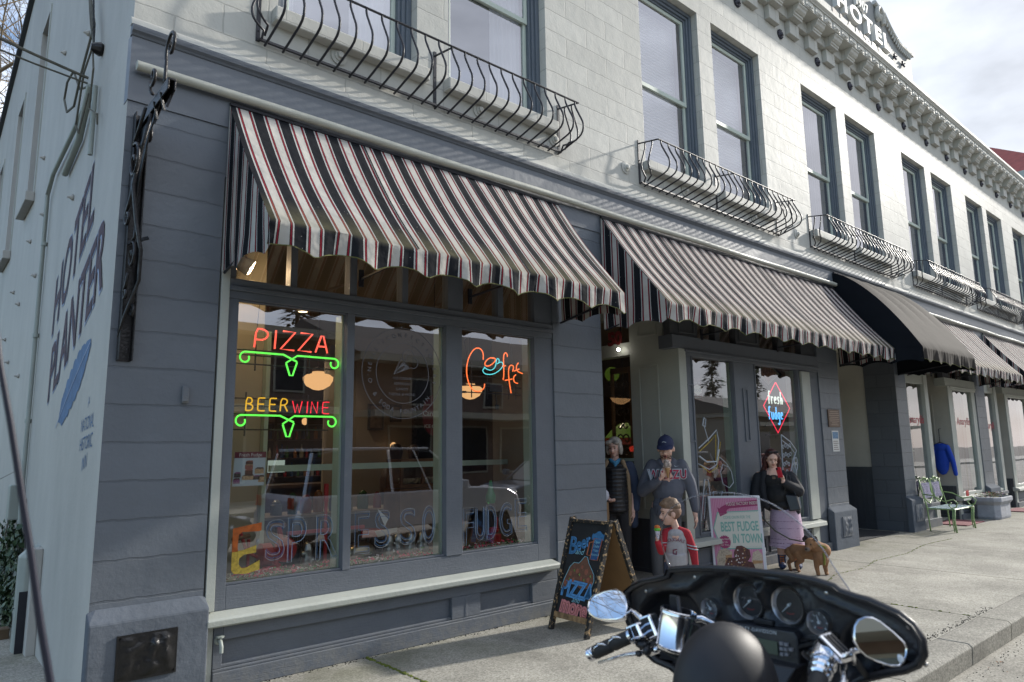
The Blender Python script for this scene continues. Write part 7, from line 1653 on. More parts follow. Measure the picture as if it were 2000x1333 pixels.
blob('jeans',mb,mat('boy_jeans',(.04,.06,.11),.9),boy,.010,2)
ic=thing('ice_cream_cone','small cone with orange and green candy topping held by the boy','ice cream',F@Vector((-.18,.15,.75)))
mb=MB();mb.X=F;mb.lathe([(.012,-.07),(.026,.01),(.026,.015)],(-.165,.16,.77),12);mb.build('paper_wrap',mat('cone_wrap',(.5,.5,.6),.7,var=.5,vscale=60),ic)
mb=MB();mb.X=F;mb.ball((-.165,.16,.80),(.036,.036,.022),10);mb.build('lime_scoop',mat('lime_candy',(.1,.45,.04),.4),ic,smooth=True)
mb=MB();mb.X=F;mb.ball((-.165,.16,.825),(.032,.03,.02),10);mb.ball((-.14,.16,.80),(.016,.02,.016),8);mb.build('orange_topping',mat('orange_candy',(.6,.16,.03),.4,var=.5,vscale=60),ic,smooth=True)
# --- woman with the dog
P=(9.20,-.37,0);F=frame_at(P);wd=thing('person','woman in a black jacket and lavender skirt looking at her phone beside the dog','person',P)
H=hx(F,(-.13,.05,1.46),-14,-22)
mb=MB();mb.X=H;head_prims(mb,.98);mb.X=F;chain(mb,[(-.13,.01,1.38),(-.12,-.02,1.28)],[.052,.06]);chain(mb,[(-.12,-.01,1.2),(-.07,0,1.0),(-.03,0,.82)],[.15,.16,.16])
chain(mb,[(-.31,-.02,1.22),(-.36,.0,.98),(-.33,.05,.76)],[.07,.05,.034]);chain(mb,[(.07,-.02,1.22),(.16,.05,1.02),(-.0,.24,1.16)],[.07,.05,.034])
hand(mb,(-.0,.24,1.17),(-.25,.1,.9),(-.4,.3,.2),.9,.9,-1);hand(mb,(-.33,.05,.75),(0,.2,-1),(1,0,0),.9,.6,-1)
for s in(-1,1):chain(mb,[(s*.09-.01,0,.80),(s*.09+.0,.02,.46),(s*.10+.01,.0,.10)],[.10,.068,.048])
blob('body',mb,SK1,wd);face(wd,H,.98,LIP,mat('brow_dark',(.06,.03,.02),.8),closed=True)
mb=MB();mb.X=H;mb.ball((0,-.03,.05),(.090,.098,.085),14)
for s in(-1,1):
    for i in range(7):z=.02-i*.036;mb.ball((s*(.085+.012*math.sin(i*1.3)+.003*i),-.01-.004*i,z),(.034,.045,.034),8)
mb.ball((0,-.075,-.06),(.09,.05,.13),12)
blob('hair',mb,mat('auburn_hair',(.060,.020,.016),.45,bump=1,bscale=22,var=.5,vscale=14),wd,.009,2)
mb=MB();mb.X=H
for s in(-1,1):mb.ball((s*.036,.055,.118),(.034,.012,.018),10)
mb.tube([(-.07,.03,.118),(0,.062,.122),(.07,.03,.118)],.004,5);mb.build('sunglasses',M['gloss_black'],wd,smooth=True)
mb=MB();mb.X=F;mb.ball((-.12,.02,1.16),(.17,.14,.13),14);mb.ball((-.08,.05,.98),(.17,.16,.17),14);mb.ball((-.04,.04,.84),(.175,.155,.09),12)
blob('black_top',mb,mat('black_velvet',(.010,.010,.011),.8,bump=.3,bscale=14),wd,.012,3)
mb=MB();mb.X=F;mb.ball((-.30,-.02,1.19),(.09,.09,.10),12);mb.ball((.06,-.02,1.19),(.09,.09,.10),12);mb.ball((-.12,-.10,1.05),(.2,.07,.25),12)
chain(mb,[(-.31,-.02,1.19),(-.365,0,.98),(-.335,.05,.79)],[.095,.085,.06]);chain(mb,[(.08,-.02,1.2),(.175,.05,1.03)],[.095,.085]);chain(mb,[(.175,.05,1.03),(.02,.22,1.14)],[.085,.056])
chain(mb,[(-.24,.05,1.26),(-.27,.08,1.05),(-.24,.09,.84)],[.05,.05,.055]);chain(mb,[(.0,.05,1.26),(.07,.07,1.05),(.13,.04,.76)],[.05,.06,.06]);mb.ball((-.1,-.08,.86),(.22,.08,.14),12)
blob('black_jacket',mb,mat('black_softshell',(.017,.018,.022),.85,bump=.4,bscale=10),wd,.012,3)
mb=MB();mb.X=F;n=44;prof=[(.175,.80,.14),(.19,.74,.15),(.205,.60,.155),(.215,.42,.16),(.225,.33,.165),(.24,.27,.175)];vs=[]
for j,(rx,z,ry)in enumerate(prof):
    for i in range(n):a=2*PI*i/n;f=1+.035*math.sin(a*9+j*.4)*(j/5);vs.append((-.01+rx*f*math.cos(a),.0+ry*f*math.sin(a),z-.03*math.cos(a)*(j/5)))
mb.add(vs,[(j*n+i,j*n+(i+1)%n,(j+1)*n+(i+1)%n,(j+1)*n+i)for j in range(5)for i in range(n)]+[tuple(range(n))])
def skirt_mat():
    m=mat('lavender_knit',(.40,.25,.38),.9);nt=m.node_tree;p=nt.nodes['Principled BSDF'];tc=N(nt,'ShaderNodeTexCoord');sp=N(nt,'ShaderNodeSeparateXYZ');LK(nt,tc.outputs['Object'],sp.inputs[0])
    w=N(nt,'ShaderNodeTexNoise');w.noise_dimensions='1D';m1=N(nt,'ShaderNodeMath',op='MULTIPLY');LK(nt,sp.outputs[2],m1.inputs[0]);m1.inputs[1].default_value=14;LK(nt,m1.outputs[0],w.inputs['W']);w.inputs['Detail'].default_value=3;w.inputs['Scale'].default_value=3
    v=N(nt,'ShaderNodeTexVoronoi');v.inputs['Scale'].default_value=70;LK(nt,tc.outputs['Object'],v.inputs['Vector'])
    a=N(nt,'ShaderNodeMath',op='MULTIPLY_ADD');LK(nt,v.outputs['Distance'],a.inputs[0]);a.inputs[1].default_value=.5;LK(nt,w.outputs[0],a.inputs[2])
    r=N(nt,'ShaderNodeValToRGB');LK(nt,a.outputs[0],r.inputs[0]);e=r.color_ramp.elements;e[0].position=.5;e[0].color=(.24,.14,.22,1);e[1].position=.62;e[1].color=(.56,.42,.53,1);LK(nt,r.outputs[0],p.inputs['Base Color']);return m
mb.build('skirt',skirt_mat(),wd,smooth=True)
mb=MB();mb.X=F
for s in(-1,1):mb.ball((s*.10+.01,.05,.045),(.05,.115,.045),12);mb.lathe([(.052,.02),(.055,.10),(.058,.18),(.05,.185)],(s*.10+.01,.0,0),12)
mb.build('boots',mat('blue_boot',(.03,.055,.13),.7,bump=.3,bscale=30),wd,smooth=True)
mb=MB();mb.X=F
for s in(-1,1):
    for k in range(4):z=.07+k*.028;y=.10-k*.014;c=s*.10+.01;mb.tube([(c-.028,y,z),(c+.028,y+.004,z+.014)],.005,4);mb.tube([(c+.028,y,z),(c-.028,y+.004,z+.014)],.005,4)
mb.build('boot_laces',mat('orange_lace',(.55,.18,.02),.7),wd)
mb=MB();mb.X=F;mb.box(-.14,-.10,.164,.168,1.19,1.225);mb.org=F@Vector((-.12,.16,1.2));mb.build('pendant_necklace',M['bronze'],wd)
ph=thing('mobile_phone','red-cased phone in the hand of the woman in black','phone',F@Vector((-.04,.30,1.28)))
mb=MB();mb.X=F@Matrix.Translation((-.045,.30,1.285))@Matrix.Rotation(R(-12),4,'Y')@Matrix.Rotation(R(30),4,'Z');mb.box(-.037,.037,-.006,.006,-.068,.068);mb.build('case',mat('phone_red',(.6,.02,.04),.4),ph,bevel=.006)
mb.X=mb.X;mc=MB();mc.X=mb.X;mc.box(-.03,-.005,.0061,.009,.035,.065);mc.build('camera_bump',M['gloss_black'],ph,bevel=.002)
pu=thing('handbag','black leather shoulder bag hanging at the side of the woman in black','handbag',F@Vector((.09,.16,.9)))
mb=MB();mb.X=F;mb.add([(-.01,.13,1.0),(.16,.13,.98),(.20,.13,.78),(.04,.13,.76),(.0,.21,.99),(.15,.21,.97),(.19,.23,.79),(.05,.23,.77)],[(0,1,2,3),(4,5,6,7),(0,1,5,4),(1,2,6,5),(2,3,7,6),(3,0,4,7)]);mb.build('bag',mat('black_leather',(.014,.015,.018),.35,bump=.3,bscale=12),pu,bevel=.015)
mb=MB();mb.X=F;mb.tube([(.0,.17,1.0),(.02,.20,1.1),(.04,.12,1.22),(.06,.0,1.28)],.008,5);mb.tube([(.14,.17,.98),(.1,.16,1.1),(.08,.08,1.24)],.007,5);mb.build('strap',bpy.data.materials['black_leather'],pu)
# --- dog
P=(9.05,-.74,0);F=frame_at(P);dog=thing('dog','stocky tan short-haired dog with black-tipped ears standing on the sidewalk','dog',P)
FUR=mat('tan_fur',(.30,.150,.065),.8,bump=.7,bscale=70,var=.22,vscale=9)
mb=MB();mb.X=F
chain(mb,[(-.17,-.10,.27),(-.05,-.03,.26),(.10,.05,.27),(.16,.08,.30)],[.085,.088,.105,.095],14);mb.ball((.12,.10,.22),(.095,.09,.10),12)
chain(mb,[(.13,.09,.32),(.06,.12,.37)],[.085,.075],12)
HD=F@Matrix.Translation((.02,.15,.395))@Matrix.Rotation(R(25),4,'Z')@Matrix.Rotation(R(-14),4,'X')
mb.X=HD;mb.ball((0,0,0),(.075,.075,.068),14);mb.ball((0,.03,-.015),(.058,.06,.05),12);cap_(mb,(0,.07,-.025),(0,.115,-.035),.040,.032);mb.ball((0,.09,-.055),(.028,.035,.018),8)
for s in(-1,1):mb.ball((s*.035,.045,-.03),(.03,.03,.03),8)
mb.X=F
for(u,d,z0,b)in((.08,.13,.2,0),(.18,.06,.2,1)):chain(mb,[(u,d,.20),(u-.012,d-.01,.10),(u,d+.005,.025)],[.050,.031,.024]);mb.ball((u,d+.022,.018),(.028,.036,.018),8)
for(u,d)in((-.14,-.04),(-.24,-.13)):chain(mb,[(u,d,.24),(u+.03,d+.03,.16),(u-.03,d-.03,.10),(u-.015,d-.01,.025)],[.068,.042,.024,.021]);mb.ball((u-.01,d+.012,.018),(.026,.034,.018),8)
chain(mb,[(-.24,-.15,.30),(-.29,-.19,.27),(-.31,-.2,.22)],[.022,.018,.010],8)
blob('body',mb,FUR,dog,.007,3)
EARM=mat('ear_black',(.035,.022,.018),.8)
for s in(-1,1):
    mb=MB();mb.X=HD;mb.ball((s*.062,-.02,.062),(.030,.012,.034),8);mb.ball((s*.085,.0,.05),(.018,.02,.026),8);mb.build('ear',EARM,dog,smooth=True)
mb=MB();mb.X=HD;mb.ball((0,.148,-.026),(.016,.012,.012),8);mb.build('nose',flat_eye,dog,smooth=True)
mb=MB();mb.X=HD;mb.ball((0,.12,-.035),(.036,.027,.030),10);mb.build('grey_muzzle',mat('muzzle_grey',(.20,.15,.12),.9),dog,smooth=True)
mb=MB();mb.X=HD
for s in(-1,1):mb.ball((s*.032,.068,.012),.0095,8)
build_each(mb,'eye',flat_eye,dog)
mb=MB();mb.X=F;c=Vector((.125,.10,.30));mb.tube([c+Vector((.082*math.cos(a),.055*math.sin(a)+.02,.075*math.sin(a)))for a in[i*.35 for i in range(18)]],.011,6,closed=True);mb.tube([(.16,.17,.28),(.17,.19,.22),(.16,.17,.14)],.014,6);mb.build('harness',mat('olive_harness',(.20,.21,.03),.8),dog)
ls=thing('dog_leash','patterned leash sagging from the tan dog to the woman in black','leash',F@Vector((-.1,.1,.45)))
mb=MB();a=F@Vector((.06,.08,.42));b=Vector((9.12,-.33,0))+Vector((-.33*.92,.1,.74));F2=frame_at((9.20,-.37,0));b=F2@Vector((-.33,.08,.70));mid=a.lerp(b,.45)-Vector((0,0,.13));mb.tube([a,a.lerp(mid,.5)-Vector((0,0,.02)),mid,mid.lerp(b,.5)-Vector((0,0,.05)),b],.009,6);mb.build('strap',mat('camo_leash',(.10,.10,.06),.8,var=.8,vscale=60),ls)
# --- children inside the fudge shop
for k,(x,y,hgt,hc,cc,lb)in enumerate([(9.15,.75,1.42,(.42,.26,.12),(.42,.40,.36),'fair-haired child in a white top inside the left fudge pane'),(9.75,1.0,1.45,(.10,.04,.03),(.2,.05,.12),'dark-haired child half hidden by the stile inside the fudge shop')]):
    P=(x,y,.02);F=frame_at(P);c=thing('person',lb,'person',P);H=hx(F,(0,.02,hgt-.13),-25,-12)
    mb=MB();mb.X=H;head_prims(mb,.95);mb.X=F;chain(mb,[(0,0,hgt-.22),(0,0,hgt-.30)],[.04,.045]);chain(mb,[(0,0,hgt-.42),(0,0,.7)],[.11,.10]);chain(mb,[(-.13,0,hgt-.36),(-.2,.05,hgt-.58),(-.1,.2,hgt-.52)],[.045,.035,.024]);chain(mb,[(.13,0,hgt-.36),(.17,.05,hgt-.6),(.08,.2,hgt-.55)],[.045,.035,.024])
    hand(mb,(-.1,.2,hgt-.52),(.5,.5,0),(0,0,1),.75,.7,1);hand(mb,(.08,.2,hgt-.55),(-.4,.5,0),(0,0,1),.75,.7,-1)
    for s in(-1,1):chain(mb,[(s*.07,0,.7),(s*.075,0,.05)],[.075,.04])
    blob('body',mb,SK1,c,.011,3);face(c,H,.95,LIP,mat('brow_child',(.2,.12,.07),.8))
    mb=MB();mb.X=H;mb.ball((0,-.025,.045),(.088,.098,.085),12);mb.ball((0,-.06,-.04),(.085,.05,.09),10);mb.ball((-.075,0,-.03),(.025,.04,.06),8);mb.ball((.075,0,-.03),(.025,.04,.06),8);blob('hair',mb,mat('child_hair_%d'%k,hc,.5,bump=1,bscale=25,var=.3,vscale=20),c,.011,2)
    mb=MB();mb.X=F;mb.ball((0,0,hgt-.40),(.16,.10,.10),12);mb.ball((0,0,hgt-.58),(.145,.11,.2),12);chain(mb,[(-.13,0,hgt-.36),(-.205,.05,hgt-.58),(-.12,.17,hgt-.53)],[.062,.052,.04]);chain(mb,[(.13,0,hgt-.36),(.18,.05,hgt-.6),(.10,.17,hgt-.56)],[.062,.052,.04]);blob('top',mb,mat('child_top_%d'%k,cc,.9,bump=.4,bscale=15),c,.013,3)
    mb=MB();mb.X=F;mb.lathe([(.12,.8),(.14,.6),(.16,.42)],(0,0,0),16);mb.build('skirt',mat('child_skirt_%d'%k,(.14,.08,.10),.9),c,smooth=True)
# ------------------------------------------------------------------ chalk A-frame
CH=thing('chalkboard_sign','worn black A-frame chalkboard advertising beer and pizza beside the pier','A-frame sign',(4.95,-.68,0))
bl0,br0=Vector((4.67,-.40,.0)),Vector((4.65,-.905,.0));tl,tr_=Vector((4.955,-.44,.985)),Vector((4.955,-.965,.985))
M['worn_black']=mat('worn_black_wood',(.016,.015,.014),.6,bump=.4,bscale=30);M['chalkboard']=mat('chalkboard',(.018,.019,.020),.75,var=.35,vscale=3)
def worn():
    m=M['worn_black'];nt=m.node_tree;p=nt.nodes['Principled BSDF'];tc=N(nt,'ShaderNodeTexCoord');n=N(nt,'ShaderNodeTexNoise');n.inputs['Scale'].default_value=34;n.inputs['Detail'].default_value=6;LK(nt,tc.outputs['Object'],n.inputs['Vector'])
    ge=N(nt,'ShaderNodeNewGeometry');r=N(nt,'ShaderNodeValToRGB');LK(nt,n.outputs[0],r.inputs[0]);e=r.color_ramp.elements;e[0].position=.575;e[0].color=(.016,.015,.014,1);e[1].position=.60;e[1].color=(.36,.24,.12,1);LK(nt,r.outputs[0],p.inputs['Base Color'])
worn()
mb=MB();n_=Vector((-1,0,.28)).normalized()
mb.bar(bl0+Vector((0,-.02,.0)),tl+Vector((0,-.02,0)),.035,.05,up=n_);mb.bar(br0+Vector((0,.02,0)),tr_+Vector((0,.02,0)),.035,.05,up=n_)
q=lambda s,t:bl0.lerp(br0,s).lerp(tl.lerp(tr_,s),t)
mb.bar(q(.07,.975),q(.93,.975),.05,.028,up=Vector((0,0,1)));mb.build('frame',M['worn_black'],CH,bevel=.003)
mb=MB();mb.bar(q(.07,.135),q(.93,.135),.05,.035,up=Vector((-1,0,.28)));mb.build('bottom_rail',mat('worn_tan_wood',(.28,.17,.08),.7,var=.6,vscale=18),CH,bevel=.003)
cn_=(tl-bl0).cross(br0-bl0).normalized();cn_=cn_ if cn_.x<0 else-cn_
mb=MB();mb.add([q(.06,.13)-cn_*.004,q(.94,.13)-cn_*.004,q(.94,.96)-cn_*.004,q(.06,.96)-cn_*.004,q(.06,.13)-cn_*.012,q(.94,.13)-cn_*.012,q(.94,.96)-cn_*.012,q(.06,.96)-cn_*.012],[(0,1,2,3),(4,5,6,7),(0,1,5,4),(2,3,7,6)]);mb.build('board',M['chalkboard'],CH)
bk0,bk1=Vector((5.40,-.40,0)),Vector((5.42,-.95,0))
mb=MB();mb.bar(bk0,tl+Vector((.03,.0,0)),.035,.05,up=Vector((1,0,.3)));mb.bar(bk1,tr_+Vector((.03,0,0)),.035,.05,up=Vector((1,0,.3)));mb.bar(bk0.lerp(tl,.13),bk1.lerp(tr_,.13),.04,.03);mb.build('back_frame',M['worn_black'],CH,bevel=.003)
mb=MB();k0,k1,k2,k3=bk0.lerp(tl,.12),bk1.lerp(tr_,.12),bk1.lerp(tr_,.97),bk0.lerp(tl,.97);o_=Vector((.006,0,0));mb.add([k0,k1,k2,k3,k0+o_,k1+o_,k2+o_,k3+o_],[(0,1,2,3),(4,5,6,7),(0,1,5,4),(2,3,7,6)]);mb.build('back_board',mat('bare_hardboard',(.22,.12,.045),.7,var=.15),CH)
W_=(br0-bl0).length;Hh=(tl-bl0).length;ux=(br0-bl0)/W_;uy=(q(.5,1)-q(.5,0)).normalized()
cb_={k:mat('chalk_'+k,c,.9,var=.25,vscale=40)for k,c in dict(blue=(.045,.17,.34),sky=(.10,.30,.58),cyan=(.25,.52,.60),orange=(.42,.14,.07),brown=(.16,.075,.045),pink=(.60,.22,.22),lime=(.2,.45,.08),rust=(.30,.10,.06),deep=(.03,.09,.22)).items()}
def bt(mb,txt,s,t,size,ang=0,off=.002,**kw):
    ca,sa=math.cos(R(ang)),math.sin(R(ang));put_text(mb,txt,q(s,t)+cn_*off,ux*ca+uy*sa,uy*ca-ux*sa,size,ext=.0002,**kw)
art=[('deep',[('B',.20,.675,.225,5,dict(offset=.004)),('e',.345,.71,.17,12,dict(offset=.004)),('e',.46,.735,.165,14,dict(offset=.004)),('r',.56,.76,.165,18,dict(offset=.004))],.001),('blue',[('B',.20,.675,.225,5,{}),('e',.345,.71,.17,12,{}),('e',.46,.735,.165,14,{}),('r',.56,.76,.165,18,{})],.002)]
mb1=MB()
for ch,s,t,z,a,kw in art[0][1]:bt(mb1,ch,s,t,z,a,.001,xs=.8,**kw)
mb1.build('chalk_lettering',cb_['sky'],CH);mb1=MB()
for ch,s,t,z,a,kw in art[1][1]:bt(mb1,ch,s,t,z,a,.002,xs=.8,offset=-.02)
mb1.build('chalk_lettering',cb_['blue'],CH)
mb1=MB();bt(mb1,'and',.38,.675,.075,0,shear=.3);bt(mb1,'and',.52,.265,.07,0,shear=.3)
for i,w in enumerate(('Open','Daily','11am','Noon-8')):bt(mb1,w,.755,.79-i*.036,.034,0,.004)
mb1.build('chalk_lettering',cb_['cyan'],CH)
bp=lambda s,t,o=.002:q(s,t)+cn_*o
def bpoly(pts,m_,nm,o=.0015):mb=MB();mb.add([bp(s,t,o)for s,t in pts],[tuple(range(len(pts)))]);return mb.build(nm,m_,CH)
def bline(pts,m_,nm,r=.004,closed=False):mb=MB();mb.tube([bp(s,t,.002)for s,t in pts],r,4,closed=closed);return mb.build(nm,m_,CH)
mug=[(.66,.645),(.84,.645),(.86,.83),(.67,.83)];bpoly(mug,cb_['deep'],'chalk_mug');bline(mug[::-1],cb_['orange'],'chalk_outline',.005,True);bline([(.66,.80),(.58,.79),(.57,.68),(.66,.68)],cb_['orange'],'chalk_outline',.006)
bpoly([(.63+.025*math.cos(a)+.13*(1+math.cos(a)),.845+.045*math.sin(a)+.01*math.sin(a*5))for a in[i*.3 for i in range(21)]],cb_['blue'],'chalk_froth',.0025)
pz=[(.10,.36),(.14,.45),(.22,.56),(.30,.60),(.42,.60),(.47,.625),(.53,.665),(.60,.66),(.66,.61),(.75,.565),(.83,.52),(.86,.47),(.83,.41),(.6,.38),(.4,.42),(.2,.38)]
bpoly(pz,cb_['brown'],'chalk_pizza');bline(pz[:13],cb_['cyan'],'chalk_outline',.003)
mb1=MB()
for s,t,r in((.27,.50,.022),(.42,.53,.022),(.52,.57,.018),(.64,.535,.026),(.72,.47,.024),(.36,.45,.02),(.17,.42,.02),(.80,.44,.022),(.55,.47,.018)):mb1.add([bp(s+r*1.6*math.cos(a*.63),t+r*math.sin(a*.63),.0028)for a in range(10)],[tuple(range(10))])
mb1.build('chalk_pepperoni',cb_['rust'],CH)
mb1=MB()
for s,t in((.33,.53),(.47,.50),(.60,.46),(.25,.45),(.74,.50)):mb1.tube([bp(s,t,.003),bp(s+.02,t+.012,.003),bp(s+.03,t-.008,.003)],.002,4)
mb1.build('chalk_peppers',cb_['lime'],CH)
mb1=MB();bt(mb1,'PIZZA',.50,.305,.20,-2,.0035,xs=.74,offset=.010);mb1.build('chalk_lettering',cb_['sky'],CH)
mb1=MB();bt(mb1,'PIZZA',.50,.305,.20,-2,.0045,xs=.74,offset=-.012);mb1.build('chalk_lettering',cb_['blue'],CH)
mb1=MB();bt(mb1,'more',.50,.165,.185,-4,.0030,xs=.84,offset=.015);mb1.build('chalk_lettering',cb_['pink'],CH)
mb1=MB();bt(mb1,'more',.50,.165,.185,-4,.0040,xs=.84,offset=-.004);mb1.build('chalk_lettering',cb_['rust'],CH)
# ------------------------------------------------------------------ pink fudge sign
A_,B_=Vector((8.0,.05,1.0)),Vector((8.50,-.40,1.0));dd_=(B_-A_).normalized();nn=Vector((dd_.y,-dd_.x,0));nn=nn if nn.y<0 else-nn
FS=thing('fudge_sign','pink and white folding sidewalk sign for the best fudge in town','sidewalk sign',((A_+B_)/2).xy.to_3d())
Wp=(B_-A_).length;P0=A_.copy();P0.z=0;P0=P0+nn*.12
ps=lambda s,t,o=0:(P0+dd_*(s*Wp)).lerp(A_+dd_*(s*Wp),t)+nn*o
def sheet(m_,pts,o,nm):mb=MB();mb.add([ps(s,t,o)for s,t in pts],[tuple(range(len(pts)))]);return mb.build(nm,m_,FS)
mb=MB();mb.add([ps(s,t,o)for o in(-.03,0)for s,t in((-.0,.0),(1.0,0),(1.0,1),(0,1))],[(3,2,1,0),(4,5,6,7),(0,1,5,4),(1,2,6,5),(2,3,7,6),(3,0,4,7)]);mb.build('front_shell',M['white'],FS,bevel=.006)
mb=MB();bk=-nn*.30;mb.add([ps(0,1,-.031),ps(1,1,-.031),ps(1,0,-.031)+bk,ps(0,0,-.031)+bk,ps(0,1,-.055),ps(1,1,-.055),ps(1,0,-.055)+bk,ps(0,0,-.055)+bk],[(3,2,1,0),(4,5,6,7),(0,1,5,4),(1,2,6,5),(2,3,7,6),(3,0,4,7)]);mb.build('back_shell',M['white'],FS,bevel=.006)
def pinkstripes():
    m=mat('pink_striped_print',(.5,.2,.3),.6);nt=m.node_tree;p=nt.nodes['Principled BSDF'];tc=N(nt,'ShaderNodeTexCoord');dv=N(nt,'ShaderNodeVectorMath',op='DOT_PRODUCT');LK(nt,tc.outputs['Object'],dv.inputs[0]);dv.inputs[1].default_value=dd_
    a=N(nt,'ShaderNodeMath',op='DIVIDE');LK(nt,dv.outputs['Value'],a.inputs[0]);a.inputs[1].default_value=.022;f=N(nt,'ShaderNodeMath',op='FRACT');LK(nt,a.outputs[0],f.inputs[0]);r=N(nt,'ShaderNodeValToRGB');r.color_ramp.interpolation='CONSTANT';LK(nt,f.outputs[0],r.inputs[0]);e=r.color_ramp.elements;e[0].color=(.50,.17,.30,1);e[1].position=.5;e[1].color=(.58,.27,.39,1);LK(nt,r.outputs[0],p.inputs['Base Color']);return m
sheet(pinkstripes(),[(.045,.03),(.94,.03),(.94,.975),(.045,.975)],.002,'poster_ground')
MG=mat('sign_mint',(.20,.42,.36),.6);PW=mat('sign_cream',(.62,.62,.54),.6);MR=mat('sign_raspberry',(.30,.03,.12),.6)
sheet(MG,[(.94,.34),(.17,.34),(.05,.60),(.15,.80),(.94,.82)],.003,'panel_border');sheet(PW,[(.94,.355),(.185,.355),(.07,.60),(.165,.788),(.94,.806)],.004,'panel_field')
sheet(MR,[(.94,.875),(.40,.845),(.34,.825),(.33,.80),(.35,.785),(.20,.745),(.16,.86),(.20,.845),(.25,.87),(.35,.90),(.42,.918),(.94,.95)],.005,'arrow_banner')
def st(mb,txt,s,t,size,ang=0,o=.006,**kw):
    ca,sa=math.cos(R(ang)),math.sin(R(ang));uyy=(ps(0,1)-ps(0,0)).normalized();put_text(mb,txt,ps(s,t,o),dd_*ca+uyy*sa,uyy*ca-dd_*sa,size,ext=.0003,**kw)
mb=MB();st(mb,'FUDGE FACTORY INSIDE',.64,.885,.058,2.5,.007,xs=.62);st(mb,'Made Here.',.24,.455,.032,3,.009);st(mb,'By Us.',.245,.42,.032,0,.009);st(mb,'For You.',.245,.385,.032,0,.009);mb.build('white_lettering',PW,FS)
mb=MB();st(mb,'COME ON IN FOR THE',.52,.715,.055,1,.006,xs=.62);st(mb,'BEST FUDGE',.555,.565,.165,1,.006,xs=.53,offset=.004);st(mb,'IN TOWN',.685,.42,.155,0,.006,xs=.54,offset=.004)
for i in range(26):a=ps(.18+i*.029,.775-.0+.001*i,.0055);b=ps(.22+i*.028,.372,.0055);[mb.add([c+dd_*.004,c+Vector((0,0,.004)),c-dd_*.004,c-Vector((0,0,.004))],[(0,1,2,3)])for c in(a,b)]
mb.build('mint_lettering',MG,FS)
mb=MB();mb.add([ps(.245+(.125 if i%2 else .105)*math.cos(i*PI/20),.43+(.088 if i%2 else .072)*math.sin(i*PI/20),.008)for i in range(40)],[tuple(range(40))]);mb.build('burst_badge',MR,FS)
fm=[mat('fudge_%d'%i,c,.6,var=v,vscale=s)for i,(c,v,s)in enumerate([((.09,.03,.022),.6,40),((.45,.38,.28),.25,60),((.38,.22,.10),.2,30),((.5,.42,.32),.3,70),((.62,.6,.6),.05,5),((.03,.02,.02),.1,5),((.35,.2,.07),.2,20)])]
mb=MB()
def fp(pts,mi,o=.0095):mb.add([ps(s,t,o)for s,t in pts],[tuple(range(len(pts)))],mi)
fp([(.06,.10),(.16,.06),(.22,.12),(.20,.22),(.08,.24)],3,.0085);fp([(.06,.24),(.12,.33),(.25,.355),(.37,.31),(.35,.22),(.22,.17),(.08,.20)],1,.0088);fp([(.22,.17),(.35,.22),(.36,.28),(.24,.27)],2,.0092)
fp([(.72,.20),(.76,.30),(.86,.33),(.93,.27),(.93,.06),(.85,.04),(.74,.12)],3,.0088);fp([(.74,.16),(.92,.17),(.93,.20),(.74,.205)],2,.0092)
fp([(.18,.12),(.28,.24),(.42,.24),(.58,.14),(.60,.05),(.26,.05),(.20,.08)],0,.0098);fp([(.50,.05),(.50,.16),(.62,.20),(.74,.18),(.77,.12),(.76,.05)],0,.0100);fp([(.40,.30),(.46,.38),(.56,.385),(.70,.33),(.71,.25),(.60,.16),(.48,.18),(.40,.24)],0,.0104)
rr_=random.Random(2)
for i in range(38):
    s=rr_.uniform(.22,.74);t=rr_.uniform(.07,.35)
    if t>.24 and not .42<s<.69:continue
    fp([(s+.014*math.cos(a)*rr_.uniform(.6,1.3),t+.010*math.sin(a)*rr_.uniform(.6,1.2))for a in[0,1.2,2.4,3.6,4.9]],4 if i%2 else 6,.0108)
for i in range(60):s=rr_.uniform(.08,.33);t=rr_.uniform(.16,.33);fp([(s,t),(s+.012,t+.003),(s+.008,t+.012)],5,.0106)
mb.build('fudge_photo',fm,FS)
mb=MB();mb.tube([ps(1.01,.35,-.02),ps(1.03,.28,-.06),ps(1.0,.25,-.14)],.006,5);mb.build('hinge_strap',M['white'],FS)
# ------------------------------------------------------------------ bench, planter, mats, sweater
M['green_iron']=mat('pale_green_iron',(.26,.38,.16),.45,bump=.2,bscale=60,var=.2,vscale=12);M['pale_seat']=mat('pale_blue_lattice',(.36,.46,.50),.5,var=.1)
bn=thing('garden_bench','pale green wrought iron garden bench with a double shield back by the sweater shop','bench',(15.35,-.4,0))
x0,x1,yb,yf=14.86,15.92,-.20,-.66
for x in(x0,x1):
    mb=MB();mb.tube([(x,yf,0),(x,yf+.02,.2),(x,yf,.41)],.016,6);mb.tube([(x,yf+.035,0.01),(x,yf+.05,.2),(x,yf+.03,.41)],.010,6)
    for k in range(5):mb.tube([(x,yf,.04+k*.075),(x,yf+.04,.08+k*.075)],.006,4)
    mb.build('leg',M['green_iron'],bn,smooth=True)
    mb=MB();mb.tube([(x,yb-.02,0),(x,yb-.01,.2),(x,yb,.42),(x,yb+.08,.8),(x,yb+.10,.95)],.013,6);mb.build('leg',M['green_iron'],bn,smooth=True)
    mb=MB();mb.tube([(x,yb+.04,.68),(x,yb-.12,.66),(x,yb-.30,.56),(x,yf-.0,.60),(x,yf-.06,.54),(x,yf-.03,.46),(x,yf+.05,.44),(x,yf+.09,.50),(x,yf+.04,.54)],.012,6);mb.build('armrest',M['green_iron'],bn,smooth=True)
mb=MB();
for a in range(11):mb.bar((x0+.02+a*.102,yf+.01,.425),(x0+.02+a*.102,yb-.01,.425),.03,.008)
for a in range(5):mb.bar((x0,yf+.03+a*.10,.433),(x1,yf+.03+a*.10,.433),.03,.006)
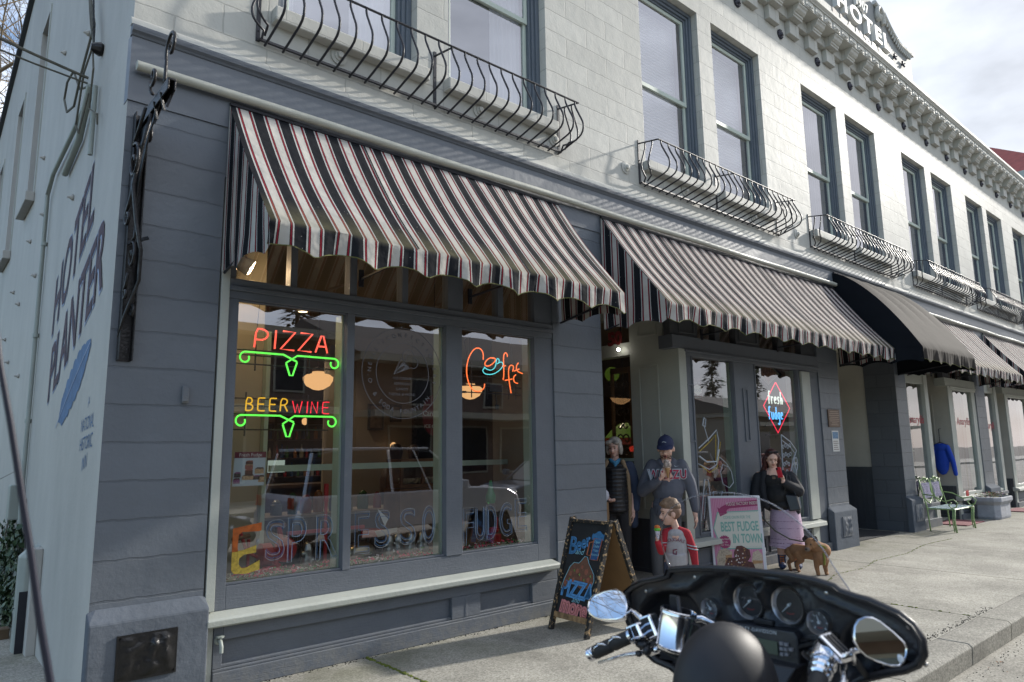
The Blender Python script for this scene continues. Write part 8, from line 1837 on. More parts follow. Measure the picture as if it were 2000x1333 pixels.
mb.build('seat',M['pale_seat'],bn)
mb=MB();mb.tube([(x0,yf,.415),(x1,yf,.415),(x1,yb,.415),(x0,yb,.415)],.014,6,closed=True);mb.build('seat_frame',M['green_iron'],bn)
for c in((x0+x1)/2-.27,(x0+x1)/2+.27):
    sh_=[(-.25,.88),(-.2,.96),(-.1,.93),(0,.99),(.1,.93),(.2,.96),(.25,.88),(.24,.7),(.17,.58),(.0,.50),(-.17,.58),(-.24,.7)]
    mb=MB();mb.tube([(c+u,yb+.02+(v-.42)*.16,v)for u,v in sh_],.013,6,closed=True);
    for s in(-1,1):mb.tube([(c+s*.1*math.cos(a*.5)*(1-a/16),yb+.09,.94+.05*math.sin(a*.5))for a in range(12)],.007,5)
    mb.build('back_shield',M['green_iron'],bn,smooth=True)
    mb=MB()
    for k in range(-3,4):
        for sg in(-1,1):
            pa=Vector((c+k*.07-sg*.14,0,.60));pb_=Vector((c+k*.07+sg*.14,0,.88));pa.x=min(max(pa.x,c-.2),c+.2);pb_.x=min(max(pb_.x,c-.2),c+.2);pa.y=yb+.02+(pa.z-.42)*.16;pb_.y=yb+.02+(pb_.z-.42)*.16;mb.bar(pa,pb_,.006,.028,up=(0,1,0))
    mb.build('back_lattice',mat('white_lattice',(.5,.46,.58),.5),bn)
M['planter']=mat('grey_cast_stone',(.34,.35,.38),.8,bump=.6,bscale=20,var=.2,vscale=5)
pl=thing('flower_planter','grey cast stone planter of small flowers in front of the far shop window','planter',(18.35,-.32,0))
mb=MB();C_=(18.35,-.32);oc=[(-.52,-.18),(-.40,-.28),(.40,-.28),(.52,-.18),(.52,.18),(.40,.28),(-.40,.28),(-.52,.18)];lev=[(.86,0),(.90,.05),(.88,.30),(.96,.33),(1.06,.38),(1.06,.46),(.96,.47),(.92,.42)]
mb.add([(C_[0]+u*s,C_[1]+v*s,z)for s,z in lev for u,v in oc],[(j*8+i,j*8+(i+1)%8,(j+1)*8+(i+1)%8,(j+1)*8+i)for j in range(7)for i in range(8)]+[tuple(range(7,-1,-1)),tuple(56+i for i in range(8))]);mb.build('box',M['planter'],pl,bevel=.01)
mb=MB();fcol=[mat('flower_%d'%i,c,.7)for i,c in enumerate([(.04,.12,.02),(.5,.35,.02),(.35,.02,.05),(.25,.03,.2),(.5,.45,.4)])]
for i in range(420):x=C_[0]+rnd.uniform(-.42,.42);y=C_[1]+rnd.uniform(-.2,.2);z=.45+rnd.random()*.09;s=rnd.uniform(.014,.03);a=rnd.random()*6;mi=0 if rnd.random()<.6 else rnd.randint(1,4);mb.add([(x-s*math.cos(a),y-s*math.sin(a),z),(x+s*math.sin(a)*.6,y-s*math.cos(a)*.6,z+.01),(x+s*math.cos(a),y+s*math.sin(a),z+s*.5),(x-s*math.sin(a)*.6,y+s*math.cos(a)*.6,z+.012)],[(0,1,2,3)],mi)
mb.build('flowers',fcol,pl)
M['pink_mat']=mat('faded_red_mat',(.24,.09,.10),.9,bump=.5,bscale=40,var=.2)
for k,(x,y)in enumerate([(16.7,-.15),(20.7,-.35)]):
    mb=MB();mb.org=(x,y,0);mb.box(x-.55,x+.55,y-.3,y+.3,.001,.022);tag(mb.build('entrance_mat',M['pink_mat'],bevel=.006),['faded red mat on the sidewalk behind the pale green bench','faded red mat on the sidewalk beyond the flower planter'][k],'door mat','faded red door mats')
mb=MB();mb.org=(17.55,-.09,.53)
mb.box(17.5,17.66,-.10,-.09,.50,.62);tag(mb.build('small_notice',M['red']),'little red notice on the sill right of the blue sweater','notice')
cl=thing('blue_sweater','bright blue sweater hanging in the shop doorway behind the bench','sweater',(17.22,.22,1.3))
mb=MB();mb.ball((17.22,.22,1.55),(.08,.17,.09),12);mb.ball((17.22,.22,1.25),(.08,.15,.30),12);chain(mb,[(17.22,.09,1.55),(17.2,.0,1.25),(17.2,-.03,.98)],[.06,.055,.045]);chain(mb,[(17.22,.35,1.55),(17.2,.45,1.25),(17.2,.49,.98)],[.06,.055,.045]);blob('knit',mb,M['blue_knit'],cl,.015,3)
mb=MB();mb.tube([(17.22,.07,1.6),(17.22,.22,1.66),(17.22,.37,1.6)],.008,5);mb.tube([(17.22,.22,1.66),(17.22,.22,1.95),(17.34,.22,1.96)],.006,5);mb.build('hanger',M['iron'],cl)
mq=thing('dressed_mannequin','grey-dressed mannequin with a brown hat behind the blue sweater','mannequin',(17.0,.9,0))
mb=MB();mb.ball((17.0,.9,1.45),(.2,.13,.12),12);mb.ball((17.0,.9,1.15),(.17,.13,.3),12);chain(mb,[(16.82,.9,1.45),(16.77,.85,1.1)],[.07,.06]);chain(mb,[(17.15,.9,1.45),(17.2,.85,1.1)],[.07,.06]);mb.lathe([(.2,.3),(.18,.9),(.15,1.1)],(17.0,.9,0),14);blob('garments',mb,M['grey_knit'],mq,.018,3)
mb=MB();mb.ball((17.0,.9,1.72),(.08,.09,.11),12);mb.tube([(17.0,.9,1.5),(17.0,.9,1.68)],.045,8);mb.build('head',mat('mannequin_skin',(.3,.2,.15),.6),mq,smooth=True)
mb=MB();mb.lathe([(.15,1.77),(.152,1.785),(.09,1.79),(.085,1.86),(.03,1.885)],(17.0,.9,0),16);mb.build('hat',mat('brown_hat',(.16,.10,.06),.8),mq,smooth=True,auto=40)
# ------------------------------------------------------------------ motorcycle (local frame: X right, Y forward, Z up)
th=R(95);le=R(1.7)
bh=Vector((math.sin(th),math.cos(th),0));br_=Vector((math.cos(th),-math.sin(th),0));bz=Vector((0,0,1))
BR=br_*math.cos(le)+bz*math.sin(le);BU=bz*math.cos(le)-br_*math.sin(le);BO=Vector((1.760,-4.2678,0))
BX=Matrix(((BR.x,bh.x,BU.x,BO.x),(BR.y,bh.y,BU.y,BO.y),(BR.z,bh.z,BU.z,BO.z),(0,0,0,1)))
bike=thing('motorcycle','black touring motorcycle with a batwing fairing and round gauges at the kerb','motorcycle',(BO.x,BO.y,-.165))
def mbx():m=MB();m.X=BX;return m
FAIR=[(-.477,1.196),(-.448,1.217),(-.4,1.238),(-.33,1.255),(-.294,1.266),(-.285,1.284),(-.2,1.297),(-.129,1.303),(-.04,1.308),(.061,1.308),(.129,1.308),(.2,1.303),(.252,1.294),(.268,1.284),(.31,1.276),(.344,1.272),(.414,1.252),(.445,1.232),(.462,1.204),(.462,1.172),(.445,1.148),(.415,1.132),(.373,1.118),(.30,1.09),(.24,1.05),(.19,1.0),(.12,.95),(0,.94),(-.12,.945),(-.2,.965),(-.268,.985),(-.302,1.0),(-.361,1.006),(-.41,1.03),(-.45,1.07),(-.482,1.13)]
FAIR=[(u if u<.15 else .15+(u-.15)*.92,v)for u,v in FAIR]
n=len(FAIR)
def ring(s,d,dz=0,cx=0,cz=1.14,sx=None):return[(cx+(u-cx)*(sx or s),d,cz+(v-cz)*s+dz)for u,v in FAIR]
rings=[ring(.975,.012),ring(1.0,-.012),ring(1.0,.015),ring(.975,.05,-.004,sx=.955),ring(.93,.11,-.012,sx=.88),ring(.82,.22,-.03,sx=.66),ring(.62,.36,-.04,sx=.45),ring(.35,.43,-.04,sx=.22)]
mb=mbx();vs=[p for r in rings for p in r]
mb.add(vs,[(j*n+i,j*n+(i+1)%n,(j+1)*n+(i+1)%n,(j+1)*n+i)for j in range(len(rings)-1)for i in range(n)]+[tuple((len(rings)-1)*n+i for i in range(n))])
mb.build('fairing_shell',M['gloss_black'],bike,smooth=True,auto=60)
from mathutils.geometry import intersect_point_tri_2d
def inside(u,v):
    c=False;j=n-1
    for i in range(n):
        a,b=FAIR[i];e,f=FAIR[j]
        if((b*.0+(b))>v)!=(f>v)and u<(e-a)*(v-b)/(f-b)+a:c=not c
        j=i
    return c
def edge_d(u,v):
    m=9
    for i in range(n):
        a=Vector(FAIR[i]);b=Vector(FAIR[(i+1)%n]);ab=b-a;t=max(0,min(1,(Vector((u,v))-a).dot(ab)/ab.length_squared));m=min(m,(Vector((u,v))-a-ab*t).length)
    return m
RIDGE=[(-.44,1.13),(-.411,1.165),(-.387,1.195),(-.301,1.218),(-.224,1.232),(-.155,1.278),(-.096,1.292),(.06,1.294),(.127,1.292),(.162,1.280),(.185,1.257),(.237,1.244),(.30,1.226),(.37,1.205),(.43,1.16)]
def ridge_z(u):
    for(a,b),(c,d)in zip(RIDGE[:-1],RIDGE[1:]):
        if a<=u<=c:return b+(d-b)*(u-a)/(c-a)
    return 1.1
def sst(a,b,x):t=max(0,min(1,(x-a)/(b-a)));return t*t*(3-2*t)
def depth(u,v):
    e=edge_d(u,v);d=.005+.012*sst(0,.02,e)
    rz=ridge_z(u);below=sst(.006,-.012,v-rz)
    d+=.030*below*sst(0,.03,e)
    d-=.016*math.exp(-((v-rz)/.008)**2)*sst(0,.02,e)
    for cx,cz,r in((-.052,1.213,.058),(.071,1.219,.058)):
        q=math.hypot(u-cx,(v-cz)*.95);d+=.02*sst(r+.004,r-.006,q)
        if v>cz-.01:d-=.022*math.exp(-((q-r-.010)/.007)**2)
    for cx in(-.315,.315):
        q=math.hypot((u-cx)/1.05,v-1.125);d+=.055*sst(.105,.06,q)
    return d
mb=mbx();step=.0085;nu=int(.98/step);nv=int(.40/step);idx={};vs=[];fs=[]
for j in range(nv+1):
    for i in range(nu+1):
        u=-.49+i*step;v=.92+j*step
        if inside(u,v)and edge_d(u,v)>.004:idx[i,j]=len(vs);vs.append((u,depth(u,v),v))
for(i,j)in list(idx):
    if(i+1,j)in idx and(i+1,j+1)in idx and(i,j+1)in idx:fs.append((idx[i,j],idx[i+1,j],idx[i+1,j+1],idx[i,j+1]))
mb.add(vs,fs);mb.build('inner_dash',M['satin_black'],bike,smooth=True)
mb=mbx();mb.tube([(u*.985,.004,1.14+(v-1.14)*.985)for u,v in FAIR],.010,8,closed=True);mb.build('fairing_trim',M['satin_black'],bike,smooth=True)
SCR=[(-.300,1.283),(-.335,1.31),(-.348,1.35),(-.345,1.391),(-.317,1.440),(-.271,1.473),(-.198,1.500),(-.122,1.511),(-.045,1.512),(.04,1.494),(.094,1.470),(.150,1.428),(.189,1.381),(.209,1.33),(.24,1.295)]
SCR=[(-.29,1.27),(-.318,1.30),(-.328,1.35),(-.325,1.395),(-.298,1.444),(-.255,1.476),(-.18,1.502),(-.10,1.512),(-.03,1.511),(.05,1.494),(.105,1.468),(.160,1.426),(.200,1.381),(.226,1.33),(.258,1.28)]
SCR=smooth_path(SCR,2)
bow=lambda u,v:.055-.16*(u**2)*1.2-(v-1.28)*.12
mb=mbx();m_=10;vs=[];K=len(SCR)
for j in range(m_+1):
    for(u,v)in SCR:
        cu,cv=u,1.275;t=j/m_;uu=cu+(u-cu)*t;vv=cv+(v-cv)*t;vs.append((uu,bow(uu,vv),vv))
mb.add(vs,[(j*K+i,j*K+i+1,(j+1)*K+i+1,(j+1)*K+i)for j in range(m_)for i in range(K-1)])
mb.build('windscreen',glass_mat('tinted_screen',1.38,(.84,.83,.84),boost=.0),bike,smooth=True)
mb=mbx();mb.tube([(u,bow(u,v),v)for u,v in SCR],.0017,6);mb.build('windscreen_edge',glass_mat('screen_edge',1.6,(.55,.55,.58),boost=.12),bike,smooth=True)
M['dial']=mat('dial_face',(.07,.075,.085),.35);M['dial_ring']=mat('dial_bezel',(.55,.52,.5),.28,metal=1);M['dial_white']=mat('dial_marks',(.55,.58,.6),.5);M['dial_red']=mat('dial_red',(.35,.03,.03),.5)
for k,(u,v,r,na,nm)in enumerate([(-.052,1.213,.046,222,'main_gauge'),(.071,1.219,.046,222,'main_gauge'),(-.168,1.181,.0285,140,'small_gauge'),(.169,1.194,.0285,110,'small_gauge'),(.140,1.127,.0275,140,'small_gauge')]):
    y0=depth(u,v)-.006 if k<2 else depth(u,v)-.012
    mb=mbx();mb.lathe([(r*.80,.010),(r*.97,-.004),(r*1.02,-.006),(r*1.06,.0),(r*1.08,.02)],(u,y0,v),36,axis=(0,1,0),cap=False);g=mb.build(nm,M['dial_ring'],bike,smooth=True,auto=50)
    mb=mbx();mb.lathe([(0,.008),(r*.93,.008)],(u,y0,v),32,axis=(0,1,0),cap=False);mb.build('dial',M['dial'],g)
    mb=mbx();nt_=15 if k<2 else 7
    for i in range(nt_):
        a=R(225-270*i/(nt_-1));w=r*(.10 if k<2 else .12);c=Vector((u+r*.72*math.cos(a),y0+.0065,v+r*.72*math.sin(a)));dr=Vector((math.cos(a),0,math.sin(a)));sd=Vector((-math.sin(a),0,math.cos(a)))
        mb.add([c-dr*w-sd*.0012,c+dr*w-sd*.0012,c+dr*w+sd*.0012,c-dr*w+sd*.0012],[(0,1,2,3)])
    mb.build('dial_marks',M['dial_white'],g)
    mb=mbx();a=R(na);e=Vector((math.cos(a),0,math.sin(a)));mb.tube([Vector((u,y0+.004,v))-e*r*.15,Vector((u,y0+.004,v))+e*r*.66],[.0022,.0009],5);mb.lathe([(.004,-.002),(.004,.004)],(u,y0+.002,v),10,axis=(0,1,0));mb.build('needle',M['dial_white'],g)
    mb=mbx();pts=[(u+r*.5*math.cos(R(b)),y0+.0068,v+r*.5*math.sin(R(b)))for b in range(-60,-130,-10)];mb.tube(pts,.0012,4);mb.build('red_band',M['dial_red'],g)
    mb=mbx();mb.lathe([(0,-.001),(r*.95,-.002)],(u,y0-.001,v),28,axis=(0,1,0),cap=False);mb.build('gauge_glass',M['glass_clear'],g,smooth=True)
mb=mbx()
yr=.02;mb.add([(-.10,yr+.004,1.158),(.108,yr,1.163),(.112,yr,1.150),(.118,yr-.006,1.085),(-.10,yr-.006,1.075),(-.10,yr+.05,1.16),(.11,yr+.05,1.165),(.12,yr+.05,1.08),(-.10,yr+.05,1.07)],[(0,1,2,3,4),(0,1,6,5),(1,2,3,7,6),(3,4,8,7),(4,0,5,8)]);rad=mb.build('radio',M['satin_black'],bike,bevel=.003)
mb=mbx();mb.box(-.06,.060,yr-.0075,yr-.0045,1.100,1.133);mb.build('display',mat('lcd_green',(.085,.11,.08),.3),rad)
mb=mbx()
for u,v in((.073,1.131),(.087,1.131),(.072,1.118),(.085,1.119),(.099,1.121),(.072,1.105),(.086,1.107)):mb.add([(u-.0045,yr-.0105,v-.0035),(u+.0045,yr-.0105,v-.0035),(u+.0045,yr-.0105,v+.0035),(u-.0045,yr-.0105,v+.0035),(u-.0055,yr-.004,v-.0045),(u+.0055,yr-.004,v-.0045),(u+.0055,yr-.004,v+.0045),(u-.0055,yr-.004,v+.0045)],[(0,1,2,3),(0,1,5,4),(1,2,6,5),(2,3,7,6),(3,0,4,7)])
build_each(mb,'radio_button',mat('button_grey',(.22,.22,.24),.4),rad)
mb=mbx();put_text(mb,'HARLEY-DAVIDSON',(-.01,yr-.002,1.147),(1,0,.03),(0,0,1),.0135,ext=.0003,space=1.15);mb.build('brand_lettering',M['dial_white'],rad)
mb=mbx();mb.box(-.026,.035,depth(0,1.172)-.010,depth(0,1.172)+.003,1.162,1.178);mb.build('indicator_strip',M['gloss_black'],bike,bevel=.004)
mb=mbx();mb.add([(.03,-.02,1.085),(.13,-.02,1.088),(.10,-.05,1.03),(.03,-.05,1.025),(.03,.03,1.09),(.13,.03,1.09),(.10,.0,1.02),(.03,.0,1.02)],[(0,1,2,3),(0,1,5,4),(1,2,6,5),(2,3,7,6),(3,0,4,7)]);sw=mb.build('switch_pod',M['satin_black'],bike,bevel=.004)
for u in(.046,.066):mb=mbx();mb.lathe([(.0095,0),(.009,-.012),(.004,-.014)],(u,-.03,1.064),14,axis=(0,1,0));mb.build('knob',M['chrome'],sw,smooth=True,auto=40)
MIRL=[(-.524,1.147),(-.522,1.162),(-.517,1.176),(-.5,1.192),(-.483,1.202),(-.445,1.216),(-.408,1.225),(-.385,1.228),(-.366,1.224),(-.352,1.214),(-.345,1.198),(-.343,1.18),(-.353,1.160),(-.368,1.148),(-.395,1.139),(-.43,1.133),(-.465,1.129),(-.495,1.131),(-.514,1.138)]
MIRR=[(.345,1.219),(.349,1.238),(.359,1.252),(.376,1.261),(.392,1.262),(.408,1.256),(.435,1.238),(.455,1.221),(.459,1.210),(.456,1.196),(.449,1.182),(.438,1.171),(.42,1.168),(.392,1.171),(.368,1.178),(.352,1.190),(.345,1.205)]
def mirror(O_,yy,nvec,lb,stem):
    c=Vector((sum(u for u,v in O_)/len(O_),yy,sum(v for u,v in O_)/len(O_)))
    nv_=Vector(nvec).normalized()
    def pt(u,v,s,d):
        uu=c.x+(u-c.x)*s;vv=c.z+(v-c.z)*s;ey=BX.inverted()@Vector((0,-5.293,1.64));q=Vector((uu,yy,vv));dr=q-ey;t=(c-ey).dot(nv_)/dr.dot(nv_)
        return ey+dr*t+nv_*d
    m=len(O_);mb=mbx();rr=[[pt(u,v,s,d)for u,v in O_]for s,d in((.93,.001),(.95,.005),(1.0,.004),(1.01,-.006),(.9,-.022),(.5,-.036))]
    mb.add([p for q in rr for p in q],[(j*m+i,j*m+(i+1)%m,(j+1)*m+(i+1)%m,(j+1)*m+i)for j in range(5)for i in range(m)]+[tuple(5*m+i for i in range(m))]);mr_=mb.build('mirror',M['chrome'],bike,smooth=True,auto=50)
    mb=mbx();mb.add([pt(u,v,.94,.0015)for u,v in O_],[tuple(range(m))]);mb.build('mirror_glass',M['mirror'],mr_)
    mb=mbx();mb.tube(stem,[.006,.007,.008,.009],8);mb.build('mirror_stem',M['chrome'],bike,smooth=True);return pt
def refl_normal(c_loc,target):
    Pw=BX@Vector(c_loc);v=(Vector((0,-5.293,1.64))-Pw).normalized();t=Vector(target).normalized();nw=(v+t).normalized();return(nw.dot(BR),nw.dot(bh),nw.dot(BU))
mirror(MIRL,-.12,(-.10,-.83,.56),'left',[(-.352,-.11,1.176),(-.325,-.11,1.168),(-.30,-.115,1.160),(-.285,-.12,1.15)])
pr=mirror(MIRR,-.12,refl_normal((.40,-.12,1.21),(-.50,-.85,.10)),'right',[(.36,-.11,1.19),(.335,-.11,1.182),(.328,-.10,1.168),(.315,-.08,1.15)])
mb=mbx();c=pr(.440,1.187,1,.003);mb.ball(c,(.0085,.002,.0085),12);mb.build('mirror_sticker',M['white'],bike,smooth=True)
mb=mbx();mb.tube([(-.285,-.13,1.138),(-.235,-.06,1.155),(-.17,.0,1.16),(-.08,.04,1.12)],.0135,10);mb.tube([(.30,-.15,1.145),(.265,-.06,1.19),(.2,.0,1.16),(.1,.04,1.12)],.0135,10);build_each(mb,'handlebar',M['chrome'],bike,smooth=True)
a,b=Vector((-.285,-.175,1.120)),Vector((-.425,-.225,1.048));ax=(b-a).normalized()
mb=mbx();mb.lathe([(.0165,0),(.019,.005),(.0195,.06),(.017,.064),(.017,.068),(.0195,.072),(.0195,.125),(.0175,.13)],a,18,axis=ax);gl_=mb.build('grip',M['rubber'],bike,smooth=True,auto=40)
mb=mbx();mb.lathe([(.0178,.131),(.0195,.133),(.0195,.138),(.0185,.140),(.0195,.142),(.0195,.150),(.016,.154)],a,18,axis=ax);mb.build('grip_cap',M['chrome'],gl_,smooth=True,auto=40)
mb=mbx();mb.lathe([(.022,-.008),(.0225,.0),(.019,.003)],a,18,axis=ax);mb.build('grip_collar',M['chrome'],gl_,smooth=True,auto=40)
up_=Vector((0,-.75,.66));up_=(up_-ax*up_.dot(ax)).normalized();sd_=ax.cross(up_)
mb=mbx()
for k in(0,1):
    o=a+ax*(.020+.055*k);pts=[o+ax*t_+(up_*math.cos(w_)+sd_*math.sin(w_))*.0203 for t_,w_ in((0,-.5),(.012,-.1),(.025,.1),(.035,.45),(.028,.6))];mb.tube(pts,[.001,.0035,.0045,.003,.001],5);mb.tube([o+ax*t_+(up_*math.cos(w_)+sd_*math.sin(w_))*.0203 for t_,w_ in((.02,.1),(.04,-.15),(.048,-.5))],[.003,.0025,.001],5)
mb.build('grip_flame',M['chrome'],gl_,smooth=True)
def quadpod(Q,y0,y1,cells):
    mb=mbx();mb.add([(u,y,v)for y in(y0,y1)for u,v in Q],[(0,1,2,3),(7,6,5,4),(0,1,5,4),(1,2,6,5),(2,3,7,6),(3,0,4,7)]);p=mb.build('switch_housing',M['chrome'],bike,bevel=.006)
    q4=lambda s,t:Vector(Q[0]).lerp(Vector(Q[1]),s).lerp(Vector(Q[3]).lerp(Vector(Q[2]),s),t)
    for s0,s1,t0,t1 in cells:
        c=[q4(s0,t0),q4(s1,t0),q4(s1,t1),q4(s0,t1)];mb=mbx();mb.add([(k.x,y,k.y)for y in(y0-.004,y0+.002)for k in c],[(0,1,2,3),(0,1,5,4),(1,2,6,5),(2,3,7,6),(3,0,4,7)]);mb.build('rocker_switch',M['gloss_black'],p,bevel=.002)
quadpod([(-.291,1.163),(-.248,1.180),(-.219,1.122),(-.259,1.102)],-.137,-.10,[(.14,.86,.12,.32),(.14,.86,.40,.60),(.14,.86,.68,.88)])
quadpod([(-.317,1.137),(-.269,1.158),(-.247,1.120),(-.300,1.103)],-.168,-.125,[(.10,.46,.16,.84),(.55,.90,.14,.82)])
mb=mbx();mb.ball((-.268,-.15,1.098),(.022,.018,.012),12);mb.ball((-.248,-.15,1.083),(.010,.014,.014),10);mb.ball((-.272,-.16,1.073),(.010,.010,.009),10);mb.build('horn_button',M['satin_black'],bike,smooth=True)
mb=mbx();mb.tube([(-.26,-.12,1.075),(-.33,-.15,1.058),(-.41,-.19,1.028)],[.008,.006,.004],8);mb.tube([(-.23,-.11,1.09),(-.26,-.13,1.075)],.012,8);mb.build('clutch_lever',M['chrome'],bike,smooth=True)
mb=mbx();c=Vector((.318,-.15,1.192));a1=Vector((.9,-.25,-.55)).normalized();u1=Vector((.5,-.3,.8));u1=(u1-a1*u1.dot(a1)).normalized();s1=a1.cross(u1)
mb.add([c+a1*i*.036+u1*j*.011+s1*k_*.018 for i in(-1,1)for j in(-1,1)for k_ in(-1,1)],[(0,1,3,2),(4,6,7,5),(0,4,5,1),(2,3,7,6),(0,2,6,4),(1,5,7,3)]);rs_=mb.build('brake_reservoir',M['chrome'],bike,bevel=.006)
mb=mbx()
for k_ in(-.5,0,.5):o=c+u1*.0115;mb.add([o+a1*i*.026+s1*(k_*.018+j*.0025)+u1*q_ for q_ in(0,.002)for i,j in((-1,-1),(1,-1),(1,1),(-1,1))],[(4,5,6,7),(0,1,5,4),(1,2,6,5),(2,3,7,6),(3,0,4,7)])
mb.build('reservoir_slots',M['gloss_black'],rs_)
a=Vector((.272,-.10,1.192));b=Vector((.350,-.33,1.085));ax=(b-a).normalized()
mb=mbx();mb.lathe([(.012,-.02),(.017,0),(.022,.02),(.026,.03),(.027,.075),(.024,.08)],a,18,axis=ax);mb.lathe([(.024,.082),(.0255,.09),(.022,.094),(.0255,.098),(.0255,.108),(.021,.112),(.0245,.116),(.0245,.126),(.02,.13)],a,18,axis=ax);p3_=mb.build('switch_housing',M['chrome'],bike,smooth=True,auto=35)
mb=mbx();mb.lathe([(.019,.131),(.0195,.135),(.0195,.24),(.017,.245)],a,18,axis=ax);mb.build('grip',M['rubber'],bike,smooth=True,auto=40)
mb=mbx();mb.ball(a+ax*.05+Vector((-.012,-.018,-.005)),(.012,.010,.012),10);mb.build('rocker_switch',M['gloss_black'],p3_,smooth=True)
mb=mbx();mb.tube([(.31,-.11,1.17),(.36,-.20,1.14),(.385,-.32,1.09)],[.008,.007,.005],8);mb.build('brake_lever',M['chrome'],bike,smooth=True)
mb=mbx();mb.tube([(.30,-.05,1.15),(.30,.0,1.10),(.25,.03,1.03),(.2,.05,.98)],.008,8);mb.tube([(-.29,-.06,1.12),(-.30,.0,1.06),(-.24,.03,1.0)],.008,8);mb.tube([(-.1,-.04,1.14),(-.06,-.03,1.12),(-.08,.02,1.09)],.007,8);build_each(mb,'control_cable',M['rubber'],bike,smooth=True)
for P_c in([(-.29,-.14,1.12),(-.27,-.05,1.10),(-.21,.01,1.12),(-.12,.03,1.10),(-.05,.03,1.02)],[(-.25,-.12,1.11),(-.23,-.04,1.07),(-.16,.0,1.05),(-.08,.03,1.0)],[(.31,-.14,1.17),(.27,-.03,1.13),(.22,.01,1.08),(.16,.03,1.02)],[(.33,-.2,1.13),(.29,-.05,1.06),(.22,.02,1.0)]):
    mb=mbx();mb.tube([(q[0],P_c[0][1]+(P_c[-1][1]-P_c[0][1])*i/30,q[1])for i,q in enumerate(smooth_path([(a_[0],a_[2])for a_ in P_c],2))],.0055,8);mb.build('control_cable',M['rubber'],bike,smooth=True)
for u,v in((-.40,1.205),(-.20,1.268),(.21,1.272),(.40,1.222),(.43,1.15),(-.45,1.12),(.30,1.11),(-.30,1.03)):
    mb=mbx();mb.lathe([(.0055,0),(.0055,-.002),(.003,-.003)],(u,depth(u,v)+.001,v),10,axis=(0,1,0));mb.build('screw',M['dial_ring'],bike,smooth=True)
cu=Vector((-.163,-.12,1.148));cax=Vector((.16,.15,1)).normalized()
mb=mbx();mb.lathe([(.0,-.052),(.046,-.052),(.050,-.048),(.0505,-.043),(.048,-.040),(.048,.040),(.0505,.042),(.0505,.047),(.0495,.049),(.0505,.052),(.048,.054),(.046,.050),(.045,-.045),(0,-.045)],cu,30,axis=cax,cap=False);cup=mb.build('cup_holder',M['chrome'],bike,smooth=True,auto=45)
mb=mbx();mb.lathe([(0,.0),(.0445,.0)],cu,20,axis=cax,cap=False);mb.build('cup_lining',M['matt_black'],cup)
mb=mbx();mb.add([Vector((-.178,-.10,1.17))+Vector((i*.017,k_*.005,j))for i in(-1,1)for k_ in(-1,1)for j in(-.04,.065)],[(0,1,3,2),(4,6,7,5),(0,4,5,1),(2,3,7,6),(0,2,6,4),(1,5,7,3)]);mb.org=BX@Vector((-.178,-.1,1.17));tag(mb.build('phone_case',M['gloss_black'],bevel=.004),'black phone standing in the chrome cup holder of the motorcycle','phone')
mb=mbx();mb.tube([(-.142,-.12,1.13),(-.148,-.12,1.235)],.0058,8);mb.org=BX@Vector((-.145,-.12,1.15));tag(mb.build('pen',M['satin_black'],smooth=True),'dark pen standing beside the phone in the chrome cup holder','pen')
mb=mbx();mb.tube([(-.115,-.11,1.17),(-.10,-.10,1.165),(-.09,-.10,1.15),(-.09,-.11,1.12)],.004,6);mb.build('cup_clamp',M['gloss_black'],cup)
G=-.16
mb=mbx();mb.X=BX;mb.ball((0,-.42,.78),(.165,.33,.135),20);mb.build('fuel_tank',M['gloss_black'],bike,smooth=True)
mb=mbx();mb.ball((0,-.92,.62),(.19,.32,.08),18);mb.ball((0,-1.32,.70),(.17,.2,.07),16);build_each(mb,'seat',M['rubber'],bike,smooth=True)
for k,yy in enumerate((.52,-1.10)):
    mb=mbx();mb.lathe([(.20,-.07),(.29,-.065),(.32,-.03),(.325,0),(.32,.03),(.29,.065),(.20,.07)],(0,yy,G+.325),30,axis=(1,0,0));w=mb.build('wheel',M['tyre'],bike,smooth=True,auto=50)
    mb=mbx();mb.lathe([(.205,-.05),(.2,.05)],(0,yy,G+.325),24,axis=(1,0,0),cap=False);mb.lathe([(.05,-.06),(.05,.06)],(0,yy,G+.325),12,axis=(1,0,0))
    for q_ in range(9):a_=q_*2*PI/9;mb.bar((0,yy,G+.325),(0,yy+.2*math.cos(a_),G+.325+.2*math.sin(a_)),.04,.02)
    mb.build('rim',M['rim'],w)
mb=mbx()
for j,(yy,r)in enumerate(((.52,.36),(-1.10,.37))):
    a0,a1_=(20,175)if j==0 else(30,200);vs=[];K=14
    for i in range(K):
        a_=R(a0+(a1_-a0)*i/(K-1))
        for w_,rr in((-.085,r-.06),(-.075,r-.01),(0,r+.012),(.075,r-.01),(.085,r-.06)):vs.append((w_*(1 if j==0 else 1.15),yy+rr*math.cos(a_),G+.325+rr*math.sin(a_)))
    mb.add(vs,[(i*5+q_,i*5+q_+1,(i+1)*5+q_+1,(i+1)*5+q_)for i in range(K-1)for q_ in range(4)])
build_each(mb,'mudguard',M['gloss_black'],bike,smooth=True)
mb=mbx()
for s in(-1,1):mb.tube([(s*.11,.52,G+.325),(s*.11,.33,.62),(s*.11,.16,.98)],[.028,.03,.026],10)
build_each(mb,'fork',M['chrome'],bike,smooth=True)
mb=mbx();mb.lathe([(.0,.0),(.11,-.005),(.12,-.03),(.115,-.12),(.05,-.17)],(0,.47,1.08),24,axis=(0,1,0));mb.build('headlight',M['chrome'],bike,smooth=True)
mb=mbx();mb.ball((0,-.42,.32),(.16,.2,.2),14)
for yy,t in((-.30,.35),(-.54,-.35)):
    for k in range(7):mb.box(-.10,.10,yy-.09,yy+.09,.36+k*.035,.385+k*.035)
mb.box(-.14,.14,-.75,-.2,.0,.2);mb.build('engine',M['chrome'],bike,bevel=.004)
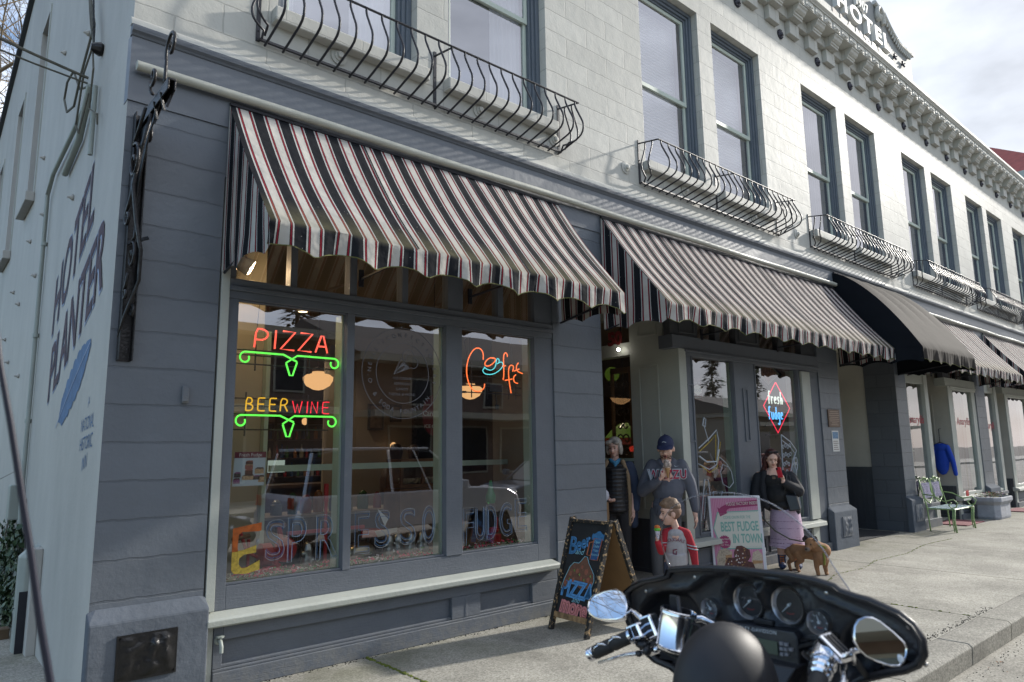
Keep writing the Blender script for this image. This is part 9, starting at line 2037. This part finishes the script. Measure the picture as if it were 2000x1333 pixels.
mb=mbx();mb.tube([(.15,-.3,.2),(.2,-.5,.02),(.22,-1.0,.02),(.22,-1.75,.06)],[.03,.04,.05,.05],12);mb.build('exhaust_pipe',M['chrome'],bike,smooth=True)
for s in(-1,1):
    mb=mbx();mb.add([(s*(.20+i*.2),y,z)for i in(0,1)for y,z in((-1.65,.10),(-.95,.10),(-1.0,.46),(-1.6,.48))],[(0,1,2,3),(7,6,5,4),(0,1,5,4),(1,2,6,5),(2,3,7,6),(3,0,4,7)]);mb.build('saddlebag',M['gloss_black'],bike,bevel=.04)
mb=mbx();mb.tube([(-.12,-.6,.1),(-.22,-.58,-.14)],.012,8);mb.build('side_stand',M['chrome'],bike)
mb=mbx();mb.tube([(.0,-.1,.9),(0,-.4,.62),(0,-.9,.45),(0,-1.1,.25)],.03,8);mb.tube([(0,.08,.95),(0,-.1,.5),(0,-.4,.05)],.03,8);mb.build('bike_frame',M['satin_black'],bike)
HC=Vector((.134,-.30,1.090));hm=thing('motorcycle_helmet','matt black helmet resting in front of the gauges','helmet',BX@HC)
mb=mbx();V_=[];fs=[];nn_,mm_=36,22;cx,cy,cz=HC
for j in range(mm_+1):
    t=-PI/2+PI*j/mm_
    for i in range(nn_):
        a=2*PI*i/nn_;rx,ry,rz=.102,.130,.149;z=math.sin(t);c_=math.cos(t)
        sq=1+.04*(1-abs(z));V_.append((cx+rx*sq*c_*math.cos(a),cy+ry*sq*c_*math.sin(a),cz+(rz*z if z>0 else rz*.8*z)))
mb.add(V_,[(j*nn_+i,j*nn_+(i+1)%nn_,(j+1)*nn_+(i+1)%nn_,(j+1)*nn_+i)for j in range(mm_)for i in range(nn_)]);hs=mb.build('shell',M['matt_black'],hm,smooth=True)
tb=MB();tb.X=BX@Matrix.Translation((cx-.03,cy-.2,cz-.018));put_text(tb,'LS2',(0,0,0),(1,0,-.05),(0,0,1),.032,ext=0,shear=.25,xs=1.5,offset=.004)
toc=(Vector((0,-5.293,1.64))-BX@HC).normalized();toc=Vector((toc.x,toc.y,0)).normalized()
vs,fs=drape(hs,(tb.v,tb.f),None,toc,.0012);mb=MB();mb.add(vs,fs);mb.build('shell_lettering',mat('helmet_print',(.045,.045,.05),.35),hm)
mb=mbx()
for(u,z)in((.097,.03),(.098,-.03),(.091,-.07)):mb.ball((cx+u,cy-.055,cz+z),.006,8)
build_each(mb,'visor_screw',M['chrome'],hm,smooth=True)
mb=mbx();mb.lathe([(.098,-.115),(.108,-.118),(.108,-.10),(.10,-.098)],HC,28);mb.build('edge_trim',M['rubber'],hm,smooth=True)
mb=mbx();mb.tube([(cx-.095,cy-.04,cz-.11),(cx-.10,cy,cz-.16),(cx-.06,cy+.02,cz-.2)],.008,6);mb.build('chin_strap',M['rubber'],hm)
an=thing('whip_antenna','dark blurred whip antenna bending across the lower left corner','antenna',(.40,-4.2,.1))
mb=MB();mb.tube([(.07,-3.94,2.0),(.107,-3.939,1.782),(.128,-3.939,1.69),(.148,-3.936,1.594),(.17,-3.933,1.49),(.192,-3.93,1.377),(.212,-3.928,1.287),(.231,-3.924,1.185),(.25,-3.92,1.0),(.26,-3.91,.7)],[.0035,.0045,.005,.0052,.0055,.0058,.006,.0062,.007,.008],8)
mb.build('whip',mat('antenna_dark',(.012,.014,.03),.5),an,smooth=True)
mb=MB();mb.lathe([(.05,-.865),(.05,-.85),(.012,-.80),(.012,.0)],(.26,-3.91,.70),12);mb.build('antenna_base',M['satin_black'],an,smooth=True,auto=40)
